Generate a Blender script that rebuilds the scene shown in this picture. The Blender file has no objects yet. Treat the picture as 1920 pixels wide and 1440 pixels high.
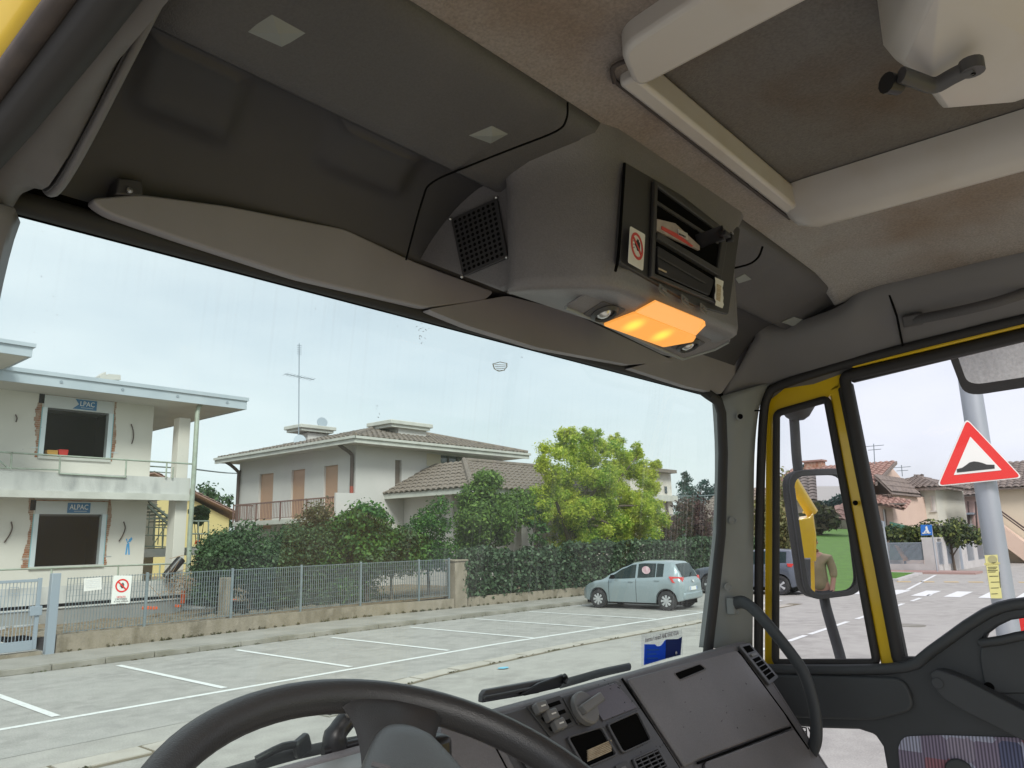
import bpy, bmesh, math, random
from mathutils import Vector, Matrix
random.seed(7)
SC = bpy.context.scene
COL = SC.collection
ZO = 2.4            # eye height above the road; everything is modelled relative to the eye and lifted by this

# ------------------------------------------------------------------ camera
F, W, H = 1430.0, 1920.0, 1440.0
YAW, PITCH, ROLL = math.radians(40.7), math.radians(11.3), math.radians(1.3)
def _axes():
    cp, sp, cy, sy = math.cos(PITCH), math.sin(PITCH), math.cos(YAW), math.sin(YAW)
    d = Vector((cp*cy, cp*sy, sp)); r = Vector((sy, -cy, 0)); u = Vector((-sp*cy, -sp*sy, cp))
    c, s = math.cos(ROLL), math.sin(ROLL)
    return c*r - s*u, c*u + s*r, d
CR, CU, CD = _axes()
cam = bpy.data.objects.new('camera', bpy.data.cameras.new('camera'))
COL.objects.link(cam)
cam.data.sensor_width = 36.0; cam.data.lens = F/W*36.0
cam.data.clip_start = 0.02; cam.data.clip_end = 4000
cam.matrix_world = Matrix.Translation((0, 0, ZO)) @ Matrix((CR, CU, -CD)).transposed().to_4x4()
SC.camera = cam

# ------------------------------------------------------------------ world, sun, exposure
SUN_EL, SUN_AZ = math.radians(42), math.radians(215)
world = bpy.data.worlds.new('World'); SC.world = world; world.use_nodes = True
wn, wl = world.node_tree.nodes, world.node_tree.links
bg = wn['Background']
sky = wn.new('ShaderNodeTexSky'); sky.sky_type = 'NISHITA'; sky.sun_disc = False
sky.sun_elevation = SUN_EL; sky.sun_rotation = SUN_AZ; sky.air_density = 1.2; sky.dust_density = 2.5; sky.ozone_density = 1.5
tc = wn.new('ShaderNodeTexCoord'); mp = wn.new('ShaderNodeMapping'); mp.inputs['Scale'].default_value = (1.0, 1.0, 2.6)
nz = wn.new('ShaderNodeTexNoise'); nz.inputs['Scale'].default_value = 2.1; nz.inputs['Detail'].default_value = 5; nz.inputs['Roughness'].default_value = .5
rp = wn.new('ShaderNodeValToRGB'); rp.color_ramp.elements[0].position = .30; rp.color_ramp.elements[0].color = (.58, .58, .58, 1)
rp.color_ramp.elements[1].position = .68; rp.color_ramp.elements[1].color = (.97, .97, .97, 1)
mx = wn.new('ShaderNodeMixRGB'); mx.inputs[2].default_value = (8.5, 8.8, 9.3, 1)
wl.new(tc.outputs['Generated'], mp.inputs[0]); wl.new(mp.outputs[0], nz.inputs['Vector']); wl.new(nz.outputs['Fac'], rp.inputs[0])
wl.new(rp.outputs[0], mx.inputs[0]); wl.new(sky.outputs[0], mx.inputs[1]); wl.new(mx.outputs[0], bg.inputs[0])
bg.inputs[1].default_value = .058
sd = bpy.data.lights.new('sun', 'SUN'); sd.energy = 1.5; sd.angle = math.radians(18); sd.color = (1, .96, .9)
so = bpy.data.objects.new('sun', sd); COL.objects.link(so)
so.rotation_euler = (math.pi/2 - SUN_EL, 0, math.pi - SUN_AZ)
VS = SC.view_settings
VS.view_transform = 'Standard'; VS.look = 'None'; VS.gamma = 1.0; VS.use_curve_mapping = False
VS.exposure = 1.12
SC.render.engine = 'CYCLES'
SC.cycles.use_denoising = True
SC.cycles.max_bounces = 10; SC.cycles.diffuse_bounces = 5; SC.cycles.transparent_max_bounces = 24
SC.cycles.glossy_bounces = 5
SC.cycles.sample_clamp_indirect = 8
SC.cycles.caustics_reflective = False; SC.cycles.caustics_refractive = False

# ------------------------------------------------------------------ helpers
def ray(px, py):
    return CD + CR*((px-960)/F) - CU*((py-720)/F)
def P(px, py, x=None, y=None, z=None, t=None):
    """point seen at a spot of the photograph that lies on a known plane of the place"""
    v = ray(px, py)
    k = x/v.x if x is not None else y/v.y if y is not None else z/v.z if z is not None else t
    return v*k
def PP(px, py, p0, n, off=0.0):
    v = ray(px, py); p0 = Vector(p0); n = Vector(n).normalized()
    return v*((p0 + n*off).dot(n)/v.dot(n))
def V(*a): return Vector(a)

class MB:
    def __init__(s): s.v = []; s.f = []; s.m = []
    def add(s, vs, fs, mi=0):
        b = len(s.v); s.v += [Vector(p) for p in vs]; s.f += [tuple(i+b for i in f) for f in fs]; s.m += [mi]*len(fs); return s
    def box(s, x0, x1, y0, y1, z0, z1, mi=0):
        return s.add([(x0,y0,z0),(x1,y0,z0),(x1,y1,z0),(x0,y1,z0),(x0,y0,z1),(x1,y0,z1),(x1,y1,z1),(x0,y1,z1)],
                     [(0,3,2,1),(4,5,6,7),(0,1,5,4),(1,2,6,5),(2,3,7,6),(3,0,4,7)], mi)
    def obox(s, c, ux, uy, uz, mi=0):
        c = Vector(c); ux, uy, uz = Vector(ux), Vector(uy), Vector(uz); vs = []
        for k in (-1, 1):
            for a, b in ((-1,-1),(1,-1),(1,1),(-1,1)): vs.append(c + ux*a + uy*b + uz*k)
        return s.add(vs, [(0,3,2,1),(4,5,6,7),(0,1,5,4),(1,2,6,5),(2,3,7,6),(3,0,4,7)], mi)
    def prism(s, poly, vec, mi=0):
        n = len(poly); vec = Vector(vec); poly = [Vector(p) for p in poly]
        return s.add(poly + [p+vec for p in poly], [tuple(range(n))[::-1], tuple(range(n, 2*n))] + [(i, (i+1)%n, n+(i+1)%n, n+i) for i in range(n)], mi)
    def ring(s, outer, inner, vec, mi=0):
        n = len(outer); vec = Vector(vec); o = [Vector(p) for p in outer]; i_ = [Vector(p) for p in inner]
        vs = o + i_ + [p+vec for p in o] + [p+vec for p in i_]; fs = []
        for k in range(n):
            j = (k+1) % n
            fs += [(k, j, n+j, n+k), (2*n+k, 3*n+k, 3*n+j, 2*n+j), (k, 2*n+k, 2*n+j, j), (n+k, n+j, 3*n+j, 3*n+k)]
        return s.add(vs, fs, mi)
    def tube(s, path, r, n=8, closed=False, mi=0, flat=1.0, up=None):
        path = [Vector(p) for p in path]; m = len(path)
        if isinstance(r, (int, float)): r = [r]*m
        rings = []; prev = None
        for k in range(m):
            if closed: t = path[(k+1)%m] - path[k-1]
            else: t = path[min(k+1, m-1)] - path[max(k-1, 0)]
            t.normalize()
            if prev is None:
                a = Vector(up) if up is not None else (V(0,0,1) if abs(t.z) < .9 else V(1,0,0))
            else: a = prev
            a = (a - t*a.dot(t)); a.normalize(); b = t.cross(a); prev = a
            rings.append([path[k] + (a*math.cos(2*math.pi*q/n) + b*math.sin(2*math.pi*q/n)*flat)*r[k] for q in range(n)])
        vs = [p for rg in rings for p in rg]; fs = []
        for k in range(m if closed else m-1):
            k2 = (k+1) % m
            for q in range(n):
                q2 = (q+1) % n; fs.append((k*n+q, k*n+q2, k2*n+q2, k2*n+q))
        if not closed: fs += [tuple(range(n))[::-1], tuple((m-1)*n+q for q in range(n))]
        return s.add(vs, fs, mi)
    def grid(s, rows, closed=False, mi=0):
        n = len(rows[0]); vs = [p for r in rows for p in r]; fs = []
        for i in range(len(rows)-1):
            for j in range(n if closed else n-1):
                j2 = (j+1) % n; fs.append((i*n+j, i*n+j2, (i+1)*n+j2, (i+1)*n+j))
        return s.add(vs, fs, mi)
    def disc(s, c, nrm, r, h=0.0, n=20, mi=0, up=None, r2=None):
        c = Vector(c); nrm = Vector(nrm).normalized()
        a = Vector(up) if up else (V(0,0,1) if abs(nrm.z) < .9 else V(1,0,0))
        a = (a - nrm*a.dot(nrm)).normalized(); b = nrm.cross(a); r2 = r if r2 is None else r2
        lo = [c + (a*math.cos(2*math.pi*q/n)+b*math.sin(2*math.pi*q/n))*r for q in range(n)]
        hi = [c + nrm*h + (a*math.cos(2*math.pi*q/n)+b*math.sin(2*math.pi*q/n))*r2 for q in range(n)]
        return s.add(lo+hi, [tuple(range(n))[::-1], tuple(range(n, 2*n))]+[(q,(q+1)%n,n+(q+1)%n,n+q) for q in range(n)], mi)
    def lathe(s, c, axis, prof, n=24, mi=0):
        c = Vector(c); ax = Vector(axis).normalized(); a = V(0,0,1) if abs(ax.z) < .9 else V(1,0,0)
        a = (a-ax*a.dot(ax)).normalized(); b = ax.cross(a)
        rows = [[c + ax*h + (a*math.cos(2*math.pi*q/n)+b*math.sin(2*math.pi*q/n))*r for q in range(n)] for r, h in prof]
        return s.grid(rows, True, mi)
    def build(s, name, mat, parent=None, smooth=None, bevel=None, seg=2, thick=None, lift=True, kind=None, fix=True):
        o0 = org(parent) if parent is not None else V(0,0,0)
        me = bpy.data.meshes.new(name)
        zz = V(0, 0, ZO if lift else 0)
        me.from_pydata([tuple(p + zz - o0) for p in s.v], [], s.f)
        mats = mat if isinstance(mat, (list, tuple)) else [mat]
        for m in mats: me.materials.append(m)
        if len(mats) > 1: me.polygons.foreach_set('material_index', s.m)
        me.update()
        if fix:
            bm = bmesh.new(); bm.from_mesh(me); bmesh.ops.recalc_face_normals(bm, faces=bm.faces); bm.to_mesh(me); bm.free()
        if smooth is not None or bevel is not None:
            me.polygons.foreach_set('use_smooth', [True]*len(me.polygons))
            me.set_sharp_from_angle(angle=math.radians(smooth if smooth is not None else 40))
        ob = bpy.data.objects.new(name, me); COL.objects.link(ob)
        if parent is not None: ob.parent = parent
        if thick:
            md = ob.modifiers.new('thickness', 'SOLIDIFY'); md.thickness = thick; md.offset = 0
        if bevel:
            md = ob.modifiers.new('bevel', 'BEVEL'); md.width = bevel; md.segments = seg; md.limit_method = 'ANGLE'; md.angle_limit = math.radians(35)
        if kind: ob['kind'] = kind
        return ob
def org(o):
    while o.parent is not None: o = o.parent
    return o.location.copy()
def thing(name, label, cat, loc=(0,0,0), group=None):
    o = bpy.data.objects.new(name, None); COL.objects.link(o); o.empty_display_size = .2
    o.location = Vector(loc) + V(0,0,ZO); o['label'] = label; o['category'] = cat
    if group: o['group'] = group
    return o
def tag(o, label, cat, group=None):
    o['label'] = label; o['category'] = cat
    if group: o['group'] = group
    return o
def struct(o): o['kind'] = 'structure'; return o
def copy_tree(o, parent=None):
    c = o.copy(); COL.objects.link(c); c.parent = parent
    for ch in list(o.children): copy_tree(ch, c)
    return c
def rpoly(pts, r, n=5):
    """round the corners of a closed polygon; r a number or one per corner"""
    out = []; m = len(pts); pts = [Vector(p) for p in pts]
    for i in range(m):
        a, b, c = pts[i-1], pts[i], pts[(i+1)%m]; rr = r[i] if isinstance(r, (list, tuple)) else r
        rr = min(rr, (a-b).length*.49, (c-b).length*.49)
        if rr <= 1e-6: out.append(b); continue
        p, q = b + (a-b).normalized()*rr, b + (c-b).normalized()*rr
        for k in range(n+1):
            t = k/n; out.append(p*(1-t)**2 + b*2*t*(1-t) + q*t*t)
    return out
def spline(pts, n=6):
    """Catmull-Rom through the points"""
    pts = [Vector(p) for p in pts]; out = []
    for i in range(len(pts)-1):
        p0, p1, p2, p3 = pts[max(i-1,0)], pts[i], pts[i+1], pts[min(i+2,len(pts)-1)]
        for k in range(n):
            t = k/n
            out.append(.5*((2*p1)+(p2-p0)*t+(2*p0-5*p1+4*p2-p3)*t*t+(3*p1-p0-3*p2+p3)*t**3))
    out.append(pts[-1]); return out
def offset_poly(pts, d, n):
    """move a planar closed polygon inwards by d"""
    n = Vector(n).normalized(); m = len(pts); out = []; pts = [Vector(p) for p in pts]
    for i in range(m):
        a, b, c = pts[i-1], pts[i], pts[(i+1)%m]
        e1 = (b-a).normalized(); e2 = (c-b).normalized(); n1 = n.cross(e1); n2 = n.cross(e2)
        k = (n1+n2); L = k.length_squared
        out.append(b + k*(2*d/L) if L > .2 else b + n1*d)
    return out
def text(name, s, size, at, xd, yd, mat, parent, ext=.0006, align='CENTER', wid=None):
    cu = bpy.data.curves.new('lettering', 'FONT'); cu.body = s; cu.size = size; cu.extrude = ext
    cu.align_x = align; cu.align_y = 'CENTER'; cu.resolution_u = 3
    ob = bpy.data.objects.new('lettering_source', cu); COL.objects.link(ob)
    bpy.context.view_layer.update()
    me = bpy.data.meshes.new_from_object(ob.evaluated_get(bpy.context.evaluated_depsgraph_get()))
    bpy.data.objects.remove(ob)
    xd, yd = Vector(xd).normalized(), Vector(yd).normalized(); zd = xd.cross(yd)
    if wid:
        w = max(v.co.x for v in me.vertices) - min(v.co.x for v in me.vertices); xd = xd*(wid/max(w, 1e-6))
    o0 = org(parent) if parent is not None else V(0,0,0)
    for v in me.vertices: v.co = Vector(at) + xd*v.co.x + yd*v.co.y + zd*v.co.z + V(0,0,ZO) - o0
    me.materials.clear(); me.materials.append(mat); me.name = name
    o = bpy.data.objects.new(name, me); COL.objects.link(o)
    if parent is not None: o.parent = parent
    return o

# ------------------------------------------------------------------ materials
WARM = {'moulded charcoal plastic','recess plastic with shade in colour','console charcoal plastic','header trim','brown grey side trim','black console plastic','grey visor vinyl'}
def mat(name, col, rough=.6, metal=0.0, var=None, vs=5.0, vmin=.35, vmax=.65, bump=0.0, bs=200.0, coat=0.0, emit=None, es=0.0, spec=.5, det=4, stretch=None, var2=None, vs2=1.0, fine=0.0, fs=400.0, spot=None, ss=1.0):
    if name in WARM:      # plastics and felt of the cab are a touch warmer than neutral grey
        wf = lambda c: (c[0]*1.02, c[1]*.99, c[2]*1.04)
        col = wf(col); var = wf(var) if var else var; var2 = wf(var2) if var2 else var2
    m = bpy.data.materials.new(name); m.use_nodes = True
    nt = m.node_tree; N, L = nt.nodes, nt.links; b = N['Principled BSDF']
    b.inputs['Base Color'].default_value = (*col, 1); b.inputs['Roughness'].default_value = rough
    b.inputs['Metallic'].default_value = metal; b.inputs['Coat Weight'].default_value = coat; b.inputs['Specular IOR Level'].default_value = spec
    if coat: b.inputs['Coat Roughness'].default_value = .06
    t = None
    def coords():
        nonlocal t
        if t is None:
            t = N.new('ShaderNodeTexCoord')
            if stretch:
                mpp = N.new('ShaderNodeMapping'); mpp.inputs['Scale'].default_value = stretch; L.new(t.outputs['Object'], mpp.inputs[0]); t = mpp.outputs[0]
            else: t = t.outputs['Object']
        return t
    c = None
    def layer(prev, col2, sc, lo, hi, d):
        n = N.new('ShaderNodeTexNoise'); n.inputs['Scale'].default_value = sc; n.inputs['Detail'].default_value = d
        r = N.new('ShaderNodeMapRange'); r.inputs[1].default_value = lo; r.inputs[2].default_value = hi
        x = N.new('ShaderNodeMixRGB'); x.inputs[2].default_value = (*col2, 1)
        if prev is None: x.inputs[1].default_value = (*col, 1)
        else: L.new(prev, x.inputs[1])
        L.new(coords(), n.inputs['Vector']); L.new(n.outputs['Fac'], r.inputs[0]); L.new(r.outputs[0], x.inputs[0])
        return x.outputs[0]
    if var: c = layer(c, var, vs, vmin, vmax, det)
    if var2: c = layer(c, var2, vs2, vmin, vmax, det)
    if spot: c = layer(c, spot, ss, .62, .74, 8)
    if fine:
        n = N.new('ShaderNodeTexNoise'); n.inputs['Scale'].default_value = fs; n.inputs['Detail'].default_value = 2
        L.new(coords(), n.inputs['Vector'])
        r = N.new('ShaderNodeMapRange'); r.inputs[1].default_value = .3; r.inputs[2].default_value = .7; r.inputs[3].default_value = 1-fine; r.inputs[4].default_value = 1+fine
        L.new(n.outputs['Fac'], r.inputs[0])
        x = N.new('ShaderNodeVectorMath'); x.operation = 'SCALE'
        if c is None: x.inputs[0].default_value = col
        else: L.new(c, x.inputs[0])
        L.new(r.outputs[0], x.inputs['Scale']); c = x.outputs[0]
    if c is not None: L.new(c, b.inputs['Base Color'])
    if bump:
        n = N.new('ShaderNodeTexNoise'); n.inputs['Scale'].default_value = bs; n.inputs['Detail'].default_value = 3
        L.new(coords(), n.inputs['Vector'])
        bp = N.new('ShaderNodeBump'); bp.inputs['Strength'].default_value = bump; bp.inputs['Distance'].default_value = .3/bs*4
        L.new(n.outputs['Fac'], bp.inputs['Height']); L.new(bp.outputs[0], b.inputs['Normal'])
    if emit:
        b.inputs['Emission Color'].default_value = (*emit, 1); b.inputs['Emission Strength'].default_value = es
    return m
def glass_mat(name, tint, refl=.06, dust=0.0, dcol=(.8,.8,.78), frame=None):
    m = bpy.data.materials.new(name); m.use_nodes = True; nt = m.node_tree; N, L = nt.nodes, nt.links
    N.remove(N['Principled BSDF']); out = N['Material Output']
    tr = N.new('ShaderNodeBsdfTransparent'); tr.inputs[0].default_value = (*tint, 1)
    gl = N.new('ShaderNodeBsdfGlossy'); gl.inputs['Roughness'].default_value = .01
    lw = N.new('ShaderNodeLayerWeight'); lw.inputs['Blend'].default_value = .35
    mr = N.new('ShaderNodeMapRange'); mr.inputs[3].default_value = refl*.5; mr.inputs[4].default_value = refl*4
    L.new(lw.outputs['Facing'], mr.inputs[0])
    mx = N.new('ShaderNodeMixShader'); L.new(mr.outputs[0], mx.inputs[0]); L.new(tr.outputs[0], mx.inputs[1]); L.new(gl.outputs[0], mx.inputs[2])
    last = mx.outputs[0]
    if dust:
        tcn = N.new('ShaderNodeTexCoord')
        def noise(sc, scale, d=3):
            mpp = N.new('ShaderNodeMapping'); mpp.inputs['Scale'].default_value = sc; L.new(tcn.outputs['Object'], mpp.inputs[0])
            n = N.new('ShaderNodeTexNoise'); n.inputs['Scale'].default_value = scale; n.inputs['Detail'].default_value = d
            L.new(mpp.outputs[0], n.inputs['Vector']); return n.outputs['Fac']
        def mrange(i, a, b, c=0, d=1):
            r = N.new('ShaderNodeMapRange'); r.inputs[1].default_value = a; r.inputs[2].default_value = b; r.inputs[3].default_value = c; r.inputs[4].default_value = d
            L.new(i, r.inputs[0]); return r.outputs[0]
        def math_(op, a, b):
            k = N.new('ShaderNodeMath'); k.operation = op
            for i, q in enumerate((a, b)):
                if isinstance(q, (int, float)): k.inputs[i].default_value = q
                else: L.new(q, k.inputs[i])
            return k.outputs[0]
        streak = mrange(noise((110, 1, 3.0), 1.0, 4), .52, .74)           # rain-washed dust running down the pane
        patch = mrange(noise((2.2, 1, 3.0), 1.0, 3), .40, .66)
        haze_ = mrange(noise((3, 1, 4), 1.0, 5), .3, .8, .02, .085)
        sp = N.new('ShaderNodeTexVoronoi'); sp.inputs['Scale'].default_value = 85
        L.new(tcn.outputs['Object'], sp.inputs['Vector'])
        speck = math_('MULTIPLY', mrange(sp.outputs['Distance'], .07, .03), mrange(noise((9, 1, 9), 1.0), .52, .62))
        a = math_('MULTIPLY', math_('MULTIPLY', streak, patch), .17)
        a = math_('ADD', a, haze_); a = math_('ADD', a, math_('MULTIPLY', speck, .55)); a = math_('MULTIPLY', a, dust)
        df = N.new('ShaderNodeBsdfDiffuse'); df.inputs[0].default_value = (*dcol, 1)
        tl = N.new('ShaderNodeBsdfTranslucent'); tl.inputs[0].default_value = (*dcol, 1)
        ad = N.new('ShaderNodeMixShader'); ad.inputs[0].default_value = .85; L.new(df.outputs[0], ad.inputs[1]); L.new(tl.outputs[0], ad.inputs[2])
        m2 = N.new('ShaderNodeMixShader'); L.new(a, m2.inputs[0]); L.new(last, m2.inputs[1]); L.new(ad.outputs[0], m2.inputs[2]); last = m2.outputs[0]
    L.new(last, out.inputs[0]); return m
def leaf_mat(name, c1, c2, c3=None, sc=.8, trans=.35):
    m = bpy.data.materials.new(name); m.use_nodes = True; nt = m.node_tree; N, L = nt.nodes, nt.links
    N.remove(N['Principled BSDF']); out = N['Material Output']
    g = N.new('ShaderNodeNewGeometry'); t = N.new('ShaderNodeTexCoord')
    n = N.new('ShaderNodeTexNoise'); n.inputs['Scale'].default_value = sc; n.inputs['Detail'].default_value = 2; L.new(t.outputs['Object'], n.inputs['Vector'])
    r = N.new('ShaderNodeMapRange'); r.inputs[1].default_value = .38; r.inputs[2].default_value = .62; L.new(n.outputs['Fac'], r.inputs[0])
    x = N.new('ShaderNodeMixRGB'); x.inputs[1].default_value = (*c1, 1); x.inputs[2].default_value = (*c2, 1); L.new(r.outputs[0], x.inputs[0])
    y = N.new('ShaderNodeMixRGB'); y.inputs[2].default_value = (*(c3 or c2), 1); L.new(x.outputs[0], y.inputs[1])
    rr = N.new('ShaderNodeMapRange'); rr.inputs[1].default_value = .55; rr.inputs[2].default_value = 1.0; rr.inputs[4].default_value = .8; L.new(g.outputs['Random Per Island'], rr.inputs[0]); L.new(rr.outputs[0], y.inputs[0])
    hv = N.new('ShaderNodeHueSaturation'); L.new(y.outputs[0], hv.inputs['Color'])
    vr = N.new('ShaderNodeMapRange'); vr.inputs[3].default_value = .6; vr.inputs[4].default_value = 1.35; L.new(g.outputs['Random Per Island'], vr.inputs[0]); L.new(vr.outputs[0], hv.inputs['Value'])
    df = N.new('ShaderNodeBsdfPrincipled'); df.inputs['Roughness'].default_value = .5; df.inputs['Specular IOR Level'].default_value = .35; tl = N.new('ShaderNodeBsdfTranslucent')
    L.new(hv.outputs[0], df.inputs['Base Color']); L.new(hv.outputs[0], tl.inputs[0])
    mx = N.new('ShaderNodeMixShader'); mx.inputs[0].default_value = trans; L.new(df.outputs[0], mx.inputs[1]); L.new(tl.outputs[0], mx.inputs[2]); L.new(mx.outputs[0], out.inputs[0])
    return m
M = dict(
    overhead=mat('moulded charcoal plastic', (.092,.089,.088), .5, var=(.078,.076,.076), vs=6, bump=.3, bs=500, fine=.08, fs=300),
    recess=mat('recess plastic with shade in colour', (.052,.050,.051), .55, var=(.042,.041,.042), vs=5, bump=.2, bs=1400),  # dark grey plastic, darkened further to carry the shade of the recess
    console=mat('console charcoal plastic', (.185,.179,.177), .42, var=(.16,.155,.153), vs=7, bump=.3, bs=500, fine=.07, fs=300),
    inset=mat('black console plastic', (.05,.05,.048), .45, bump=.2, bs=1500),
    black=mat('black plastic', (.018,.018,.02), .4),
    matblack=mat('matt black parts and cavity shade', (.006,.006,.006), 1.0, spec=.02),  # also paints the darkness inside holes and pockets built flat
    headliner=mat('needle felt headlining', (.295,.255,.232), .95, var=(.235,.18,.145), vs=3.5, vmin=.45, vmax=.64, var2=(.325,.305,.298), vs2=2.2, bump=.7, bs=350, fine=.15, fs=240),
    liner2=mat('stained hatch lining', (.145,.13,.12), .95, var=(.12,.09,.068), vs=5, vmin=.45, vmax=.65, var2=(.155,.147,.14), vs2=3, bump=.5, bs=350, fine=.14, fs=240),
    white=mat('aged white plastic', (.55,.52,.50), .35, var=(.51,.465,.42), vs=9, vmin=.5, vmax=.75),
    yellow=mat('yellow enamel', (.80,.53,.012), .3, coat=.5, var=(.74,.48,.012), vs=8),
    rubber=mat('black rubber seal', (.022,.02,.02), .65),
    brownrub=mat('worn brown rubber', (.075,.058,.052), .7, var=(.05,.04,.038), vs=30),
    trim=mat('grey pillar trim', (.255,.268,.265), .45, bump=.2, bs=1200, var=(.225,.238,.235), vs=8),
    trimmid=mat('brown grey side trim', (.145,.138,.135), .55, bump=.2, bs=1300, var=(.12,.115,.113), vs=8),
    trimdark=mat('header trim', (.15,.148,.145), .55, bump=.2, bs=1300),
    visor=mat('grey visor vinyl', (.285,.275,.28), .6, var=(.255,.247,.25), vs=7, bump=.15, bs=700),
    dash=mat('grey dashboard plastic', (.165,.155,.161), .42, bump=.3, bs=600, var=(.145,.137,.142), vs=9, fine=.07, fs=330),
    dashtop=mat('dashboard top plastic', (.235,.24,.235), .42, bump=.3, bs=1100),
    blank=mat('purple grey blanking plate', (.105,.095,.115), .3, bump=.1, bs=600, fine=.06, fs=300),
    dashdark=mat('dark dashboard insert', (.07,.068,.072), .42, bump=.2, bs=1200),
    wheel=mat('steering wheel leatherette', (.024,.0235,.024), .38, bump=.35, bs=700),
    pad=mat('steering wheel pad', (.046,.049,.05), .38, bump=.3, bs=900),
    door=mat('door moulding', (.048,.052,.057), .55, bump=.3, bs=1100, var=(.042,.046,.05), vs=7),
    screw=mat('screw metal', (.5,.5,.5), .3, 1.0),
    knob=mat('grey control plastic', (.16,.155,.15), .45),
    chrome=mat('lamp glass', (.75,.75,.74), .15, .6),
    orange=None,
    bulb=mat('bulb glow', (1,.6,.1), .4, emit=(1.0,.50,.03), es=1.1),
    paper=mat('paper', (.78,.77,.74), .8, var=(.7,.68,.64), vs=40),
    oldpaper=mat('old paper edges', (.55,.46,.34), .9, var=(.38,.3,.2), vs=60, stretch=(1,1,12)),
    red=mat('red print', (.62,.03,.03), .5), blackprint=mat('black print', (.02,.02,.02), .6), redprint=mat('faded red print', (.6,.08,.07), .6),
    blue=mat('blue vinyl', (.006,.10,.85), .3), navy=mat('navy vinyl', (.004,.02,.16), .3), greyprint=mat('grey print', (.3,.3,.3), .6),
    teal=mat('pale blue print', (.03,.14,.6), .5),
    mirror=mat('mirror glass', (.9,.9,.9), .0, 1.0),
    windscreen=glass_mat('tinted windscreen', (.82,.915,.885), .022, .75, dcol=(.95,.95,.92)),
    sideglass=glass_mat('side window glass', (.875,.87,.925), .025, .3),
)
# ================================================================== THE TRUCK CAB
truck = thing('truck', 'yellow truck cab seen from its driver door, grey interior', 'truck', (1.1, -.2, -ZO))
XL, XR = .25, 1.93                    # inner width of the cab roof
# ---- roof lining with the hatch opening
CZ = .60
hx0, hx1, hy0, hy1 = .80, 1.40, -.42, .478
def headz(x, y):
    return CZ + .012*math.sin((x-.2)*1.7) - max(0, (y-.50))*0.2
xs = [XL, .42, .60, .74, hx0, .95, 1.1, 1.25, hx1, 1.48, 1.6, 1.75, 1.86, XR]
ys = [-1.15, -.8, -.55, hy0, -.2, 0, .2, .36, hy1, .52, .56, .585]
mb = MB()
idx = {}
for i, x in enumerate(xs):
    for j, y in enumerate(ys):
        idx[i, j] = len(mb.v); mb.v.append(V(x, y, headz(x, y) - (.03*max(0, (x-1.80)/.13)**2)))
for i in range(len(xs)-1):
    for j in range(len(ys)-1):
        if hx0 <= xs[i] < hx1 and hy0 <= ys[j] < hy1: continue
        mb.f.append((idx[i,j], idx[i+1,j], idx[i+1,j+1], idx[i,j+1])); mb.m.append(0)
headliner = mb.build('headliner', M['headliner'], truck, smooth=60, thick=.012)
# ---- outer roof skin (closes the cab above the lining)
mb = MB().box(.12, 2.13, -1.25, .95, .70, .715)
mb.build('roof', M['yellow'], truck)
# ---- roof hatch: frame bars, lining, catch housing, crank
hatch = MB().box(hx0-.03, hx1+.03, hy0-.03, hy1+.03, .640, .655).build('roof_hatch', M['liner2'], truck)
mb = MB().add([V(hx0,hy0,.636),V(hx1,hy0,.636),V(hx1,hy1,.636),V(hx0,hy1,.636)], [(0,1,2,3)])
mb.build('hatch_lining', M['liner2'], hatch)
# near (left) bar: a broad rounded beam seen end on
def beam(x0, x1, y0, y1, zb, name, rnd=.03):
    pl = rpoly([V(x0,y0,zb), V(x1,y0,zb), V(x1,y1,zb), V(x0,y1,zb)], rnd, 6)
    b = MB().prism(pl, (0,0,.632-zb)); return b.build(name, M['white'], hatch, bevel=.010, seg=3)
# left bar
lb = [P(1160,97,z=.572), P(1192,172,z=.572), P(1545,-12,z=.572), P(1700,-95,z=.572), P(1560,-160,z=.572), P(1300,5,z=.572)]
lb = rpoly(lb, [.028,.030,0,0,0,.02], 7)
MB().prism(lb, (0,0,.06)).build('side_bar', M['white'], hatch, bevel=.008, seg=3)
# front bar, thin
fb = [P(1200,178,z=.575), P(1478,402,z=.575), P(1476,366,z=.575), P(1238,158,z=.575)]
fb = [V(.80,.488,.588), V(1.40,.488,.588), V(1.40,.460,.588), V(.80,.460,.588)]
MB().prism(fb, (0,0,.045)).build('front_bar', M['white'], hatch, bevel=.006, seg=2)
# right bar, deep, with a lit lower lip
prof = [(1.345,.634), (1.347,.615), (1.353,.590), (1.366,.566), (1.386,.553), (1.412,.560), (1.445,.600), (1.45,.634)]
rows = []
for y in [.492, .486, .47, .44, .3, .1, -.1, -.3, -.46]:
    s_ = 1 if y < .44 else max(.25, math.sqrt(max(0, 1-((y-.44)/.058)**2)))
    rows.append([V(1.395+(a-1.395)*(.7+.3*s_), y, .634-(.634-b)*s_) for a, b in prof])
mb = MB().grid(rows); n = len(prof)
mb.f.append(tuple(range(n))); mb.m.append(0)
rb = mb.build('side_bar', M['white'], hatch, smooth=50)
MB().disc(P(1784,264,x=1.352), (-.95,0,-.2), .0055, .001).build('screw_hole', M['matblack'], hatch)
# thin brown line where the bars meet the felt
MB().tube([V(.80,.493,.598), V(1.42,.496,.596)], .0032, 6).build('seal', M['brownrub'], hatch)
MB().tube(spline([V(.775,.44,.597), V(.77,.475,.597), V(.80,.494,.597)], 4), .0035, 6).build('seal', M['brownrub'], hatch)
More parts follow.
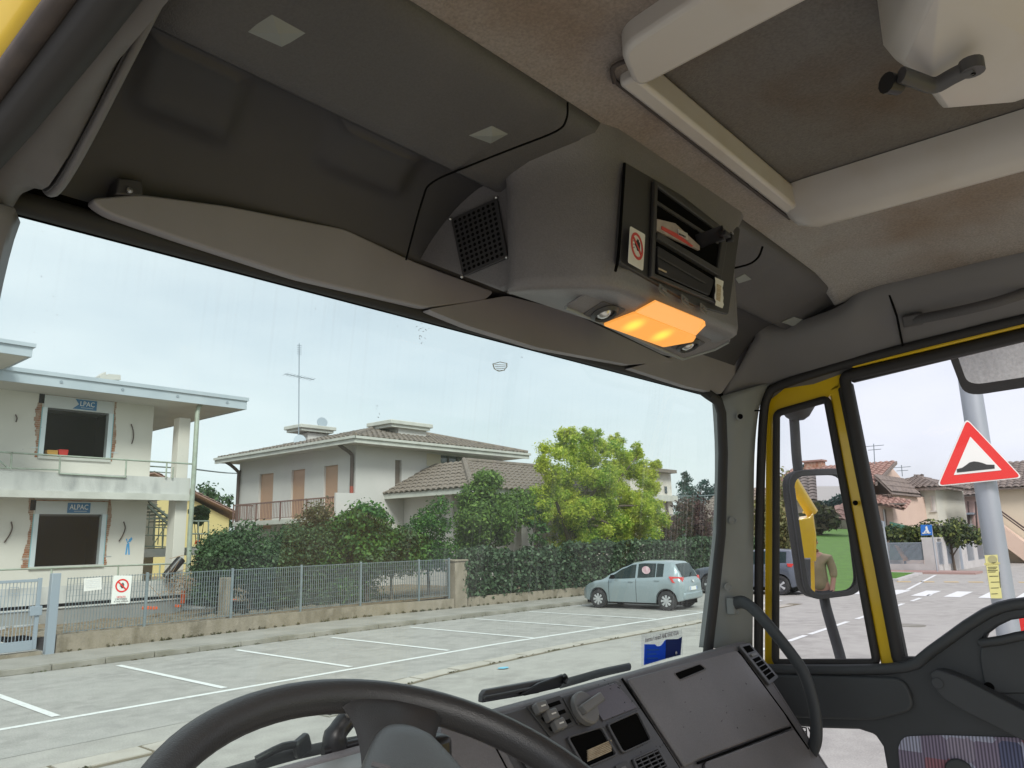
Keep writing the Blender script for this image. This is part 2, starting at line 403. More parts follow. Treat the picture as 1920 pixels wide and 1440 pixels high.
# catch housing: faceted white moulding with crank
hz = .565
hp = [P(1655,85,z=hz), P(1672,105,z=hz-.01), P(1715,135,z=hz-.03), P(1762,196,z=hz-.03), P(1905,184,z=hz-.02), P(2100,120,z=hz), P(2150,-180,z=hz), P(1730,-90,z=hz)]
rows = [[p + V(0,0,.075) for p in hp]]
c = sum(hp, V(0,0,0))/len(hp)
rows += [hp, [c + (p-c)*.93 + V(0,0,-.010) for p in hp], [c + (p-c)*.80 + V(0,0,-.020) for p in hp]]
mb = MB().grid(rows, True); k = len(mb.v)-len(hp); mb.f.append(tuple(range(k, k+len(hp)))); mb.m.append(0)
mb.build('catch_housing', M['white'], hatch, bevel=.010, seg=3)
hk = hz-.055
crank = MB()
a, b, c_ = P(1690,140,z=hk), P(1752,160,z=hk-.006), P(1822,125,z=hk)
crank.tube(spline([a, (a+b)/2+V(0,0,-.001), b, (b+c_)/2, c_], 4), [.0105]*17, 8, flat=.75)
crank.disc(c_+V(0,0,-.007), (0,0,1), .013, .014, 14); 
crank.build('crank_handle', M['dashdark'], hatch, smooth=50)
MB().tube([P(1662,155,z=hk), P(1686,160,z=hk)], [.0125,.0115], 12).build('crank_knob', M['black'], hatch, smooth=50)
MB().disc(c_+V(0,0,-.009), (0,0,-1), .003, .001, 10).build('screw', M['matblack'], hatch)

# ---- overhead shelf: panel and visor recess, swept across the cab
top_prof = [(.562,.596),(.572,.580),(.590,.568),(.62,.556),(.66,.539),(.70,.522),(.715,.517),(.722,.520)]
rec_prof = [(.722,.520),(.735,.532),(.76,.530),(.80,.510),(.84,.475),(.87,.440),(.893,.41),(.905,.388)]
def sweep(prof, x0, x1, n=10):
    return [[V(x0+(x1-x0)*i/n, y, z) for y, z in prof] for i in range(n+1)]
shelf = MB().grid(sweep(top_prof, XL, 1.955, 16)).build('overhead_shelf', M['overhead'], truck, smooth=70, thick=.004)
def rec_rows():
    pr = spline([V(0, y, z) for y, z in rec_prof], 5); rows = []
    cs = [(P(350,208,y=.80), .055, .045), (P(688,318,y=.79), .065, .040)]       # soft swellings over the visor arms
    for i in range(121):
        x = XL+.004+(1.94-XL-.004)*i/120; row = []
        for k, p in enumerate(pr):
            t = (pr[min(k+1,len(pr)-1)]-pr[max(k-1,0)]).normalized(); n = V(0, t.z, -t.y); d = 0
            for c, wx, wy in cs:
                u, v = abs(x-c.x-.25*(p.y-c.y))/wx, abs(p.y-c.y+.02)/wy
                f = lambda q: 1 if q < .8 else 0 if q > 1.25 else .5+.5*math.cos((q-.8)/.45*math.pi)
                d += .017*f(u)*f(v)
            row.append(V(x, p.y, p.z) + n*d)
        rows.append(row)
    return rows
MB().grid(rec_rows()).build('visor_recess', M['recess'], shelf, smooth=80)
# end cheek on the driver side with its pale rim
ck = [(.40,.62),(.50,.535),(.56,.50),(.61,.47),(.68,.43),(.74,.395),(.79,.370),(.825,.360),(.85,.365),(.875,.385),(.905,.40),(.905,.62)]
ckc = spline([V(XL, y, z) for y, z in ck[1:-1]], 3)
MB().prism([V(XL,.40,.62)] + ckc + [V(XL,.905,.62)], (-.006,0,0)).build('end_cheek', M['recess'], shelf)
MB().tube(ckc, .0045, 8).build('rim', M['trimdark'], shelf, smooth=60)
# square push caps in the panel
def pan(px, py, off=0.0):      # on the panel's sloping face
    return PP(px, py, (0,.62,.556), (0,-.42,-.907), off)
nrm = V(0,-.42,-.907).normalized()
for quad in ([(465,60),(508,22),(580,62),(528,88)], [(878,254),(922,230),(962,250),(920,270)]):
    q = [pan(x, y, .0005) for x, y in quad]; c = sum(q, V(0,0,0))/4
    b = MB().add(q + [c+nrm*.0045], [(0,1,4),(1,2,4),(2,3,4),(3,0,4)]); b.prism(q, -nrm*.004)
    b.build('push_cap', M['trim'], shelf)
for quad in ([(1378,521),(1395,512),(1408,522),(1384,530)], [(1465,603),(1488,593),(1512,601),(1485,610)]):
    q = [PP(x, y, (0,.66,.539), (0,-.42,-.907), .001) for x, y in quad]; b = MB().prism(q, nrm*.003)
    b.build('push_cap', M['trim'], shelf, bevel=.001)
q = [P(x, y, y=.868) for x, y in ((222,333),(268,338),(270,368),(218,364))]
lug = MB().prism(q, (0,.05,0)).build('visor_clip', M['recess'], shelf, bevel=.002)
MB().lathe(P(243,357,y=.866), (0,-1,0), [(.0001,.002),(.0035,.0015),(.004,0)], 12).build('screw', M['screw'], shelf, smooth=60)
# sun visors: long blades folded up against the header
def blade(pts, yy, tilt, name, th=.018, z0=None):
    q = [P(x, y, y=yy) for x, y in pts]; z0 = min(p.z for p in q)
    q = [V(p.x, p.y - (p.z-z0)*tilt, p.z) for p in q]
    q = rpoly(q, .012, 4)
    return MB().prism(q, (0,th,0)).build(name, M['visor'], truck, bevel=.006, seg=3)
vis = blade([(163,373),(262,366),(420,388),(640,432),(770,492),(922,548),(905,565),(800,577),(560,520),(330,445),(200,400)], .872, .10, 'sun_visor')
blade([(800,580),(945,556),(1060,585),(1262,678),(1178,684),(1010,652),(880,612)], .872, .1, 'sun_visor')
blade([(1262,668),(1340,640),(1416,632),(1352,739),(1290,725),(1180,690)], .876, .1, 'sun_visor')
# seam between the shelf and the centre console
seam = spline([P(1061,192,y=.553), P(1059,222,y=.568), P(1040,245,y=.582), P(960,277,y=.632), P(882,308,y=.695), P(810,340,y=.752), P(790,375,y=.77), P(760,485,y=.845)], 5)
MB().tube([p + V(-.003,-.005,-.004) for p in seam], .0016, 6).build('seam', M['matblack'], shelf)

# ---- centre console: body lofted in plan, plate and lamps
plan = [(.785,.90),(.795,.84),(.807,.78),(.815,.72),(.817,.706),(.812,.696),(.801,.690),(.803,.676),(.814,.652),(.84,.62),(.868,.590),(.895,.571),(.925,.563),(1.10,.562),(1.28,.560),(1.300,.566),(1.312,.585),(1.316,.64),(1.316,.74),(1.316,.90)]
def sec(z, sx, sy, dz=0):
    return [V(1.06+(x-1.06)*sx, .90+(y-.90)*sy, max(z, .349+max(0, .90+(y-.90)*sy-.70)*.55)) for x, y in plan]
rows = [sec(.348,.94,.88), sec(.347,.965,.935), sec(.3485,.985,.965), sec(.354,.997,.985), sec(.366,1.0,.995), sec(.42,1.0,1.0), sec(.50,1.0,1.0), sec(.530,1.01,1.0), sec(.555,1.05,1.01), sec(.575,1.12,1.02), sec(.60,1.2,1.03)]
console = MB().grid(rows)
console.f.append(tuple(range(len(plan)))); console.m.append(0)
console = console.build('overhead_console', M['console'], truck, smooth=75)
# plate normal / plane of the rear face
RP0, RN = V(1.1,.5585,.45), V(0,-1,.0)
def rp(px, py, off=0.0): return PP(px, py, RP0, RN, off)
ins = [rp(1171,304), rp(1392,432), rp(1381,470), rp(1368,586), rp(1300,545), rp(1240,535), rp(1162,500)]
ins = [rp(1171,304), rp(1388,428), rp(1366,590), rp(1302,572), rp(1163,492)]
MB().prism(rpoly(ins, .006, 3), (0,.010,0)).build('inset_panel', M['inset'], console, bevel=.002)
# pocket: proud surround; the hollow's darkness is painted as a black floor
op = [rp(1226,352), rp(1348,440), rp(1330,562), rp(1220,515)]
opo = [rp(1220,340), rp(1360,438), rp(1338,572), rp(1214,520)]
MB().ring([p+V(0,-.001,0) for p in opo], [p+V(0,-.001,0) for p in op], (0,-.007,0)).build('pocket_surround', M['inset'], console, bevel=.002)
MB().prism([p+V(0,-.0012,0) for p in op], (0,-.001,0)).build('pocket_shade', M['matblack'], console)
sh = [rp(1224,438,.002), rp(1342,508,.002), rp(1341,520,.002), rp(1223,449,.002)]
MB().prism(sh, (0,-.009,0)).build('pocket_shelf', M['inset'], console, bevel=.001)
rd = [rp(1226,462,.003), rp(1334,527,.003), rp(1324,556,.003), rp(1228,513,.003)]
radio = MB().prism(rpoly(rd, .005, 3), (0,-.006,0)).build('radio', M['black'], console, bevel=.002)
MB().prism([rp(1232,478,.010), rp(1322,530,.010), rp(1322,533,.010), rp(1232,481,.010)], (0,-.001,0)).build('slot', M['inset'], console)
MB().prism([rp(1234,502,.010), rp(1249,509,.010), rp(1249,512,.010), rp(1234,505,.010)], (0,-.001,0)).build('badge', M['oldpaper'], console)
MB().prism([rp(1226,375,.003), rp(1345,452,.003), rp(1345,458,.003), rp(1226,381,.003)], (0,-.003,0)).build('rail', M['inset'], console)
# swung-out drawer catch
fl = [rp(1302,440,.004), rp(1355,421,.055), rp(1355,436,.055), rp(1312,455,.004)]
flap = MB().prism(fl, V(.004,0,-.010)); flap.obox(rp(1359,440,.055), (.010,0,0), (0,.006,0), (0,0,.004)); flap.obox(rp(1368,447,.05), (.004,0,0), (0,.006,0), (0,0,.006)); flap.obox(rp(1352,447,.045), (.004,0,0), (0,.006,0), (0,0,.005))
flap.build('drawer_catch', M['black'], console, bevel=.0012)
MB().obox(rp(1371,438,.052), (.003,0,0), (0,.003,0), (0,0,.0015)).build('catch_edge', M['screw'], console)
# warning sticker
sq = [rp(1181,424,.0108), rp(1209,440,.0108), rp(1205,508,.0108), rp(1177,492,.0108)]
sticker = MB().prism(rpoly(sq, .003, 3), (0,-.0008,0)).build('warning_sticker', M['paper'], console)
sc_ = sum(sq, V(0,0,0))/4; ux = (sq[1]-sq[0]).normalized(); ux = V(1,0,0); uz = V(0,0,1)
so_ = sc_ + V(0,-.0012,.003)
R_ = .021
MB().ring([so_ + ux*(R_*.78*math.cos(a*math.pi/12)) + uz*(R_*math.sin(a*math.pi/12)) for a in range(24)],
          [so_ + ux*(R_*.60*math.cos(a*math.pi/12)) + uz*(R_*.80*math.sin(a*math.pi/12)) for a in range(24)], (0,-.0006,0)).build('prohibition_ring', M['redprint'], sticker)
def hand_print(c, ux, uz, s, mat_, parent, d):
    b = MB(); b.prism(rpoly([c+ux*s*x+uz*s*z for x, z in ((-.28,-.5),(.28,-.5),(.34,.1),(-.34,.1))], .1*s, 3), d)
    for x0, x1, z in ((-.33,-.20,.62),(-.15,-.01,.82),(.03,.17,.78),(.21,.34,.55)): b.prism([c+ux*s*x0+uz*s*.05, c+ux*s*x1+uz*s*.05, c+ux*s*(x1+.01)+uz*s*z, c+ux*s*(x0+.02)+uz*s*z], d)
    b.prism([c+ux*s*-.30+uz*s*-.3, c+ux*s*-.30+uz*s*0, c+ux*s*-.62+uz*s*.22, c+ux*s*-.66+uz*s*.08], d)
    return b.build('hand_pictogram', mat_, parent)
hand_print(so_ + V(.003,-.0003,.0), ux, uz, .014, M['blackprint'], sticker, (0,-.0004,0))
for k in range(3):
    MB().prism([so_+ux*x+uz*z for x, z in ((-.011,.006-k*.005),(-.007,.007-k*.005),(-.007,.0055-k*.005),(-.011,.0045-k*.005))], (0,-.0004,0)).build('small_print', M['greyprint'], sticker)
b_ = MB().prism([so_+ux*x+uz*z for x, z in ((-.0125,.0125),(-.010,.0145),(.0125,-.0125),(.010,-.0145))], (0,-.0013,0)).build('prohibition_bar', M['redprint'], sticker)
# torn label
random.seed(3)
tl = []
for k in range(9): tl.append(rp(1341+random.uniform(-1.5,1.5), 520+k*6.5, .0112))
for k in range(9): tl.append(rp(1355+random.uniform(-1.5,1.5), 578-k*6.3, .0112))
torn = MB().prism(tl, (0,-.0007,0)).build('torn_label', M['paper'], console)
MB().prism([rp(1344,532,.0122), rp(1352,536,.0122), rp(1350,566,.0122), rp(1343,562,.0122)], (0,-.0005,0)).build('label_print', M['oldpaper'], console)
def lens_mat(bulbs):
    m = mat('lit amber lamp lens', (.85,.33,.05), .35); N, L = m.node_tree.nodes, m.node_tree.links; b = N['Principled BSDF']
    t = N.new('ShaderNodeTexCoord'); acc = None
    for p in bulbs:       # each bulb glows through the lens, fading with distance
        d = N.new('ShaderNodeVectorMath'); d.operation = 'DISTANCE'; d.inputs[1].default_value = p + V(0,0,ZO) - org(truck); L.new(t.outputs['Object'], d.inputs[0])
        r = N.new('ShaderNodeMapRange'); r.interpolation_type = 'SMOOTHERSTEP'; r.inputs[1].default_value = .0; r.inputs[2].default_value = .032; r.inputs[3].default_value = 1; r.inputs[4].default_value = 0; L.new(d.outputs['Value'], r.inputs[0])
        if acc is None: acc = r.outputs[0]
        else:
            a = N.new('ShaderNodeMath'); a.operation = 'ADD'; a.use_clamp = True; L.new(acc, a.inputs[0]); L.new(r.outputs[0], a.inputs[1]); acc = a.outputs[0]
    x = N.new('ShaderNodeMixRGB'); x.inputs[1].default_value = (.95,.40,.085,1); x.inputs[2].default_value = (1.0,.60,.08,1); L.new(acc, x.inputs[0]); L.new(x.outputs[0], b.inputs['Emission Color'])
    s_ = N.new('ShaderNodeMapRange'); s_.inputs[3].default_value = .36; s_.inputs[4].default_value = .62; L.new(acc, s_.inputs[0]); L.new(s_.outputs[0], b.inputs['Emission Strength'])
    return m
# lamp panel under the console
LP0, LN = V(1.1,.60,.3605), V(0,-.32,-.95).normalized()
def lp(px, py, off=0.0): return PP(px, py, LP0, LN, off)
lpan = [lp(1058,572), lp(1095,548), lp(1170,518), lp(1180,535), lp(1372,620), lp(1367,640), lp(1282,672), lp(1240,662)]
LN = V(0,-.32,-.95).normalized()
MB().prism(rpoly(lpan, .008, 4), LN*.004).build('lamp_panel', M['console'], console, bevel=.002)
lens = [lp(1130,604,.004), lp(1180,578,.004), lp(1212,580,.004), lp(1228,562,.004), lp(1318,600,.004), lp(1320,612,.004), lp(1306,636,.004), lp(1262,648,.004)]
lens = rpoly([lp(1130,606,.005), lp(1190,583,.005), lp(1304,627,.005), lp(1298,637,.005), lp(1242,647,.005)], .004, 3)
lensob = MB()
lensob.prism(lens, LN*.005)
up_ = [lp(1190,583,.009), lp(1302,627,.009), rp(1320,608,.003), rp(1318,600,.003), rp(1228,562,.003)]
lensob.prism(up_, V(0,-.003,-.003))
lensob = lensob.build('courtesy_lamp', lens_mat([lp(1187,606,.006), lp(1240,625,.006)]), console, bevel=.002)
for x, y in ((1133,585),(1290,646)):
    cc = lp(x, y, .004)
    e_ = LN.cross(V(1,0,0)).normalized(); MB().prism(rpoly([cc+V(1,0,0)*a*.033+e_*b2*.021 for a, b2 in ((-1,-1),(1,-1),(1,1),(-1,1))], .006, 3), LN*.0015).build('lamp_base', M['overhead'], console, bevel=.0008)
    MB().lathe(cc, LN, [(.022,0),(.023,.003),(.018,.008),(.0165,.004)], 24).build('lamp_bezel', M['inset'], console, smooth=40)
    MB().lathe(cc+V(0,.002,0), LN, [(.0001,.009),(.006,.0085),(.011,.006),(.0145,.001)], 20).build('reading_lamp', M['chrome'], console, smooth=60)
for x, y in ((1242,543),(1283,562),(1318,578)):
    cc = rp(x, y, .0045); b = MB().prism(rpoly([cc+V(-.011,0,-.0055),cc+V(.011,0,-.0105),cc+V(.012,0,.0035),cc+V(-.011,0,.008)], .003, 3), (0,-.0015,0)); b.prism([cc+V(-.006,-.0015,-.002),cc+V(.006,-.0015,-.005),cc+V(.006,-.0015,-.002),cc+V(-.006,-.0015,.001)], (0,-.003,0))
    b.build('button', M['knob'], console, bevel=.001)
# speaker grille in the left cheek: plate, holes, four screws
gq = [P(848,412,x=.801), P(934,372,x=.813), P(954,484,x=.815), P(870,520,x=.804)]
gp = MB().prism([p+V(-.0035,0,0) for p in rpoly(gq, .006, 3)], (.004,0,0)).build('speaker_grille', M['recess'], console, bevel=.001)
hb = MB(); gn = (gq[1]-gq[0]).cross(gq[3]-gq[0]).normalized(); gn = gn if gn.x < 0 else -gn
for i in range(9):
    for j in range(11):
        u, w = .09+.82*i/8, .08+.84*j/10
        p = gq[0]*(1-u)*(1-w)+gq[1]*u*(1-w)+gq[2]*u*w+gq[3]*(1-u)*w
        hb.disc(p+V(-.0042,0,0)+gn*.0002, gn, .0028, .0003, 7)
hb.build('grille_holes', M['matblack'], gp, kind='stuff')
for p in (gq[0], gq[1], gq[2], gq[3]):
    MB().lathe(p+V(-.0045,0,0), gn, [(.0001,.003),(.002,.0022),(.0028,0)], 10).build('screw', M['screw'], gp, smooth=60)
bp = P(1005,302,y=.652)
MB().lathe(bp, (-.5,-.5,-.7), [(.0065,0),(.0065,.002),(.004,.003),(.0035,.0015),(.0001,.0015)], 14).build('screw', M['inset'], console, smooth=40)
MB().tube(spline([P(1430,462,y=.57), P(1422,482,y=.58), P(1405,495,y=.59), P(1375,503,y=.60)], 4), .0022, 6).build('seam', M['matblack'], console)

gr_ = [rp(1171,306,.0015), rp(1165,400,.0015), rp(1159,480,.0015), rp(1154,508,.002)]
MB().tube(spline(gr_, 4), .0022, 6).build('cover_seam', M['matblack'], console)
MB().tube([lp(1060,577,.004), lp(1150,614,.004), lp(1240,655,.004), lp(1280,673,.004), lp(1340,655,.004), lp(1366,641,.004)], .0032, 8).build('lip_highlight', M['trim'], console, smooth=60)  # paler tube paints the window light along the lower edge
# papers tucked into the console pocket
pk = MB().prism([rp(1228,412,.003), rp(1262,420,.003), rp(1308,462,.004), rp(1308,470,.004), rp(1227,434,.003)], (0,-.004,0)).build('folded_papers', mat('grubby pinkish paper', (.46,.39,.37), .85, var=(.34,.29,.28), vs=60))
tag(pk, 'crumpled pinkish papers tucked in the overhead console pocket', 'papers')
pk2 = MB().prism([rp(1270,430,.008), rp(1287,438,.008), rp(1289,450,.008), rp(1272,441,.008)], (0,-.002,0)).build('card', M['white']); tag(pk2, 'small white card sticking up from the papers in the console pocket', 'card')
for k in range(5): MB().prism([rp(1273+k*2.6,437+k*1.2,.0102), rp(1274.6+k*2.6,437.8+k*1.2,.0102), rp(1274.6+k*2.6,441+k*1.2,.0102), rp(1273+k*2.6,440+k*1.2,.0102)], (0,-.0004,0)).build('print', M['blackprint'], pk2)
MB().prism([rp(1240,424,.0073), rp(1272,440,.0073), rp(1300,462,.0073), rp(1296,463,.0073), rp(1240,430,.0073)], (0,-.0008,0)).build('red_stripe', M['redprint'], pk)

# ---- left door opening: yellow flange, rubber seals, header trim, pillar
edge = [V(.222,-.95,.47), V(.222,-.3,.475), V(.222,.25,.462), V(.216,.48,.440), V(.208,.62,.408), V(.200,.74,.380), V(.190,.83,.350), V(.19,.885,.28), V(.195,.93,.15), V(.195,.975,-.15), V(.195,1.0,-.5), V(.195,1.0,-.9)]
ed = spline(edge, 4)
lpil = MB().tube([p + V(-.036,.0,.008) for p in ed], .0105, 10).build('door_seal', M['brownrub'], truck, smooth=60)
MB().tube([p + V(-.014,-.002,-.002) for p in ed], .0175, 8).build('door_seal', M['rubber'], truck, smooth=60)
ye = [p + V(-.040, .002, .012) for p in ed]
MB().grid([[p + V(0,.0,0), p+V(-.010,.006,.012), p + V(-.03,.02,.07), p + V(-.035,.05,.26)] for p in ye]).build('door_flange', M['yellow'], truck, smooth=50, thick=.004)
# header trim strip between seal and shelf cheek
def rimz(y):
    for a, b in zip(ck, ck[1:]):
        if a[0] <= y <= b[0]: return a[1]+(b[1]-a[1])*(y-a[0])/max(1e-6, b[0]-a[0])
    return ck[0][1] if y < ck[0][0] else .40
MB().grid([[p + V(0,0,.004), p + V(.022,.006,.008), V(XL-.010, p.y+.012, max(p.z-.01, rimz(p.y+.012))), V(XL-.004, p.y+.02, max(p.z, rimz(p.y+.02))+.01)] for p in ed if p.z > .2 and p.y > .35]).build('header_trim', M['trimmid'], truck, smooth=60, thick=.003)
MB().grid([[p, p + V(.03,.0,.0), p+V(.045,.035,0)] for p in ed if p.z <= .345]).build('windscreen_pillar', M['trimdark'], truck, smooth=60, thick=.003)
# ---- right door header, corner trim, pillar
rowA = [P(1416,632,x=1.93), P(1470,640,x=1.95), P(1530,625,x=1.95), P(1590,600,x=1.945), P(1622,566,x=1.93), P(1680,548,x=1.925), P(1800,520,x=1.92), P(1930,488,x=1.915), V(1.915,-.3,.585), V(1.915,-1.1,.585)]
rowB = [P(1385,690,x=1.95), P(1440,685,x=2.0), P(1520,660,x=2.0), P(1590,642,x=2.0), P(1650,612,x=2.0), P(1700,597,x=2.0), P(1800,572,x=1.985), P(1930,540,x=1.97), V(1.97,-.3,.54), V(1.97,-1.1,.54)]
rowC = [P(1352,742,x=1.94), P(1440,722,x=2.06), P(1520,700,x=2.065), P(1590,681,x=2.07), P(1650,664,x=2.07), P(1700,650,x=2.07), P(1800,625,x=2.07), P(1930,592,x=2.07), V(2.07,-.3,.48), V(2.07,-1.1,.48)]
rowA, rowB, rowC = spline(rowA, 3), spline(rowB, 3), spline(rowC, 3)
MB().grid([[p+V(-.02,-.004,.04) for p in rowA], rowA, [(a+b)/2+V(-.004,0,-.002) for a, b in zip(rowA, rowB)], rowB, [(a+b)/2+V(-.006,0,-.004) for a, b in zip(rowB, rowC)], rowC, [p+V(.022,0,-.035) for p in rowC]]).build('door_header', M['trimdark'], truck, smooth=80, thick=.004)
MB().tube([P(1668,551,x=1.93)+V(-.003,0,-.003), P(1682,590,x=1.975)+V(-.004,0,-.004), P(1694,650,x=2.06)+V(-.004,0,-.004)], .0026, 6).build('seam', M['matblack'], truck)
gh = [P(1700,603,x=1.985), P(1735,596,x=1.97), P(1800,583,x=1.95), P(1870,566,x=1.95), P(1925,548,x=1.965)]
grab = MB().tube(spline(gh, 4), .012, 8, flat=.55).build('roof_grab_handle', M['overhead'], truck, smooth=60)
MB().obox(P(1712,600,x=1.985), (.012,0,.004), (0,.022,0), (-.004,0,.014)).build('bracket', M['overhead'], grab, bevel=.004)
pl = [P(1354,742,x=1.93), P(1360,850,x=1.935), P(1356,1000,x=1.94), P(1340,1130,x=1.945), P(1330,1215,x=1.95)]
pr = [P(1444,718,x=2.06), P(1424,760,x=2.045), P(1414,850,x=2.04), P(1412,1000,x=2.04), P(1410,1215,x=2.045)]
rows = []
for a, b in zip(spline(pl, 5), spline(pr, 5)):
    n_ = V(-.75,-.65,0)
    rows.append([a+V(-.0,.03,0), a, a*.55+b*.45+n_*.012, a*.25+b*.75+n_*.010, b, b+V(.02,.02,0)])
rpil = MB().grid(rows).build('windscreen_pillar', M['trim'], truck, smooth=60, thick=.003)
MB().tube([P(1364,770,x=1.945), P(1424,770,x=2.03)], .002, 6).build('seam', M['matblack'], rpil)
for x, y, m_ in ((1383,783,'matblack'),(1369,976,'trim'),(1361,1100,'trim')):
    c = P(x, y, x=1.965) + V(-.012,-.012,0); n_ = V(-.75,-.65,0).normalized()
    MB().lathe(c, n_, [(.0105,0),(.0105,.004),(.0075,.004),(.007,.002),(.0001,.002)], 18).build('plug', M['trim'], rpil, smooth=40)
    if m_ == 'matblack': MB().disc(c+n_*.003, n_, .0075, .0005, 16).build('screw_hole', M['matblack'], rpil)
# door frame seal stack on the hinge side
def vtube(pts, x, r, m_, name, par, **k):
    return MB().tube(spline([P(a, b, x=x) for a, b in pts], 5), r, 8, **k).build(name, M[m_], par, smooth=60)
vtube([(1422,1260),(1424,1000),(1430,800),(1440,742),(1465,722),(1560,690),(1700,652),(1920,598),(2100,555)], 2.06, .013, 'rubber', 'door_seal', truck)

MB().box(2.095,2.10,.50,.96,.40,.70).build('closing_panel', M['trimdark'], truck)  # unseen panels added to stop light leaking in at the cab corner
MB().box(.16,2.10,.935,.95,.385,.70).build('closing_panel', M['trimdark'], truck)
MB().box(1.90,2.10,.56,.94,.60,.62).build('closing_panel', M['trimdark'], truck)
# ---- windscreen, gasket
WS0, WSN = V(0,.907,.372), V(0,-.70,-.095).normalized()
def ws(px, py, off=0.0): return PP(px, py, WS0, V(0,-.72,-.094), off)
wq = [V(.20,.907,.372), V(1.95,.907,.372), V(1.965,1.02,-.45), V(.19,1.02,-.45)]
glass = MB().add(wq, [(0,1,2,3)]).build('windscreen', M['windscreen'], truck)
go = [ws(-25,365), ws(-60,900), ws(-60,1700), ws(1335,1700), ws(1330,1215), ws(1352,1000), ws(1358,770), ws(1345,742)]
top = MB()
topline = [V(.19,.901,.366), V(.8,.901,.366), V(1.4,.901,.366), V(1.80,.901,.366)] + [ws(x, y, .030) for x, y in ((1330,741),(1346,752),(1353,775),(1356,850),(1352,1000),(1338,1130),(1328,1215),(1321,1290))]
MB().tube(topline, .014, 8, flat=.9).build('windscreen_gasket', M['rubber'], glass, smooth=60)
MB().add([V(.19,.903,.40), V(1.96,.903,.40), V(1.96,.908,.352), V(.19,.908,.352)], [(0,1,2,3)]).build('frit_band', M['matblack'], glass)
random.seed(5)
# half-moon etched mark on the pane and a smear of insect marks
hm = [(923,682),(937,678),(951,681),(951,688),(945,695),(935,697),(926,692)]
o_ = [ws(x, y, .002) for x, y in hm]
c_ = sum(o_, V(0,0,0))/len(o_)
mark = MB().ring(o_, [c_+(p-c_)*.86 for p in o_], (0,-.0004,0))
for k in range(4): mark.prism([ws(927+k, 683+k*3.4, .002), ws(949-k, 684+k*3.4, .002), ws(949-k, 685+k*3.4, .002), ws(927+k, 684+k*3.4, .002)], (0,-.0004,0))
mark.build('half_moon_mark', mat('pale etched glass', (.55,.56,.54), .8), glass)
bug = MB()
for cx, cy, sx, sy, nb in ((792,618,9,5,9),(785,634,8,4,5),(745,612,1,1,1),(707,765,2,2,2),(707,778,2,2,2),(980,670,1,1,1),(640,560,40,10,3),(90,560,8,40,5)):
    for k in range(nb):
        x, y = random.gauss(cx, sx), random.gauss(cy, sy); a = random.uniform(0, 3.1); l = random.uniform(.8, 2.6)
        bug.prism([ws(x-l*math.cos(a), y-l*math.sin(a), .002), ws(x+.5*math.sin(a), y-.5*math.cos(a), .002), ws(x+l*math.cos(a), y+l*math.sin(a), .002), ws(x-.5*math.sin(a), y+.5*math.cos(a), .002)], (0,-.0004,0))
bug.build('insect_marks', M['greyprint'], glass, kind='stuff')

# ---- dashboard
DP0, DN = V(0,.90,-.278), V(0,-.838,.545)
DDIR = V(0,-.545,-.838)
def dp(px, py, off=0.0): return PP(px, py, DP0, DN, off)
def dprof(x0, x1, m_, name, par, drop=.62, edge=.014):
    prof = [V(0,1.06,-.345), V(0,.96,-.300), V(0,.925,-.284), V(0,.906,-.279), V(0,.896,-.284), V(0,.888,-.296)]
    prof += [V(0,.888,-.296)+DDIR*s for s in (.1,.2,.35,drop)]
    return MB().grid([[p + V(x,0,0) for p in prof] for x in [x0 + (x1-x0)*k/6 for k in range(7)]])
dash = dprof(.24, 1.945, 'dash', 'dashboard', truck)
dash.prism([V(1.945,1.06,-.345), V(1.945,.925,-.284), V(1.945,.896,-.284), V(1.945,.888,-.294)+DDIR*0, V(1.945,.888,-.294)+DDIR*.62, V(1.945,1.06,-.8)], (.006,0,0))
dash = dash.build('dashboard', M['dash'], truck, smooth=60)
MB().box(.24,1.95,.99,1.08,-.9,-.36).build('bulkhead', M['matblack'], dash)
# pale upper edge
# passenger lid
lid = [dp(1168,1272,.004), dp(1388,1214,.004), dp(1512,1392,.004), dp(1275,1470,.004), dp(1270,1440,.004)]
lid = [dp(1172,1276,.002), dp(1378,1220,.002), dp(1470,1345,.002), dp(1478,1362,.002), dp(1310,1425,.002), dp(1280,1440,.002)]
lidob = MB().prism(rpoly(lid, [.01,.02,.02,.01,.01,.0], 4), DN*.007).build('passenger_lid', M['dash'], dash, bevel=.003, seg=3)
low = [dp(1316,1432,.002), dp(1484,1369,.002), dp(1512,1408,.002), dp(1520,1450,.002), dp(1500,1560,.002), dp(1340,1560,.002)]
MB().prism(rpoly(low, .01, 3), DN*.007).build('lower_lid', M['dash'], dash, bevel=.003, seg=3)
MB().tube([dp(1166,1272,.004), dp(1275,1443,.004)], .0028, 6).build('seam', M['matblack'], dash)
MB().tube([dp(1308,1431,.007), dp(1482,1364,.007)], .0026, 6).build('seam', M['matblack'], dash)
MB().tube([dp(1384,1220,.007), dp(1476,1345,.007), dp(1516,1405,.007)], .0024, 6).build('seam', M['matblack'], dash)
slot = [dp(1265,1263,.0093), dp(1312,1246,.0093), dp(1322,1254,.0093), dp(1274,1274,.0093)]
MB().prism(rpoly(slot, .006, 4), DN*.0004).build('pull_slot', M['matblack'], dash)
MB().tube(rpoly([dp(1263,1262,.009), dp(1312,1244,.009), dp(1325,1255,.009), dp(1274,1276,.009)], .006, 4), .0016, 6, closed=True).build('slot_rim', M['dash'], dash, smooth=60)
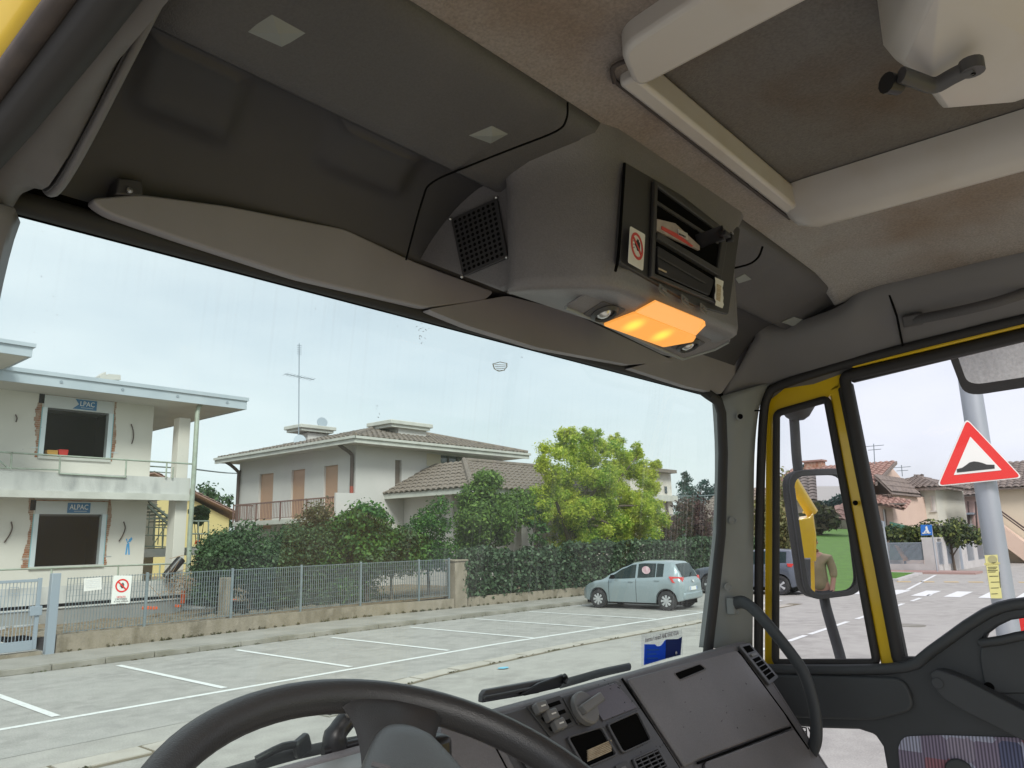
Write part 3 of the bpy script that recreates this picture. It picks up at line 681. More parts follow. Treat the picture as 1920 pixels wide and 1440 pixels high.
# side vent strip at the passenger end
vf = [dp(1382,1212,.004), dp(1402,1207,.004), dp(1457,1272,.004), dp(1440,1286,.004)]
vent = MB().prism(rpoly(vf, .004, 3), DN*.006).build('side_vent', M['dashdark'], dash, bevel=.001)
for k, (t0, t1) in enumerate(((.06,.20),(.22,.26))):
    pass
for t0, t1 in ((.06,.22),(.38,.47),(.49,.58),(.60,.69),(.71,.80),(.82,.92)):
    def at(u, t): return (vf[0]*(1-u)+vf[1]*u)*(1-t) + (vf[3]*(1-u)+vf[2]*u)*t
    MB().prism([at(.18,t0)+DN*.0063, at(.82,t0)+DN*.0063, at(.82,t1)+DN*.0063, at(.18,t1)+DN*.0063], DN*.0004).build('vent_slot', M['matblack'], vent)
MB().prism([at(.25,.27)+DN*.006, at(.75,.27)+DN*.006, at(.75,.34)+DN*.006, at(.25,.34)+DN*.006], DN*.004).build('vent_wheel', M['knob'], vent, bevel=.001)
# centre stack: upper control strip, blank panel, cubbies, lower vents
cst = [dp(905,1352,.001), dp(1150,1278,.001), dp(1166,1284,.001), dp(1262,1425,.001), dp(1282,1460,.001), dp(960,1560,.001)]
MB().prism(rpoly(cst, .006, 3), DN*.005).build('centre_stack', M['dashdark'], dash, bevel=.002)
blank = [dp(1112,1310,.0063), dp(1158,1284,.0063), dp(1192,1330,.0063), dp(1130,1352,.0063)]
blank = [dp(1095,1300,.0063), dp(1152,1281,.0063), dp(1193,1328,.0063), dp(1130,1353,.0063)]
MB().prism(blank, DN*.003).build('blank_panel', M['blank'], dash, bevel=.001)
sl = [dp(985,1325,.0063), dp(1048,1305,.0063), dp(1078,1360,.0063), dp(1030,1383,.0063)]
MB().prism(rpoly(sl, .003, 3), DN*.003).build('heater_panel', M['inset'], dash, bevel=.001)
def lerp4(q, u, t): return (q[0]*(1-u)+q[1]*u)*(1-t) + (q[3]*(1-u)+q[2]*u)*t
for t, u in ((.2,.2),(.5,.32),(.82,.35)):
    MB().prism([lerp4(sl,.12,t-.06)+DN*.0032, lerp4(sl,.9,t-.06)+DN*.0032, lerp4(sl,.9,t+.06)+DN*.0032, lerp4(sl,.12,t+.06)+DN*.0032], DN*.0005).build('slider_slot', M['matblack'], dash)
    c = lerp4(sl,u,t)+DN*.010; e1 = (sl[1]-sl[0]).normalized(); e2 = DN.cross(e1)
    kn = MB().obox(c, e1*.0135, e2*.009, DN*.008).build('slider_knob', M['knob'], dash, bevel=.003)
    MB().obox(c+DN*.0083, e1*.006, e2*.0012, DN*.0004).build('slider_mark', M['paper'], dash)
MB().prism(rpoly([dp(1053,1309,.0063), dp(1092,1299,.0063), dp(1122,1342,.0063), dp(1082,1360,.0063)], .003, 3), DN*.003).build('switch_plate', M['inset'], dash, bevel=.001)
kc = dp(1093,1331,.0093)
kno = MB().lathe(kc, DN, [(.030,0),(.030,.010),(.027,.013),(.0001,.013)], 28).build('fan_knob', M['knob'], dash, smooth=40)
e1 = (dp(1110,1317)-dp(1070,1345)).normalized(); e2 = DN.cross(e1)
MB().obox(kc+DN*.019+e1*.006, e1*.034, e2*.0085, DN*.008).build('knob_grip', M['knob'], dash, bevel=.003)
def cubby(pts, name, deep=True):
    q = [dp(x, y, .0063) for x, y in pts]; c = sum(q, V(0,0,0))/len(q)
    MB().prism(rpoly([c+(p-c)*.99 for p in q], .006, 3), DN*.0006).build(name, M['matblack'], dash)  # flat black plate: the hollow's shade is put into its colour
    MB().ring(rpoly([c+(p-c)*1.08 for p in q], .008, 3), rpoly([c+(p-c)*.98 for p in q], .006, 3), DN*.005).build('cubby_rim', M['dashdark'], dash, bevel=.001)
cubby([(1138,1361),(1193,1337),(1218,1388),(1166,1412)], 'cubby')
cubby([(1063,1385),(1125,1366),(1153,1416),(1095,1441)], 'cubby')
v1 = [dp(1183,1425,.0063), dp(1232,1403,.0063), dp(1252,1440,.0063), dp(1200,1465,.0063)]
vv = MB().ring(rpoly(v1, .004, 3), rpoly([lerp4(v1,.06,.06), lerp4(v1,.94,.06), lerp4(v1,.94,.94), lerp4(v1,.06,.94)], .003, 3), DN*.005).build('centre_vent', M['dashdark'], dash, bevel=.001)
MB().prism(v1, DN*.001).build('vent_cavity', M['matblack'], vv)
for k in range(5): MB().prism([lerp4(v1,.08,.1+.18*k)+DN*.002, lerp4(v1,.92,.1+.18*k)+DN*.002, lerp4(v1,.92,.15+.18*k)+DN*.002, lerp4(v1,.08,.15+.18*k)+DN*.002], DN*.003).build('vent_slat', M['dashdark'], vv)
for k in range(3): MB().prism([lerp4(v1,.25+.25*k,.06)+DN*.001, lerp4(v1,.27+.25*k,.06)+DN*.001, lerp4(v1,.27+.25*k,.94)+DN*.001, lerp4(v1,.25+.25*k,.94)+DN*.001], DN*.003).build('vent_blade', M['dashdark'], vv)
# rocker switches and side panel left of the stack
for pts in ([(972,1422),(996,1413),(1014,1440),(990,1452)], [(1004,1410),(1030,1401),(1050,1430),(1022,1442)], [(950,1388),(985,1378),(1000,1402),(965,1414)], [(1150,1438),(1172,1429),(1184,1448),(1160,1458)]):
    q = [dp(x, y, .0063) for x, y in pts]; MB().prism(rpoly(q, .002, 3), DN*.005).build('rocker_switch', M['inset'], dash, bevel=.0015)
    c = sum(q, V(0,0,0))/4; MB().prism([c+(p-c)*.35+DN*.0052 for p in q], DN*.0004).build('switch_symbol', M['knob'], dash)
MB().prism(rpoly([dp(818,1358,.002), dp(905,1352,.002), dp(985,1500,.002), dp(820,1500,.002)], .01, 3), DN*.012).build('instrument_cheek', M['dash'], dash, bevel=.008, seg=3)
MB().tube([dp(903,1355,.012), dp(980,1500,.012)], .003, 6).build('seam', M['matblack'], dash)
# instrument hood seen through the wheel
MB().grid([[V(x,.95,-.310), V(x,.88,-.285), V(x,.84,-.290), V(x,.81,-.315), V(x,.80,-.36)] for x in (.28,.45,.6,.75)]).build('instrument_hood', M['dashtop'], dash, smooth=70, thick=.01)
rg = random.Random(12); sc2 = MB()
for _ in range(46):
    if rg.random() < .7: x, y = rg.choice(((1118,1358),(1150,1348),(1185,1333),(1160,1290),(1180,1312),(1140,1282),(1240,1400),(1200,1398))); x += rg.gauss(0,9); y += rg.gauss(0,4)
    else: x, y = rg.uniform(1190,1440), rg.uniform(1270,1380)
    a = rg.uniform(0,3.1); l = rg.uniform(.8,2.6); sc2.prism([dp(x-l*math.cos(a),y-l*math.sin(a),.0098), dp(x+.5*math.sin(a),y-.5*math.cos(a),.0098), dp(x+l*math.cos(a),y+l*math.sin(a),.0098), dp(x-.5*math.sin(a),y+.5*math.cos(a),.0098)], DN*.0003)
sc2.build('scuff_marks', M['matblack'], dash, kind='stuff')
# ledger edges in the cubby
pb = MB()
for k in range(7):
    pb.prism([dp(1098,1428-k*3.2,.004), dp(1142,1409-k*3.2,.004), dp(1143,1410.6-k*3.2,.004), dp(1099,1430-k*3.2,.004)], DN*.006)
pb = pb.build('paper_bundle', M['oldpaper']); tag(pb, 'bundle of yellowed papers lying in the dashboard cubby', 'papers')
# ---- tablet-like holder lying on the dash top
dv = thing('dash_holder', 'flat black folding holder lying on the dashboard top behind the wheel', 'holder', P(975,1300,y=.93))
MB().prism([P(x, y, y=.955) for x, y in ((906,1303),(912,1294),(1055,1268),(1062,1278),(1010,1300),(905,1318))], (0,.012,0)).build('tray', M['dashdark'], dv, bevel=.002)
MB().prism([P(x, y, y=.945) for x, y in ((978,1301),(1012,1281),(1058,1264),(1062,1276),(1050,1290),(985,1305))], (0,.008,0)).build('flap', M['black'], dv, bevel=.002)
MB().tube(spline([P(1058,1266,y=.94), P(1062,1272,y=.94), P(1058,1280,y=.94)], 3), .004, 8).build('latch', M['black'], dv)
MB().tube([P(908,1308,y=.95), P(1000,1290,y=.95)], .003, 6).build('hinge', M['inset'], dv)
# ---- stalk with ring (drinks or phone clamp) on the dash
cl = thing('phone_clamp', 'black curved phone clamp with grey ring standing on the dash top', 'clamp', P(640,1400,y=.93))
MB().tube(spline([P(628,1404,y=.93), P(630,1378,y=.93), P(650,1350,y=.93), P(668,1335,y=.93)], 4), [.017]*5+[.014]*4+[.012]*4, 10).build('stalk', M['black'], cl, smooth=60)
MB().tube([P(668+18*math.cos(a*.5236), 1338+9*math.sin(a*.5236), y=.92) for a in range(12)], .0032, 6, closed=True).build('ring', M['knob'], cl, smooth=60)
MB().tube(spline([P(605,1410,y=.925), P(640,1400,y=.925), P(690,1388,y=.925)], 3), .006, 8).build('foot', M['black'], cl, smooth=60)
# ---- blue permit wallet at the foot of the pane
pw = thing('permit_wallet', 'blue plastic permit wallet with white backing leaning against the windscreen', 'wallet', ws(1240,1245,.004))
wsq = [(1206,1249),(1203,1190),(1280,1180),(1278,1230)]
MB().prism([ws(x, y, .010) for x, y in ((1203,1250),(1203,1188),(1279,1180),(1281,1228))], (0,.0008,0)).build('backing', glass_mat('clear sleeve', (.95,.955,.965), .03, .25), pw)
MB().prism([ws(x, y, .014) for x, y in ((1208,1247),(1209,1208),(1228,1208),(1232,1211.5),(1238,1211.5),(1242,1208),(1248,1200),(1249,1235))], (0,.0012,0)).build('sleeve', M['blue'], pw)
MB().prism([ws(x, y, .0145) for x, y in ((1248,1235),(1249,1199),(1272,1198),(1279,1194),(1276,1228))], (0,.0012,0)).build('flap', M['navy'], pw)
MB().lathe(ws(1267.5,1224,.0165), (0,-1,-.13), [(.0001,.002),(.0035,.0015),(.004,0)], 14).build('popper', M['paper'], pw)
text('lettering', 'AUTOFFICINA Enzio Lorenzi', .016, ws(1242,1193,.0115), (-1,0,-.0), (0,-.13,1), mat('faint grey lettering', (.48,.48,.49), .7), pw, wid=.155)
for k, (x0, x1) in enumerate(((1213,1236),(1213,1231),(1213,1234))):
    MB().prism([ws(x0,1217+k*8,.0155), ws(x1,1216.5+k*8,.0155), ws(x1,1219.5+k*8,.0155), ws(x0,1220+k*8,.0155)], (0,.0003,0)).build('print', M['teal'], pw)

# ---- wipers outside
def wiper(pts, name='wiper_arm'):
    q = [P(x, y, y=yy) for x, y, yy in pts]
    return MB().tube(spline(q, 4), .009, 8, flat=.6).build(name, M['dashdark'], truck, smooth=60)
w1 = wiper([(300,1490,1.07),(430,1450,1.07),(560,1412,1.07),(700,1385,1.07)])
MB().tube(spline([P(480,1425,y=1.06), P(530,1400,y=1.05), P(566,1396,y=1.05)], 3), .006, 8).build('hose', M['black'], w1, smooth=60)
MB().obox(P(566,1398,y=1.05), (.012,0,.006), (0,.008,0), (-.004,0,.012)).build('pivot', M['black'], w1, bevel=.004)
w2 = wiper([(1050,1283,1.04),(1090,1272,1.04),(1125,1262,1.04),(1180,1250,1.05)])

# ---- steering wheel
SWC, TILT = V(.46,.50,-.249), math.radians(25)
WX, WV, WNn = V(1,0,0), V(0,math.cos(TILT),math.sin(TILT)), V(0,-math.sin(TILT),math.cos(TILT))
def wp(a, r, h=0.0): return SWC + WX*(r*math.cos(a)) + WV*(r*math.sin(a)) + WNn*h
sw = MB().tube([wp(math.radians(a), .2195) for a in range(0, 360, 5)], .0172, 14, closed=True, up=WNn).build('steering_wheel', M['wheel'], truck, smooth=80)
def spoke(a0, w0, w1, lay):
    rows = []
    for k in range(17):
        t = k/16; r = .05 + (.217-.05)*t
        w = w0 + (w1-w0)*t + .040*t**4
        h = -.03*(1-t)**1.5 + lay; q_ = 1 - .55*t**6
        cx = wp(a0, r, h); tn = -WX*math.sin(a0) + WV*math.cos(a0)
        rows.append([cx - tn*w, cx - tn*w*.8 + WNn*.010*q_, cx + WNn*.0135*q_, cx + tn*w*.8 + WNn*.010*q_, cx + tn*w, cx + tn*w*.8 - WNn*.010*q_, cx - tn*w*.8 - WNn*.010*q_])
    return rows
SPA = math.radians(60)
for a0 in (SPA, SPA+math.pi*.66, SPA+math.pi*1.33):
    mb = MB().grid(spoke(a0, .040, .030, .0), True); mb.build('spoke', M['wheel'], sw, smooth=70)
# centre pad: a raised tongue running up the visible spoke
rows = []
for k in range(20):
    t = k/19; r = -.13 + .292*t; w = .082*(1-t)**1.1 + .030*math.sqrt(max(.02, 1-t**8)); h = .020 - .016*t**2 - .012*max(0, .3-t)
    cx = wp(SPA, r, h); tn = -WX*math.sin(SPA) + WV*math.cos(SPA); rim_ = min(1.0, (1.001-t)*9)**.5
    rows.append([cx - tn*w - WNn*.03] + [cx + tn*w*math.sin(a*math.pi/16) + WNn*(.018*rim_*math.cos(a*math.pi/16)**.6 if abs(a) < 8 else 0) for a in range(-8, 9)] + [cx + tn*w - WNn*.03])
mb = MB().grid(rows, True); nn_ = len(rows[0]); mb.f.append(tuple(len(mb.v)-nn_+q for q in range(nn_))); mb.m.append(0)
mb.build('centre_pad', M['pad'], sw, smooth=50)
hornm = PP(697,1432, wp(SPA,.02,.04), WNn)
MB().tube([hornm, hornm + V(.010,-.012,-.004)], .0022, 6).build('horn_mark', M['dashdark'], sw)
MB().disc(SWC - WNn*.16, WNn, .035, .13, 16).build('column', M['inset'], sw, smooth=40)
MB().lathe(P(811,1418,y=.68), (.2,-.8,.4), [(.014,0),(.014,.005),(.010,.007),(.0001,.007)], 16).build('ignition_lock', M['screw'], truck, smooth=40)
MB().obox(P(811,1428,y=.70), (.016,0,0), (0,.02,0), (0,0,.03)).build('lock_housing', M['black'], truck, bevel=.008)

# ---- passenger door
DX = 2.08
def dq(x, y, xx=DX): return P(x, y, x=xx)
qwin = [dq(1452,768), dq(1553,740), dq(1648,1243), dq(1450,1243)]        # quarter light
mwin = [dq(1590,708), dq(2140,576), dq(2300,1250), dq(1690,1243)]        # main pane
# yellow pressed frame, then black channel frames proud of it
fr_o = [dq(1436,1250), dq(1438,760), dq(1452,732), dq(1490,714), dq(1575,688), dq(2160,545), dq(2170,570), dq(1600,712), dq(1590,726), dq(1560,740), dq(1456,768), dq(1447,790), dq(1447,1250)]
door = MB().prism(rpoly([dq(1433,1262), dq(1436,752), dq(1466,722), dq(2150,548), dq(2162,580), dq(1586,706), dq(1578,722), dq(1556,744), dq(1458,770), dq(1448,786), dq(1450,1262)], .012, 3), (.045,0,0)).build('passenger_door', M['yellow'], truck, bevel=.006, seg=3)
MB().prism([dq(1553,730), dq(1582,700), dq(1688,1248), dq(1652,1252)], (.04,0,0)).build('window_post', M['yellow'], door, bevel=.006, seg=3)
def chan(pts, r, name='window_channel', x=DX-.004, closed=False):
    return MB().tube(rpoly([dq(a, b, x) for a, b in pts], .014, 4) if closed else spline([dq(a, b, x) for a, b in pts], 1), r, 8, closed=closed, flat=1.0).build(name, M['rubber'], door, smooth=60)
chan([(1456,775),(1551,748),(1644,1243),(1454,1243)], .0105, closed=True)
chan([(1583,706),(2130,578),(2260,1245),(1686,1243)], .0155, closed=True)
MB().prism([dq(1570,728,DX-.006), dq(1594,716,DX-.006), dq(1700,1246,DX-.006), dq(1676,1248,DX-.006)], (.03,0,0)).build('run_channel', M['rubber'], door, bevel=.004)
MB().prism([dq(1588,690,DX-.003), dq(1596,717,DX-.003), dq(2130,588,DX-.003), dq(2130,560,DX-.003)], (.02,0,0)).build('run_channel', M['rubber'], door, bevel=.004)
MB().add([p+V(.018,0,0) for p in qwin], [(0,1,2,3)]).build('quarter_light', M['sideglass'], door)
MB().add([p+V(.022,0,0) for p in mwin], [(0,1,2,3)]).build('door_window', M['sideglass'], door)
MB().prism([dq(1560,682,2.058), dq(1600,689,2.058), dq(1760,651,2.058), dq(1925,611,2.058), dq(2150,556,2.058), dq(2150,546,2.058), dq(1925,602,2.058), dq(1760,641,2.058)], (.012,0,0)).build('frame_edge', M['yellow'], door, bevel=.003)
for x, y in ((1480,717),(1604,943)):
    MB().disc(dq(x, y, DX-.012), (-1,0,0), .0065, .002, 14).build('screw_hole', M['matblack'], door)
# moulded door panel, cut out for the lower window
def dm(x, y, o=0.0): return P(x, y, x=2.055-o)
panel_o = [dm(1424,1250), dm(1580,1250), dm(1690,1247), dm(1712,1240), dm(1742,1218), dm(1800,1180), dm(1850,1147), dm(1886,1135), dm(1960,1124), dm(2200,1122), dm(2200,1148), dm(2050,1150), dm(1930,1158), dm(1895,1163), dm(1870,1175), dm(1850,1190), dm(1844,1203), dm(1930,1187), dm(2050,1179), dm(2200,1178), dm(2300,1600), dm(1675,1600), dm(1662,1440), dm(1655,1400), dm(1640,1378), dm(1610,1368), dm(1540,1366), dm(1490,1362), dm(1430,1355)]
MB().prism(panel_o, (.045,0,0)).build('door_panel', M['door'], door, bevel=.012, seg=3)
MB().tube(spline([dm(1424,1254,.0), dm(1580,1256,.0), dm(1700,1250,.0), dm(1745,1222,.0), dm(1850,1150,.0), dm(1930,1130,.0), dm(2100,1124)], 3), .013, 8).build('panel_edge', M['door'], door, smooth=70)
hol = [dm(1843,1203,.004), dm(1848,1190,.004), dm(1875,1170,.004), dm(1930,1158,.004), dm(2050,1150,.004), dm(2050,1178,.004), dm(1930,1186,.004)]
MB().prism(rpoly([dm(1838,1206,.0), dm(1925,1188,.0), dm(2060,1178,.0), dm(2060,1300,.0), dm(1850,1300,.0), dm(1838,1240)], .02, 4), (-.006,0,0)).build('grip_pocket', M['door'], door, bevel=.005)
MB().tube(spline([dm(1838,1206,.008), dm(1880,1200,.012), dm(1930,1190,.012), dm(2060,1180,.012)], 3), .010, 8).build('grip_edge', M['door'], door, smooth=60)
arm = [dm(1742,1262,.05), dm(1757,1256,.05), dm(1800,1270,.05), dm(1925,1335,.05), dm(2060,1400,.05), dm(2060,1460,.05), dm(1930,1395,.05), dm(1800,1330,.05), dm(1760,1305,.05)]
armr = MB().prism(rpoly(arm, .015, 4), (.05,0,0)).build('pull_bar', M['door'], door, bevel=.010, seg=3)
MB().disc(dm(1758,1281,.052), (-1,0,0), .012, .002, 18).build('bar_cap', M['door'], door, bevel=.001)
MB().disc(dm(1855,1288,.001), (-1,0,0), .011, .006, 16).build('screw_well', M['matblack'], door)
MB().prism(rpoly([dm(1428,1262,.0), dm(1700,1270,.0), dm(1720,1330,.0), dm(1640,1350,.0), dm(1500,1345,.0), dm(1428,1335,.0)], .03, 4), (-.012,0,0)).build('panel_bulge', M['door'], door, bevel=.012, seg=3)
mfab = bpy.data.materials.new('striped door cloth'); mfab.use_nodes = True
_n, _l = mfab.node_tree.nodes, mfab.node_tree.links; _b = _n['Principled BSDF']; _b.inputs['Roughness'].default_value = .95
_t = _n.new('ShaderNodeTexCoord'); _s = _n.new('ShaderNodeMapping'); _s.inputs['Rotation'].default_value = (0, math.pi/2, 0); _s.inputs['Scale'].default_value = (1,1,1); _l.new(_t.outputs['Object'], _s.inputs[0])
_v = _n.new('ShaderNodeTexVoronoi'); _v.distance = 'CHEBYCHEV'; _v.inputs['Scale'].default_value = 20; _v.inputs['Randomness'].default_value = .35; _l.new(_t.outputs['Object'], _v.inputs['Vector'])
_r = _n.new('ShaderNodeValToRGB'); _r.color_ramp.interpolation = 'CONSTANT'
for p_, c_2 in ((0,(.20,.17,.24)),(.3,(.26,.23,.30)),(.5,(.10,.11,.19)),(.62,(.33,.34,.44)),(.75,(.27,.13,.16)),(.85,(.18,.15,.22))):
    e_ = _r.color_ramp.elements.new(p_) if p_ > 0 else _r.color_ramp.elements[0]; e_.position = p_; e_.color = (*c_2, 1)
_r.color_ramp.elements.remove(_r.color_ramp.elements[-1])
_sx = _n.new('ShaderNodeSeparateColor'); _l.new(_v.outputs['Color'], _sx.inputs[0]); _l.new(_sx.outputs[0], _r.inputs[0])
_w = _n.new('ShaderNodeTexWave'); _w.bands_direction = 'Y'; _w.inputs['Scale'].default_value = 45; _l.new(_t.outputs['Object'], _w.inputs['Vector'])
_m = _n.new('ShaderNodeMixRGB'); _m.blend_type = 'OVERLAY'; _m.inputs[0].default_value = .5; _l.new(_r.outputs[0], _m.inputs[1]); _l.new(_w.outputs['Color'], _m.inputs[2]); _l.new(_m.outputs[0], _b.inputs['Base Color'])
fabric = [dm(1684,1400,.001), dm(1694,1381,.001), dm(1760,1378,.001), dm(2060,1388,.001), dm(2060,1600,.001), dm(1700,1600,.001)]
MB().prism(rpoly(fabric, .02, 4), (-.002,0,0)).build('cloth_panel', mfab, door)
MB().disc(dm(1800,1448,.001), (-1,0,0), .03, .012, 16).build('winder_boss', M['door'], door, bevel=.004)
MB().add([dm(1425,1350,-.03), dm(1660,1360,-.03), dm(1690,1650,-.03), dm(1425,1650,-.03)], [(0,1,2,3)]).build('lower_window', M['sideglass'], door)
text('glass_lettering', 'IVECO', .034, P(1502,1372,x=2.078), (0,1,0), (0,0,1), M['blackprint'], door, wid=.085)
# grab handle on the hinge pillar
gpts = [P(1372,1133,x=1.98), P(1396,1130,x=1.95), P(1430,1160,x=1.93), P(1490,1235,x=1.93), P(1512,1275,x=1.93), P(1527,1330,x=1.93), P(1530,1385,x=1.93), P(1517,1420,x=1.94), P(1500,1470,x=1.98)]
gb = MB().tube(spline(gpts, 5), .0165, 10, flat=.6).build('pillar_grab_handle', M['door'], truck, smooth=60)
MB().obox(P(1374,1136,x=1.975), (.015,0,0), (0,.012,0), (0,0,.022)).build('bracket', M['trim'], gb, bevel=.004)
# ---- outside of the cab, as the mirrors see it
MB().box(2.10,2.14,-1.30,-.30,-1.55,-.35).build('cab_side', M['yellow'], truck, bevel=.02)
# ================================================================== OUTSIDE: GROUND AND STREET
G = -ZO
M.update(
    asphalt=mat('worn pale asphalt', (.37,.355,.325), .9, var=(.30,.285,.26), vs=.55, vmin=.38, vmax=.66, var2=(.40,.385,.35), vs2=2.5, bump=.35, bs=60, fine=.12, fs=45, det=6, spot=(.29,.275,.255), ss=.9),
    asphaltp=mat('parking bay asphalt', (.345,.335,.31), .9, var=(.275,.265,.245), vs=.8, vmin=.38, vmax=.66, var2=(.375,.36,.335), vs2=3, bump=.35, bs=70, fine=.12, fs=45, det=6, spot=(.265,.255,.24), ss=1.1),
    paint=mat('white road paint', (.74,.75,.73), .7, var=(.55,.56,.54), vs=9, vmin=.52, vmax=.78, det=6),
    ypaint=mat('yellow road paint', (.62,.42,.14), .8, var=(.5,.38,.2), vs=6),
    pave=mat('pavement concrete', (.34,.32,.285), .9, var=(.27,.255,.225), vs=1.3, bump=.4, bs=60, fine=.08, fs=50, det=6),
    kerb=mat('kerb stone', (.29,.275,.24), .9, var=(.20,.19,.155), vs=1.6, vmin=.4, vmax=.62, bump=.4, bs=40, det=6),
    slab=mat('gutter slab concrete', (.47,.44,.385), .9, var=(.40,.37,.32), vs=2.5, bump=.3, bs=50),
    joint=mat('dirt in joints', (.16,.135,.09), 1.0),
    lowwall=mat('weathered wall concrete', (.25,.215,.16), .9, var=(.165,.14,.10), vs=1.1, vmin=.40, vmax=.62, var2=(.29,.25,.195), vs2=4, bump=.5, bs=30, det=7, stretch=(1,1,.5)),
    galv=mat('galvanised steel', (.24,.285,.30), .5, .35, var=(.20,.24,.26), vs=6),
    gate=mat('grey painted steel', (.30,.35,.40), .45, .2),
    dirt=mat('bare dirt', (.23,.165,.105), 1.0, var=(.16,.115,.075), vs=1.5, bump=.8, bs=9, var2=(.30,.24,.16), vs2=6, det=6),
    concrete=mat('new concrete', (.52,.51,.49), .85, var=(.45,.44,.42), vs=1.5, bump=.2, bs=30),
    render=mat('off-white wall render', (.66,.635,.58), .9, var=(.61,.585,.53), vs=.6, bump=.15, bs=50, det=6),
    render2=mat('pale grey wall render', (.60,.575,.56), .9, var=(.55,.53,.515), vs=.6, bump=.15, bs=50, det=6),
    stained=mat('stained balcony concrete', (.54,.54,.52), .9, var=(.30,.305,.30), vs=1.0, vmin=.48, vmax=.74, stretch=(1.6,1,.55), bump=.2, bs=30, det=7),
    fascia=mat('blue grey roof flashing', (.47,.53,.58), .5, .1, var=(.42,.48,.53), vs=1.2),
    soffit=mat('soffit plaster', (.55,.53,.48), .9, var=(.5,.48,.44), vs=1),
    basewall=mat('grey plinth', (.30,.30,.29), .9, var=(.25,.25,.24), vs=1.2),
    brick=mat('exposed brick', (.36,.14,.07), .95, var=(.26,.12,.07), vs=8, var2=(.42,.30,.22), vs2=5, bump=.8, bs=25),
    alu=mat('aluminium frame', (.60,.66,.68), .4, .3), foam=mat('teal edge foam', (.24,.46,.50), .7),
    box=mat('shutter box sheet', (.56,.58,.59), .5, .2),
    alpac=mat('blue sign print', (.035,.17,.36), .5), lwhite=mat('white print', (.8,.8,.8), .5),
    greenrail=mat('pale green railing', (.36,.42,.35), .55, .1, var=(.30,.33,.27), vs=5),
    rail=mat('brown railing', (.20,.11,.095), .55), pipe=mat('dark copper pipe', (.085,.055,.05), .5, .2), redpipe=mat('red brown pipe', (.30,.06,.04), .5),
    tile=mat('grey brown roof tile', (.17,.142,.125), .85, var=(.11,.095,.088), vs=2.2, var2=(.23,.185,.15), vs2=7, bump=.5, bs=25),
    tile2=mat('brown roof tile', (.18,.148,.128), .85, var=(.115,.095,.085), vs=2.2, var2=(.23,.185,.155), vs2=7, bump=.5, bs=25),
    redtile=mat('terracotta roof tile', (.30,.17,.135), .85, var=(.22,.12,.095), vs=1.2, var2=(.36,.23,.185), vs2=5, bump=.5, bs=25),
    gutter=mat('cream gutter board', (.56,.56,.52), .6, var=(.48,.48,.44), vs=2),
    shutter=mat('tan roller shutter', (.56,.36,.255), .7), shutter2=mat('brown roller shutter', (.17,.13,.11), .7),
    darkglass=mat('dark window glass', (.02,.03,.04), .08, spec=.8), room=mat('room plaster darkened as unlit', (.012,.012,.013), .9),
    yellowwall=mat('yellow wall render', (.66,.55,.26), .9), peach=mat('peach wall render', (.64,.49,.39), .9, var=(.60,.455,.36), vs=.6),
    mint=mat('pale green wall render', (.62,.62,.52), .9, var=(.56,.57,.49), vs=.5), pink=mat('pink wall render', (.66,.47,.42), .9), cream=mat('cream wall render', (.62,.55,.42), .9, var=(.57,.50,.38), vs=.5),
    olive=mat('olive wall render', (.32,.34,.22), .9), whitewash=mat('patchy white wall', (.62,.58,.53), .9, var=(.45,.40,.36), vs=1.5, vmin=.5, vmax=.7),
    bark=mat('bark', (.10,.075,.055), .95, bump=.8, bs=18), twig=mat('dry brushwood', (.28,.19,.12), .95),
    oplast=mat('orange plastic', (.85,.14,.03), .5), steelpole=mat('galvanised lamp post', (.42,.45,.48), .45, .45, var=(.36,.39,.42), vs=5, stretch=(1,1,.3)),
    signred=mat('sign red', (.72,.025,.02), .35), signwhite=mat('sign white', (.78,.78,.74), .4), signblue=mat('sign blue', (.02,.16,.55), .4), ypaper=mat('yellow notice paper', (.74,.70,.28), .8),
    grass=mat('lawn', (.075,.20,.008), .9, var=(.055,.15,.006), vs=3), net=mat('green shade net', (.10,.26,.18), .9),
)
L_green = leaf_mat('dark shrub leaves', (.035,.075,.032), (.065,.125,.05), (.10,.165,.07))
L_laurel = leaf_mat('laurel leaves', (.06,.13,.025), (.11,.20,.04), (.17,.26,.05))
L_bush = leaf_mat('mixed shrub leaves', (.03,.10,.022), (.055,.15,.03), (.12,.22,.045), sc=1.2)
L_lime = leaf_mat('yellow green leaves', (.27,.45,.045), (.52,.60,.06), (.62,.60,.13), sc=.7, trans=.58)
L_ivy = leaf_mat('ivy leaves', (.03,.065,.028), (.055,.105,.045), (.13,.19,.11), sc=1.5)
L_brown = leaf_mat('russet shrub leaves', (.10,.095,.045), (.14,.11,.055), (.08,.11,.035), sc=1.2)
L_purple = leaf_mat('purple plum leaves', (.075,.035,.035), (.11,.05,.045), (.10,.08,.05), sc=1)
L_conif = leaf_mat('far conifer needles', (.03,.07,.06), (.05,.10,.085), None, sc=.4)
L_cloth = leaf_mat('clipped plane leaves', (.03,.06,.02), (.07,.11,.03), (.20,.22,.05), sc=.9)
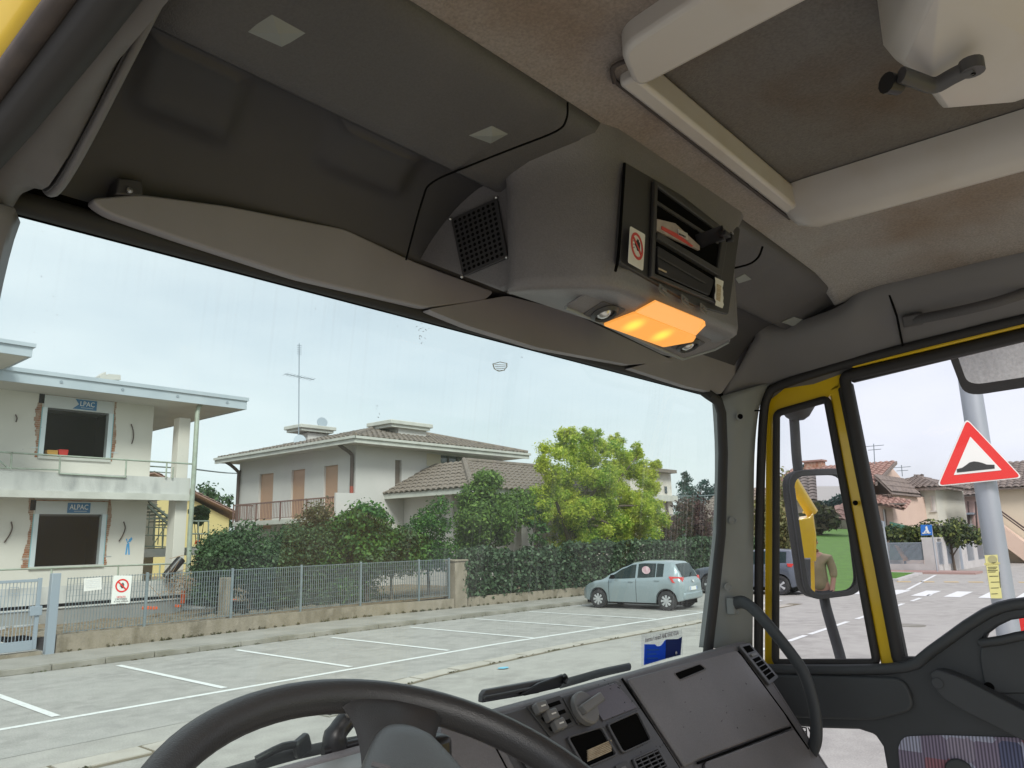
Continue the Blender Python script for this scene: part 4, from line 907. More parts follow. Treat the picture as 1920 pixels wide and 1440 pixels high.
def leaves(clumps, n, size, aspect=.55, shell=.5, droop=0.0, rnd=None):
    """n leaf faces spread through a list of ellipsoids (centre, radii)"""
    rnd = rnd or random
    wts = [(r[0]*r[1]*r[2])**.62 for c, r in clumps]; tot = sum(wts); b = MB(); vv, ff = [], []
    for (c, r), w in zip(clumps, wts):
        c = Vector(c)
        for _ in range(int(n*w/tot)+1):
            d = V(rnd.gauss(0,1), rnd.gauss(0,1), rnd.gauss(0,1)).normalized(); rad = (shell + (1-shell)*rnd.random())*(1+.14*rnd.gauss(0,1))
            p = c + V(d.x*r[0], d.y*r[1], d.z*r[2])*rad
            nn = (d*.9 + V(rnd.gauss(0,.6), rnd.gauss(0,.6), rnd.gauss(0,.6)+.35)).normalized()
            a = nn.cross(V(rnd.gauss(0,1), rnd.gauss(0,1), rnd.gauss(0,1)-droop))
            if a.length < .01: continue
            a.normalize(); e = nn.cross(a); s = size*rnd.uniform(.6, 1.35); k = len(vv)
            vv += [p - a*s*.5, p + e*s*aspect*.5 + nn*s*.05, p + a*s*.5, p - e*s*aspect*.5 + nn*s*.05]; ff.append((k, k+1, k+2, k+3))
    b.v, b.f, b.m = vv, ff, [0]*len(ff); return b
def clumpy(c, r, k, sub, seed):
    """sub-clumps on and in a big ellipsoid so the outline is uneven"""
    rg = random.Random(seed); out = []
    for _ in range(k):
        d = V(rg.gauss(0,1), rg.gauss(0,1), rg.gauss(0,1)).normalized(); q = rg.uniform(.45,.95); s = sub*rg.uniform(.65,1.3)
        out.append((V(c[0]+d.x*r[0]*q, c[1]+d.y*r[1]*q, c[2]+d.z*r[2]*q), (s*1.1, s*1.1, s*.9)))
    return out
def tree(name, label, base, clumps, n, size, lm, cat='tree', trunk=.12, group=None, limbs=4, seed=1, aspect=.55, shell=.45, droop=0.0, trunk_m='bark'):
    rg = random.Random(seed); t = thing(name, label, cat, base, group); base = Vector(base)
    cc = sum((Vector(c) for c, r in clumps), V(0,0,0))/len(clumps)
    tb = MB(); top = V(base.x*.4+cc.x*.6, base.y*.4+cc.y*.6, cc.z)
    tb.tube(spline([base, base.lerp(top,.4)+V(rg.gauss(0,.05),rg.gauss(0,.05),0), top], 4), [trunk*(1-.07*k) for k in range(9)], 8)
    for k in range(limbs):
        c = Vector(rg.choice(clumps)[0]); s = base.lerp(top, rg.uniform(.35,.8)); tb.tube(spline([s, s.lerp(c,.5)+V(0,0,.1), c], 3), [trunk*.5*(1-.12*q) for q in range(7)], 6)
    tb.build('trunk', M[trunk_m], t, smooth=60)
    leaves(clumps, n, size, aspect, shell, droop, rg).build('crown', lm, t, fix=False)
    return t
# ---- ground sheet: a fine apron near by, one sheet out to the horizon
struct(MB().add([V(-2500,-2500,G), V(2500,-2500,G), V(2500,2500,G), V(-2500,2500,G)], [(0,1,2,3)]).build('ground', M['asphalt']))
struct(MB().add([V(-6,10.75,G+.004), V(25.5,10.75,G+.004), V(30,17.0,G+.004), V(-6,17.5,G+.004)], [(0,1,2,3)]).build('parking_bays', M['asphaltp']))
def strip(p, q, w, z=G+.008, m_='paint', name='road_marking', lead=None):
    p, q = Vector(p), Vector(q); d = (q-p).normalized(); n = V(-d.y, d.x, 0)*w/2
    return struct(MB().add([V(p.x-n.x,p.y-n.y,z), V(q.x-n.x,q.y-n.y,z), V(q.x+n.x,q.y+n.y,z), V(p.x+n.x,p.y+n.y,z)], [(0,1,2,3)]).build(name, M[m_]))
strip((-5,12.62,0), (13.5,12.22,0), .13); strip((13.5,12.22,0), (27.0,11.0,0), .13)
bay = []
for k in range(-1, 8):
    x = 4.5 + 2.5*k + (.05*k if k < 4 else .2-.02*(k-4)); y0 = 12.55-.075*max(0,(x-4.5))**1.05*.75
    y0 = 12.6 - (x-4.5)*.03 if x < 13.5 else 12.22-(x-13.5)*.09
    strip((x, y0+.06, 0), (x+.0, 17.0-.03*x, 0), .12, z=G+.012)
for x0, x1 in ((14.5,16.0),(17.2,18.35),(18.55,21.55),(22.25,24.3),(26.3,27.4),(28.4,29.8),(30.8,31.4)): strip((x0, 6.95+.022*(x0-17), 0), (x1, 6.97+.022*(x1-17), 0), .13)
for k in range(9): # zebra
    y = 9.35 - k*1.05; struct(MB().add([V(30.6,y,G+.008), V(33.3,y+.1,G+.008), V(33.3,y+.62,G+.008), V(30.6,y+.52,G+.008)], [(0,1,2,3)]).build('zebra_stripe', M['paint']))
for k in range(7): strip((38.2+.25*k, 10.2-.9*k, 0), (38.35+.25*k, 9.65-.9*k, 0), .55, m_='ypaint', name='yellow_marking')
strip((33.5,8.6,0), (44,9.9,0), .13)
# road-side gutter of concrete slabs, joints recessed
gut = struct(MB().add([V(-2,9.35,G+.003), V(5,9.45,G+.003), V(10,10.35,G+.003), V(14,10.45,G+.003), V(26,9.9,G+.003), V(26,10.35,G+.003), V(14,10.95,G+.003), V(10,10.85,G+.003), V(5,10.0,G+.003), V(-2,9.9,G+.003)], [(0,1,8,9),(1,2,7,8),(2,3,6,7),(3,4,5,6)]).build('gutter', M['joint']))
def gy(x):
    pts = [(-2,9.4,9.88),(5,9.5,9.98),(10,10.4,10.83),(14,10.5,10.93),(26,9.95,10.33)]
    for (a,b,c),(d,e,f) in zip(pts, pts[1:]):
        if a <= x <= d: t = (x-a)/(d-a); return b+(e-b)*t, c+(f-c)*t
    return pts[-1][1:]
x = -1.5
while x < 25:
    a0, b0 = gy(x+.02); a1, b1 = gy(x+.98); z = G+.014+random.uniform(-.003,.004)
    MB().prism([V(x+.02,a0+.05,z), V(x+.965,a1+.05,z), V(x+.965,b1-.04,z), V(x+.02,b0-.04,z)], (0,0,-.014)).build('gutter_slab', M['slab'], gut); x += 1.0
# drain grate and blue paint blob
dg = P(636,1334,z=G)
gr = thing('drain_grate', 'slotted cast drain grate set in the gutter', 'drain', dg)
MB().box(dg.x-.32,dg.x+.32,dg.y-.2,dg.y+.2,G+.003,G+.016).build('frame', M['kerb'], gr)
for k in range(7): MB().box(dg.x-.27+.08*k,dg.x-.235+.08*k,dg.y-.15,dg.y+.15,G+.0165,G+.019).build('slot', M['matblack'], gr)
c = P(944,1254,z=G); struct(MB().add([c+V(.13*math.cos(a*.7)+.02*math.sin(a*3), .09*math.sin(a*.7), .02) for a in range(9)], [tuple(range(9))]).build('paint_blob', mat('faded blue paint', (.2,.5,.65), .8)))
c = P(1708,1173,z=G); mh = MB().disc(c+V(0,0,.002), (0,0,1), .34, .008, 28).build('manhole_cover', M['kerb']); tag(mh, 'dark round manhole cover in the road beyond the door window', 'manhole cover')
# ---- pavement with kerb stones
def ky(x): return 17.35 if x < 5 else 17.35-(x-5)*.03 if x < 13 else 17.11-(x-13)*.07
def wy(x): return 19.3 if x < 9 else 19.3-(x-9)*.06 if x < 15 else 18.94-(x-15)*.21 if x < 27 else 16.42-(x-27)*.02
def wall_y(x): return 19.0 if x < 15 else 19.0-(x-15)*.13
kx = [-8,0,5,9,13,15,18,21,24,27,33,40]
pv = MB(); pv.grid([[V(x, ky(x)+.13, G+.12), V(x, wall_y(x)+.3, G+.13)] for x in kx]); pave = struct(pv.build('pavement', M['pave']))
x = -2.0
while x < 38:
    z = G+.121+random.uniform(-.006,.006); yy = random.uniform(-.01,.01)
    MB().prism([V(x+.006,ky(x)+yy,G), V(x+.994,ky(x+1)+yy,G), V(x+.994,ky(x+1)+.135+yy,G), V(x+.006,ky(x)+.135+yy,G)], (0,0,z-G)).build('kerb_stone', M['kerb'], pave, bevel=.015); x += 1.0
# ---- low wall
wl_ = MB()
def wallrun(x0, x1, h0, h1, th=.22, n=8):
    rows = []
    for k in range(n+1):
        x = x0+(x1-x0)*k/n; y = wall_y(x); h = h0+(h1-h0)*k/n
        rows.append([V(x,y,G+.1), V(x,y,G+h), V(x,y+th,G+h), V(x,y+th,G+.1)])
    b = MB().grid(rows, True); b.f += [(0,1,2,3), tuple(len(b.v)-4+q for q in range(4))]; b.m += [0,0]; return b
lw = wallrun(6.62, 18.4, .50, .43).build('low_wall', M['lowwall']); tag(lw, 'long low concrete wall carrying the steel grid fence', 'wall')
lw2 = wallrun(19.0, 38, .44, .44).build('low_wall', M['lowwall']); tag(lw2, 'mossy low concrete wall under the ivy hedge', 'wall')
lw3 = MB().box(-6,6.35,19.0,19.25,G+.1,G+.2).build('gate_sill', M['lowwall']); tag(lw3, 'flat concrete sill under the grey steel gate', 'sill')
gpil = thing('gate_pillar', 'square concrete pillar between the grid fence and the ivy hedge', 'pillar', (18.7,18.6,G))
pb = MB().box(18.42,18.98,18.50,18.95,G+.1,-.78).build('shaft', M['lowwall'], gpil, bevel=.02)
MB().box(18.38,19.02,18.46,18.99,-.78,-.72).build('cap', M['lowwall'], gpil, bevel=.015)
rg = random.Random(21); wk = []
for _ in range(150):
    x = rg.choice((rg.uniform(6.6,19), rg.uniform(19,34))); wk.append((V(x, wall_y(x)-.03, G+.15), (rg.uniform(.03,.12),.04,rg.uniform(.02,.07))))
for _ in range(120):
    x = rg.uniform(-1,26); wk.append((V(x, ky(x)-.02, G+.01), (rg.uniform(.02,.12),.03,rg.uniform(.01,.03))))
for _ in range(35):
    x = rg.uniform(-1,20); wk.append((V(x, gy(x)[0]+.02, G+.012), (rg.uniform(.03,.25),.03,.015)))
wd_ = leaves(wk, 3600, .06, .35, .2, 0, rg).build('weeds', L_brown, fix=False); wd_['kind'] = 'stuff'; wd_['label'] = 'sparse weeds and moss along the wall foot, kerb and gutter'
# ---- grid fence
posts = [8.55, 10.77, 12.88, 14.98, 17.1, 18.3]
fence = thing('grid_fence', 'galvanised steel grid fence standing on the low wall', 'fence', (12.5,19.1,G))
edges = [6.75] + posts
for k, x in enumerate(posts):
    y = wall_y(x)+.10; MB().box(x-.025,x+.025,y-.01,y+.05,G+.42,-.655).build('post', M['galv'], fence, bevel=.004)
for x0, x1 in zip(edges, edges[1:]):
    b = MB(); n = int((x1-x0)/.068)
    for q in range(n+1):
        x = x0+.03+(x1-x0-.06)*q/n; y = wall_y(x)+.10; b.box(x-.004,x+.004,y-.012,y+.012,G+.52,-.685)
    ya, yb = wall_y(x0)+.1, wall_y(x1)+.1
    for q in range(10):
        z = G+.54+(1.715-.54-.02)*q/9; b.tube([V(x0+.02,ya,z), V(x1-.02,yb,z)], .0035 if 0 < q < 9 else .008, 5)
    b.build('grid_panel', M['galv'], fence, kind='stuff')
# ---- sliding gate and its post
gt = thing('steel_gate', 'grey steel sliding gate with vertical bars at the left', 'gate', (4.5,19.1,G))
MB().box(6.18,6.26,19.08,19.14,G+.25,-.66).build('stile', M['gate'], gt, bevel=.005)
MB().box(.5,6.18,19.08,19.14,-.74,-.68).build('top_rail', M['gate'], gt, bevel=.005)
MB().box(.5,6.18,19.07,19.15,G+.24,G+.44).build('bottom_rail', M['gate'], gt, bevel=.005)
MB().box(6.06,6.30,19.04,19.09,-1.45,-1.25).build('lock_case', M['gate'], gt, bevel=.008)
b = MB()
for q in range(44): x = 3.2+q*.068; b.box(x-.005,x+.005,19.1,19.12,G+.43,-.73)
for z in (-1.0,-1.35,-1.65): b.box(3.0,6.18,19.105,19.115,z-.004,z+.004)
b.build('bars', M['gate'], gt, kind='stuff')
MB().tube([V(5.62,19.05,-.83),V(5.8,19.05,-.83),V(5.8,19.05,-.96),V(5.62,19.05,-.96)], .008, 5, closed=True).build('hasp', M['gate'], gt)
gp2 = MB().box(6.40,6.58,18.94,19.10,G+.1,-.575).build('gate_post', M['gate'], bevel=.008); tag(gp2, 'square grey steel gate post beside the end of the low wall', 'post')
# ---- notices on the fence
def fq(px, py, o=.0): return P(px, py, y=19.06-o)
sg = thing('no_entry_sign', 'white site sign with red ring and black hand on the fence', 'sign', fq(228,1130))
sq = [fq(213,1079), fq(248,1079), fq(243,1131), fq(208,1133)]
MB().prism(rpoly(sq, .03, 4), (0,.006,0)).build('board', M['signwhite'], sg)
cx = fq(229,1098,.004); ax, az = V(1,0,-.03).normalized(), V(0,0,1)
MB().ring([cx+ax*.155*math.cos(t*math.pi/14)+az*.155*math.sin(t*math.pi/14) for t in range(28)], [cx+ax*.12*math.cos(t*math.pi/14)+az*.12*math.sin(t*math.pi/14) for t in range(28)], (0,-.002,0)).build('red_ring', M['signred'], sg)
hand_print(cx+V(.01,-.002,-.01), ax, az, .095, M['blackprint'], sg, (0,-.001,0))
MB().prism([cx+ax*a+az*b_2 for a, b_2 in ((-.10,.075),(-.08,.10),(.10,-.075),(.08,-.10))], (0,-.005,0)).build('red_bar', M['signred'], sg)
for k, (s_, h_) in enumerate((("VIETATO", .062), ("L'ACCESSO", .062), ("ai non addetti", .05), ("ai lavori", .05))):
    text('lettering', s_, h_, fq(227,1119.5+k*3.9,.006)+V(0,-.002,0), ax, az, M['signred'] if k == 0 else M['blackprint'], sg, wid=(.20,.27,.32,.20)[k])
sg2 = MB().prism([fq(157,1085), fq(190,1082), fq(191,1105), fq(157,1109)], (0,.004,0)).build('paper_notice', M['paper']); tag(sg2, 'faded blank white notice tied to the fence by the site sign', 'notice')
for k in range(5): MB().prism([fq(161,1088+k*3.4,.003), fq(187,1086+k*3.4,.003), fq(187,1086.6+k*3.4,.003), fq(161,1088.6+k*3.4,.003)], (0,-.001,0)).build('faint_print', mat('faint print', (.6,.62,.64), .8), sg2)

# ================================================================== THE HOUSE BEING RENOVATED
YZ = -2.02
yard = MB(); random.seed(11)
for_rows = [[V(x, y, YZ - .33*max(0,min(1,(y-20)/6.5)) + (.0 if y < 19.3 else random.uniform(-.05,.06)) + (.05 if y < 20 else 0)) for y in (19.2,19.6,20.2,21,22,23,24,25,26.2,27.2,29)] for x in [6.6+.42*k for k in range(42)]]
struct(yard.grid(for_rows).build('yard', M['dirt'], smooth=60))
struct(MB().box(-8,6.5,19.3,29,YZ-.4,YZ-.22).build('driveway', M['concrete']))
st_ = MB(); random.seed(2)
for _ in range(420):
    x, y = random.uniform(6.8,19), random.uniform(19.4,24); s = random.choice((.02,.03,.05,.08)); st_.obox((x,y,YZ+.05-.33*max(0,min(1,(y-20)/6.5))), (s,s*.3,0), (-s*.2,s*.7,0), (0,s*.1,s*.5))
st_ = st_.build('loose_stones', M['lowwall']); st_['kind'] = 'stuff'; st_['label'] = 'loose stones and clods scattered over the bare yard'
pz = -2.29
struct(MB().prism([P(x, y, z=pz) for x, y in ((-60,1190),(105,1164),(345,1143),(512,1133),(505,1128),(380,1127),(340,1132),(105,1150),(-60,1165))], (0,0,-.25)).build('site_path', M['concrete']))
house = thing('renovation_house', 'off-white two storey house under renovation with flat overhanging roof', 'house', (8,30,YZ))
YW, YB = 28.2, 26.9
def holes_wall(b, p0, ux, uz, Wd, Ht, holes, th, nrm_, mi=0):
    """wall slab with rectangular openings (u0,u1,v0,v1), with reveals"""
    us = sorted({0, Wd, *[h[0] for h in holes], *[h[1] for h in holes]}); vs_ = sorted({0, Ht, *[h[2] for h in holes], *[h[3] for h in holes]})
    p0, ux, uz, nrm_ = Vector(p0), Vector(ux), Vector(uz), Vector(nrm_)
    for a, b_ in zip(us, us[1:]):
        for c, d in zip(vs_, vs_[1:]):
            if any(h[0] <= (a+b_)/2 <= h[1] and h[2] <= (c+d)/2 <= h[3] for h in holes): continue
            b.add([p0+ux*a+uz*c, p0+ux*b_+uz*c, p0+ux*b_+uz*d, p0+ux*a+uz*d], [(0,1,2,3)], mi)
    for h in holes:
        q = [p0+ux*h[0]+uz*h[2], p0+ux*h[1]+uz*h[2], p0+ux*h[1]+uz*h[3], p0+ux*h[0]+uz*h[3]]
        b.add(q + [p-nrm_*th for p in q], [(0,1,5,4),(1,2,6,5),(2,3,7,6),(3,0,4,7)], mi)
    return b
w_u = [P(x, y, y=YW) for x, y in ((83,742),(212,752),(203,860),(76,857))]
w_l = [P(x, y, y=YW) for x, y in ((66,940),(199,941),(190,1058),(60,1063))]
WX1 = P(281,880,y=YW).x; ZR = P(400,800,y=YB).z
X0 = 1.0; Zb = -1.75
def hole_of(q): return (min(p.x for p in q)-X0, max(p.x for p in q)-X0, min(p.z for p in q)-Zb, max(p.z for p in q)-Zb)
hu = hole_of([w_u[0]*.5+w_u[3]*.5, w_u[1]*.5+w_u[2]*.5, w_u[0]*.22+w_u[3]*.78*1, w_u[2]]); 
xu0, xu1 = (w_u[0].x+w_u[3].x)/2, (w_u[1].x+w_u[2].x)/2; zu0, zu1 = (w_u[2].z+w_u[3].z)/2, (w_u[0].z+w_u[1].z)/2
xl0, xl1 = (w_l[0].x+w_l[3].x)/2, (w_l[1].x+w_l[2].x)/2; zl0, zl1 = (w_l[2].z+w_l[3].z)/2, (w_l[0].z+w_l[1].z)/2
ZT = 5.17
b = MB(); holes_wall(b, (X0,YW,Zb), (1,0,0), (0,0,1), WX1-X0, ZT-Zb, [(xu0-X0,xu1-X0,zu0-Zb,zu1-Zb),(xl0-X0,xl1-X0,zl0-Zb,zl1-Zb)], .35, (0,-1,0))
b.add([V(WX1,YW,Zb),V(WX1,38,Zb),V(WX1,38,ZT),V(WX1,YW,ZT)], [(0,1,2,3)])
b.build('wall', M['render'], house)
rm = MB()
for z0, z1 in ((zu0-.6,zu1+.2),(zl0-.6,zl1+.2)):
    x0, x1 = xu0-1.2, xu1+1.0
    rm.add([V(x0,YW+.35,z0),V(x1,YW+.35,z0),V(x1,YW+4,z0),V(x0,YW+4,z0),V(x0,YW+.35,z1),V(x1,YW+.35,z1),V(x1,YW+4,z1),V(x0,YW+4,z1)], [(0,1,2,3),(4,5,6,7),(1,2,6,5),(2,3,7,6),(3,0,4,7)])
rm.build('rooms', M['room'], house)  # room darkness is put into the near-black wall colour
def alpac(x0, x1, z0, z1, shift, torn, seed):
    rg = random.Random(seed); hb_ = .42
    w = MB().box(x0-.02,x1+.02,YW-.03,YW+.25,z1-hb_,z1).build('window', M['box'], house)
    for xa, xb in ((x0-.04,x0+.10),(x1-.10,x1+.04)):
        MB().box(xa,xb,YW-.025,YW+.20,z0,z1-hb_).build('jamb', M['alu'], w)
        MB().box(xa-.03 if xa < (x0+x1)/2 else xb,xa if xa < (x0+x1)/2 else xb+.03,YW-.02,YW+.15,z0,z1-hb_).build('foam_edge', M['foam'], w)
    MB().box(x0-.06,x1+.06,YW-.06,YW+.2,z0-.09,z0).build('sill', M['gutter'], w)
    MB().box(x0+.12,x1-.12,YW+.05,YW+.1,z1-hb_-.06,z1-hb_+.02).build('shutter_slot', M['inset'], w)
    lx = x0+(x1-x0)*.585+shift; lz = z1-hb_/2-.0
    lab = [V(lx-.36,YW-.034,lz-.17), V(lx+.36,YW-.034,lz-.17), V(lx+.36,YW-.034,lz+.17), V(lx-.36,YW-.034,lz+.17)]
    if torn: lab = [lab[0]+V(-.05,0,0), lab[1], lab[2], lab[3]+V(.02,0,0), V(lx-.22,YW-.034,lz)]
    MB().prism(lab, (0,-.006,0)).build('label', M['alpac'], w)
    text('lettering', 'LPAC' if torn else 'ALPAC', .24, V(lx+(.05 if torn else 0),YW-.044,lz+.02), (1,0,0), (0,0,1), M['lwhite'], w, ext=.002, wid=.46 if torn else .58)
    MB().prism([V(lx-.15,YW-.041,lz-.12),V(lx+.25,YW-.041,lz-.12),V(lx+.25,YW-.041,lz-.10),V(lx-.15,YW-.041,lz-.10)], (0,-.002,0)).build('small_print', M['fascia'], w)
    # chipped plaster showing brick either side: each course a brick of its own
    for s_ in (-1, 1):
        z = z0-.05; xe = x0-.07 if s_ < 0 else x1+.07
        while z < z1+.05:
            wd = (.04+.12*(.5+.5*math.sin(z*3.1+seed*2+s_))+rg.uniform(0,.05))*(1.0 if s_ < 0 else .7); MB().box(min(xe,xe+s_*wd),max(xe,xe+s_*wd),YW-.012,YW+.1,z,z+.062).build('brick', M['brick'], w); z += .07
    MB().box(x0-.18,x0-.02,YW-.02,YW+.05,z1-.30,z1+.03).build('cavity', M['matblack'], w)
    MB().box(x0-.1,x1+.1,YW-.012,YW+.1,z1+.005,z1+.05).build('brick_course', M['brick'], w)
    for zz in (z0+.25,):
        for s_, xe in ((-1,x0-.05),(1,x1+.05)): MB().box(min(xe,xe+s_*.25),max(xe,xe+s_*.25),YW-.02,YW-.005,zz,zz+.02).build('fixing_strap', M['alu'], w)
    return w
alpac(xu0, xu1, zu0, zu1, .0, True, 1); alpac(xl0, xl1, zl0, zl1, .02, False, 2)
def crate(pts, m_, label):
    q = [P(x, y, y=YW+.02) for x, y in pts]; t = thing('crate', label, 'crate', (q[0]+q[1])/2)
    MB().prism(q, (0,.25,0)).build('tub', m_, t, bevel=.01); MB().prism([q[2]+V(-.02,-.01,-.03), q[3]+V(.02,-.01,-.03), q[3]+V(.02,-.01,.01), q[2]+V(-.02,-.01,.01)], (0,.27,0)).build('lip', m_, t)
crate([(112,857),(126,857),(129,844),(110,843)], mat('red crate', (.55,.03,.02), .6), 'red plastic crate on the upper window sill')
crate([(90,856),(108,857),(109,845),(88,844)], mat('ochre crate', (.55,.30,.06), .6), 'ochre yellow crate beside the red one on the window sill')
# wires hanging out of the wall
for pts in ([(246,795),(250,808),(250,822),(247,832)], [(29,777),(32,784),(30,791)], [(21,978),(23,990),(18,1003),(8,1017)], [(232,978),(235,990),(230,1004),(223,1015)]):
    MB().tube(spline([P(x, y, y=YW-.05) for x, y in pts], 4), .02, 6).build('wall_cable', M['pipe'], house, smooth=60)
gf = MB()
for pts in ([(237,1010),(239,1018),(247,1008)], [(236,1040),(239,1020)], [(241,1018),(242,1040)], [(242,1012),(248,1010),(243,1016)]):
    gf.tube([P(x, y, y=YW-.006) for x, y in pts], .025, 4, flat=.2)
gf.build('blue_scrawl', mat('blue marker', (.06,.33,.65), .8), house)
# roof slab with stepped flashing; nearer roof wing at the left
XRr = P(463,752,y=YB-.35).x; ZF1 = P(463,746,y=YB-.35).z; ZF0 = P(463,767,y=YB-.35).z
rf = MB().box(-6,XRr-.05,YB-.30,40,ZF0,ZF1-.12).build('roof', M['soffit'], house)
MB().box(-6,XRr,YB-.36,YB-.30,ZF0-.02,ZF1-.13).build('fascia_board', M['fascia'], rf); MB().box(-6,XRr+.05,YB-.42,40,ZF1-.13,ZF1).build('roof_edge', M['fascia'], rf)
MB().box(XRr-.05,XRr,YB-.30,40,ZF0-.02,ZF1-.13).build('fascia_board', M['fascia'], rf)
for k in range(7): MB().disc(V(3+1.9*k,YB-.365,ZF0+.16), (0,-1,0), .05, .02, 8).build('bolt_cap', M['gate'], rf)
X2 = P(62,650,y=24).x; ZA = P(65,645,y=24).z; ZB_ = P(60,668,y=24).z
rf2 = MB().box(-6,X2-.05,24.05,YB-.5,ZB_,ZA-.1).build('roof', M['soffit'], house)
MB().box(-6,X2,24.0,24.05,ZB_-.02,ZA-.11).build('fascia_board', M['fascia'], rf2); MB().box(-6,X2+.06,23.93,YB-.5,ZA-.11,ZA).build('roof_edge', M['fascia'], rf2); MB().box(X2-.05,X2,24.05,YB-.5,ZB_-.02,ZA-.11).build('fascia_board', M['fascia'], rf2)
cc = [P(x, y, y=30) for x, y in ((188,704),(198,697),(200,705),(204,701),(226,703),(227,712),(188,712))]
MB().prism(cc, (0,.5,0)).build('chimney_stub', M['soffit'], rf)
# balcony slab
ZBt, ZBb = P(200,890,y=YB).z, P(200,929,y=YB).z; XB1 = P(357,900,y=YB).x
bal = MB().box(X0-4,XB1,YB,YW+.01,ZBb,ZBt); bal.box(WX1+.02,XB1-.01,YW+.01,36,ZBb,ZBt-.02); bal = bal.build('balcony', M['stained'], house)
MB().box(X0-4,XB1+.06,YB-.06,YB,ZBb-.12,ZBb+.10).build('slab_edge', M['gutter'], bal)
def railing(par, top, low, posts, y, m_='greenrail', r=.03):
    b = MB().tube([P(x, z, y=y) for x, z in top], r, 6).build('rail', M[m_], par, smooth=60)
    for l in low: MB().tube([P(x, z, y=y) for x, z in l], r*.8, 6).build('rail', M[m_], par, smooth=60)
    for x, za, zb in posts: MB().tube([P(x, za, y=y), P(x-2, zb, y=y)], r, 6).build('rail_post', M[m_], par, smooth=60)
railing(bal, [(-40,845),(362,870)], [[(0,877),(110,881)], [(112,888),(237,895)], [(-20,848),(16,878)]], [(22,848,880),(113,855,888),(237,863,895),(313,867,896),(325,876,897)], YB-.05)
railing(bal, [(277,874),(325,877)], [[(277,884),(326,887)],[(276,895),(326,898)]], [(278,864,898),(325,876,898)], YB+2.0, r=.025)
# terrace with its wall, plinth and lower rail
ZTt, ZTm = P(200,1094,y=YB).z, P(200,1131,y=YB).z; XT1 = P(350,1085,y=YB).x
ter = MB().box(X0-4,XT1,YB,YB+.15,ZTm-.05,ZTt); ter.box(X0-4,XT1,YB,YW,ZTm,ZTm+.1); ter = ter.build('terrace', M['stained'], house)
MB().box(X0-4,XT1-.05,YB+.05,YW,YZ-.6,ZTm-.05).build('plinth', M['basewall'], ter)
railing(ter, [(-40,1070),(353,1056)], [[(105,1108),(350,1083)]], [(97,1067,1104),(222,1060,1095),(300,1058,1088),(330,1057,1086),(350,1056,1084)], YB+.02, r=.028)
# corner pillar and downpipe
MB().box(P(336,800,y=YB+.5).x,P(357,800,y=YB+.5).x,YB+.5,YB+.95,ZBt,ZR+.3).build('pillar', M['render'], house, bevel=.01)
MB().box(P(326,1000,y=YB+.3).x,P(348,1000,y=YB+.3).x,YB+.3,YB+.85,ZTm,ZBb).build('pillar', M['render'], house, bevel=.01)
dpipe = MB().tube([P(378,757,y=YB+.0), P(372,765,y=YB-.05), P(370,775,y=YB-.1), P(364,880,y=YB-.1), P(356,1000,y=YB-.1), P(351,1125,y=YB-.1)], .085, 10).build('downpipe', M['greenrail'], house, smooth=60)
# stair, loggia and side landing behind the pillar
sr = MB()
for a, b_ in (((272,940),(322,985)),((280,938),(330,978))): sr.prism([P(a[0],a[1],y=30), P(b_[0],b_[1],y=30), P(b_[0],b_[1]+5,y=30), P(a[0],a[1]+5,y=30)], (0,.1,0))
sr = sr.build('stair', M['greenrail'], house)
for k in range(7):
    p = P(274+7*k, 945+6.2*k, y=30.1); MB().box(p.x-.05,p.x+.45,30.1,31.3,p.z-.04,p.z).build('tread', M['soffit'], sr)
for k in range(6): p = P(272+9*k, 950+8*k, y=29.9); MB().tube([p, p+V(0,0,-.95)], .02, 6).build('baluster', M['greenrail'], sr)
for yy in (974,990,1005,1026): MB().tube([P(270,yy-2,y=29.6), P(322,yy,y=29.6)], .022, 6).build('rail', M['greenrail'], sr)
for xx in (271,290,305,321): MB().tube([P(xx,972,y=29.6), P(xx-1,1028,y=29.6)], .022, 6).build('rail_post', M['greenrail'], sr)
MB().tube([P(285,1025,y=29.6), P(318,975,y=29.6)], .02, 6).build('rail', M['greenrail'], sr)
a, b_ = P(266,1030,y=29.5), P(392,1037,y=29.5)
ld = MB().box(a.x,P(318,1030,y=29.5).x,29.5,33,a.z-.3,a.z).build('landing', M['gutter'], house)
ld2 = MB().box(P(352,1030,y=29.5).x,P(390,1030,y=29.5).x,29.5,33,a.z-.28,a.z+.02).build('landing', M['gutter'], house)
for yy in (977,1001,1026): MB().tube([P(356,yy,y=29.5), P(392,yy,y=29.5)], .03, 6).build('rail', M['greenrail'], ld2)
for xx in (372,391): MB().tube([P(xx,976,y=29.5), P(xx-1,1028,y=29.5)], .03, 6).build('rail_post', M['greenrail'], ld2)
MB().box(P(268,1040,y=31).x,P(330,1040,y=31).x,33,33.2,-1.7,P(300,935,y=33).z).build('back_wall', M['cream'], house)
op_ = MB().lathe(P(371,1020,y=29.7), (0,0,1), [(.0001,.14),(.10,.14),(.13,0)], 14).build('bucket', M['oplast']); tag(op_, 'small orange bucket on the railed side landing', 'bucket')
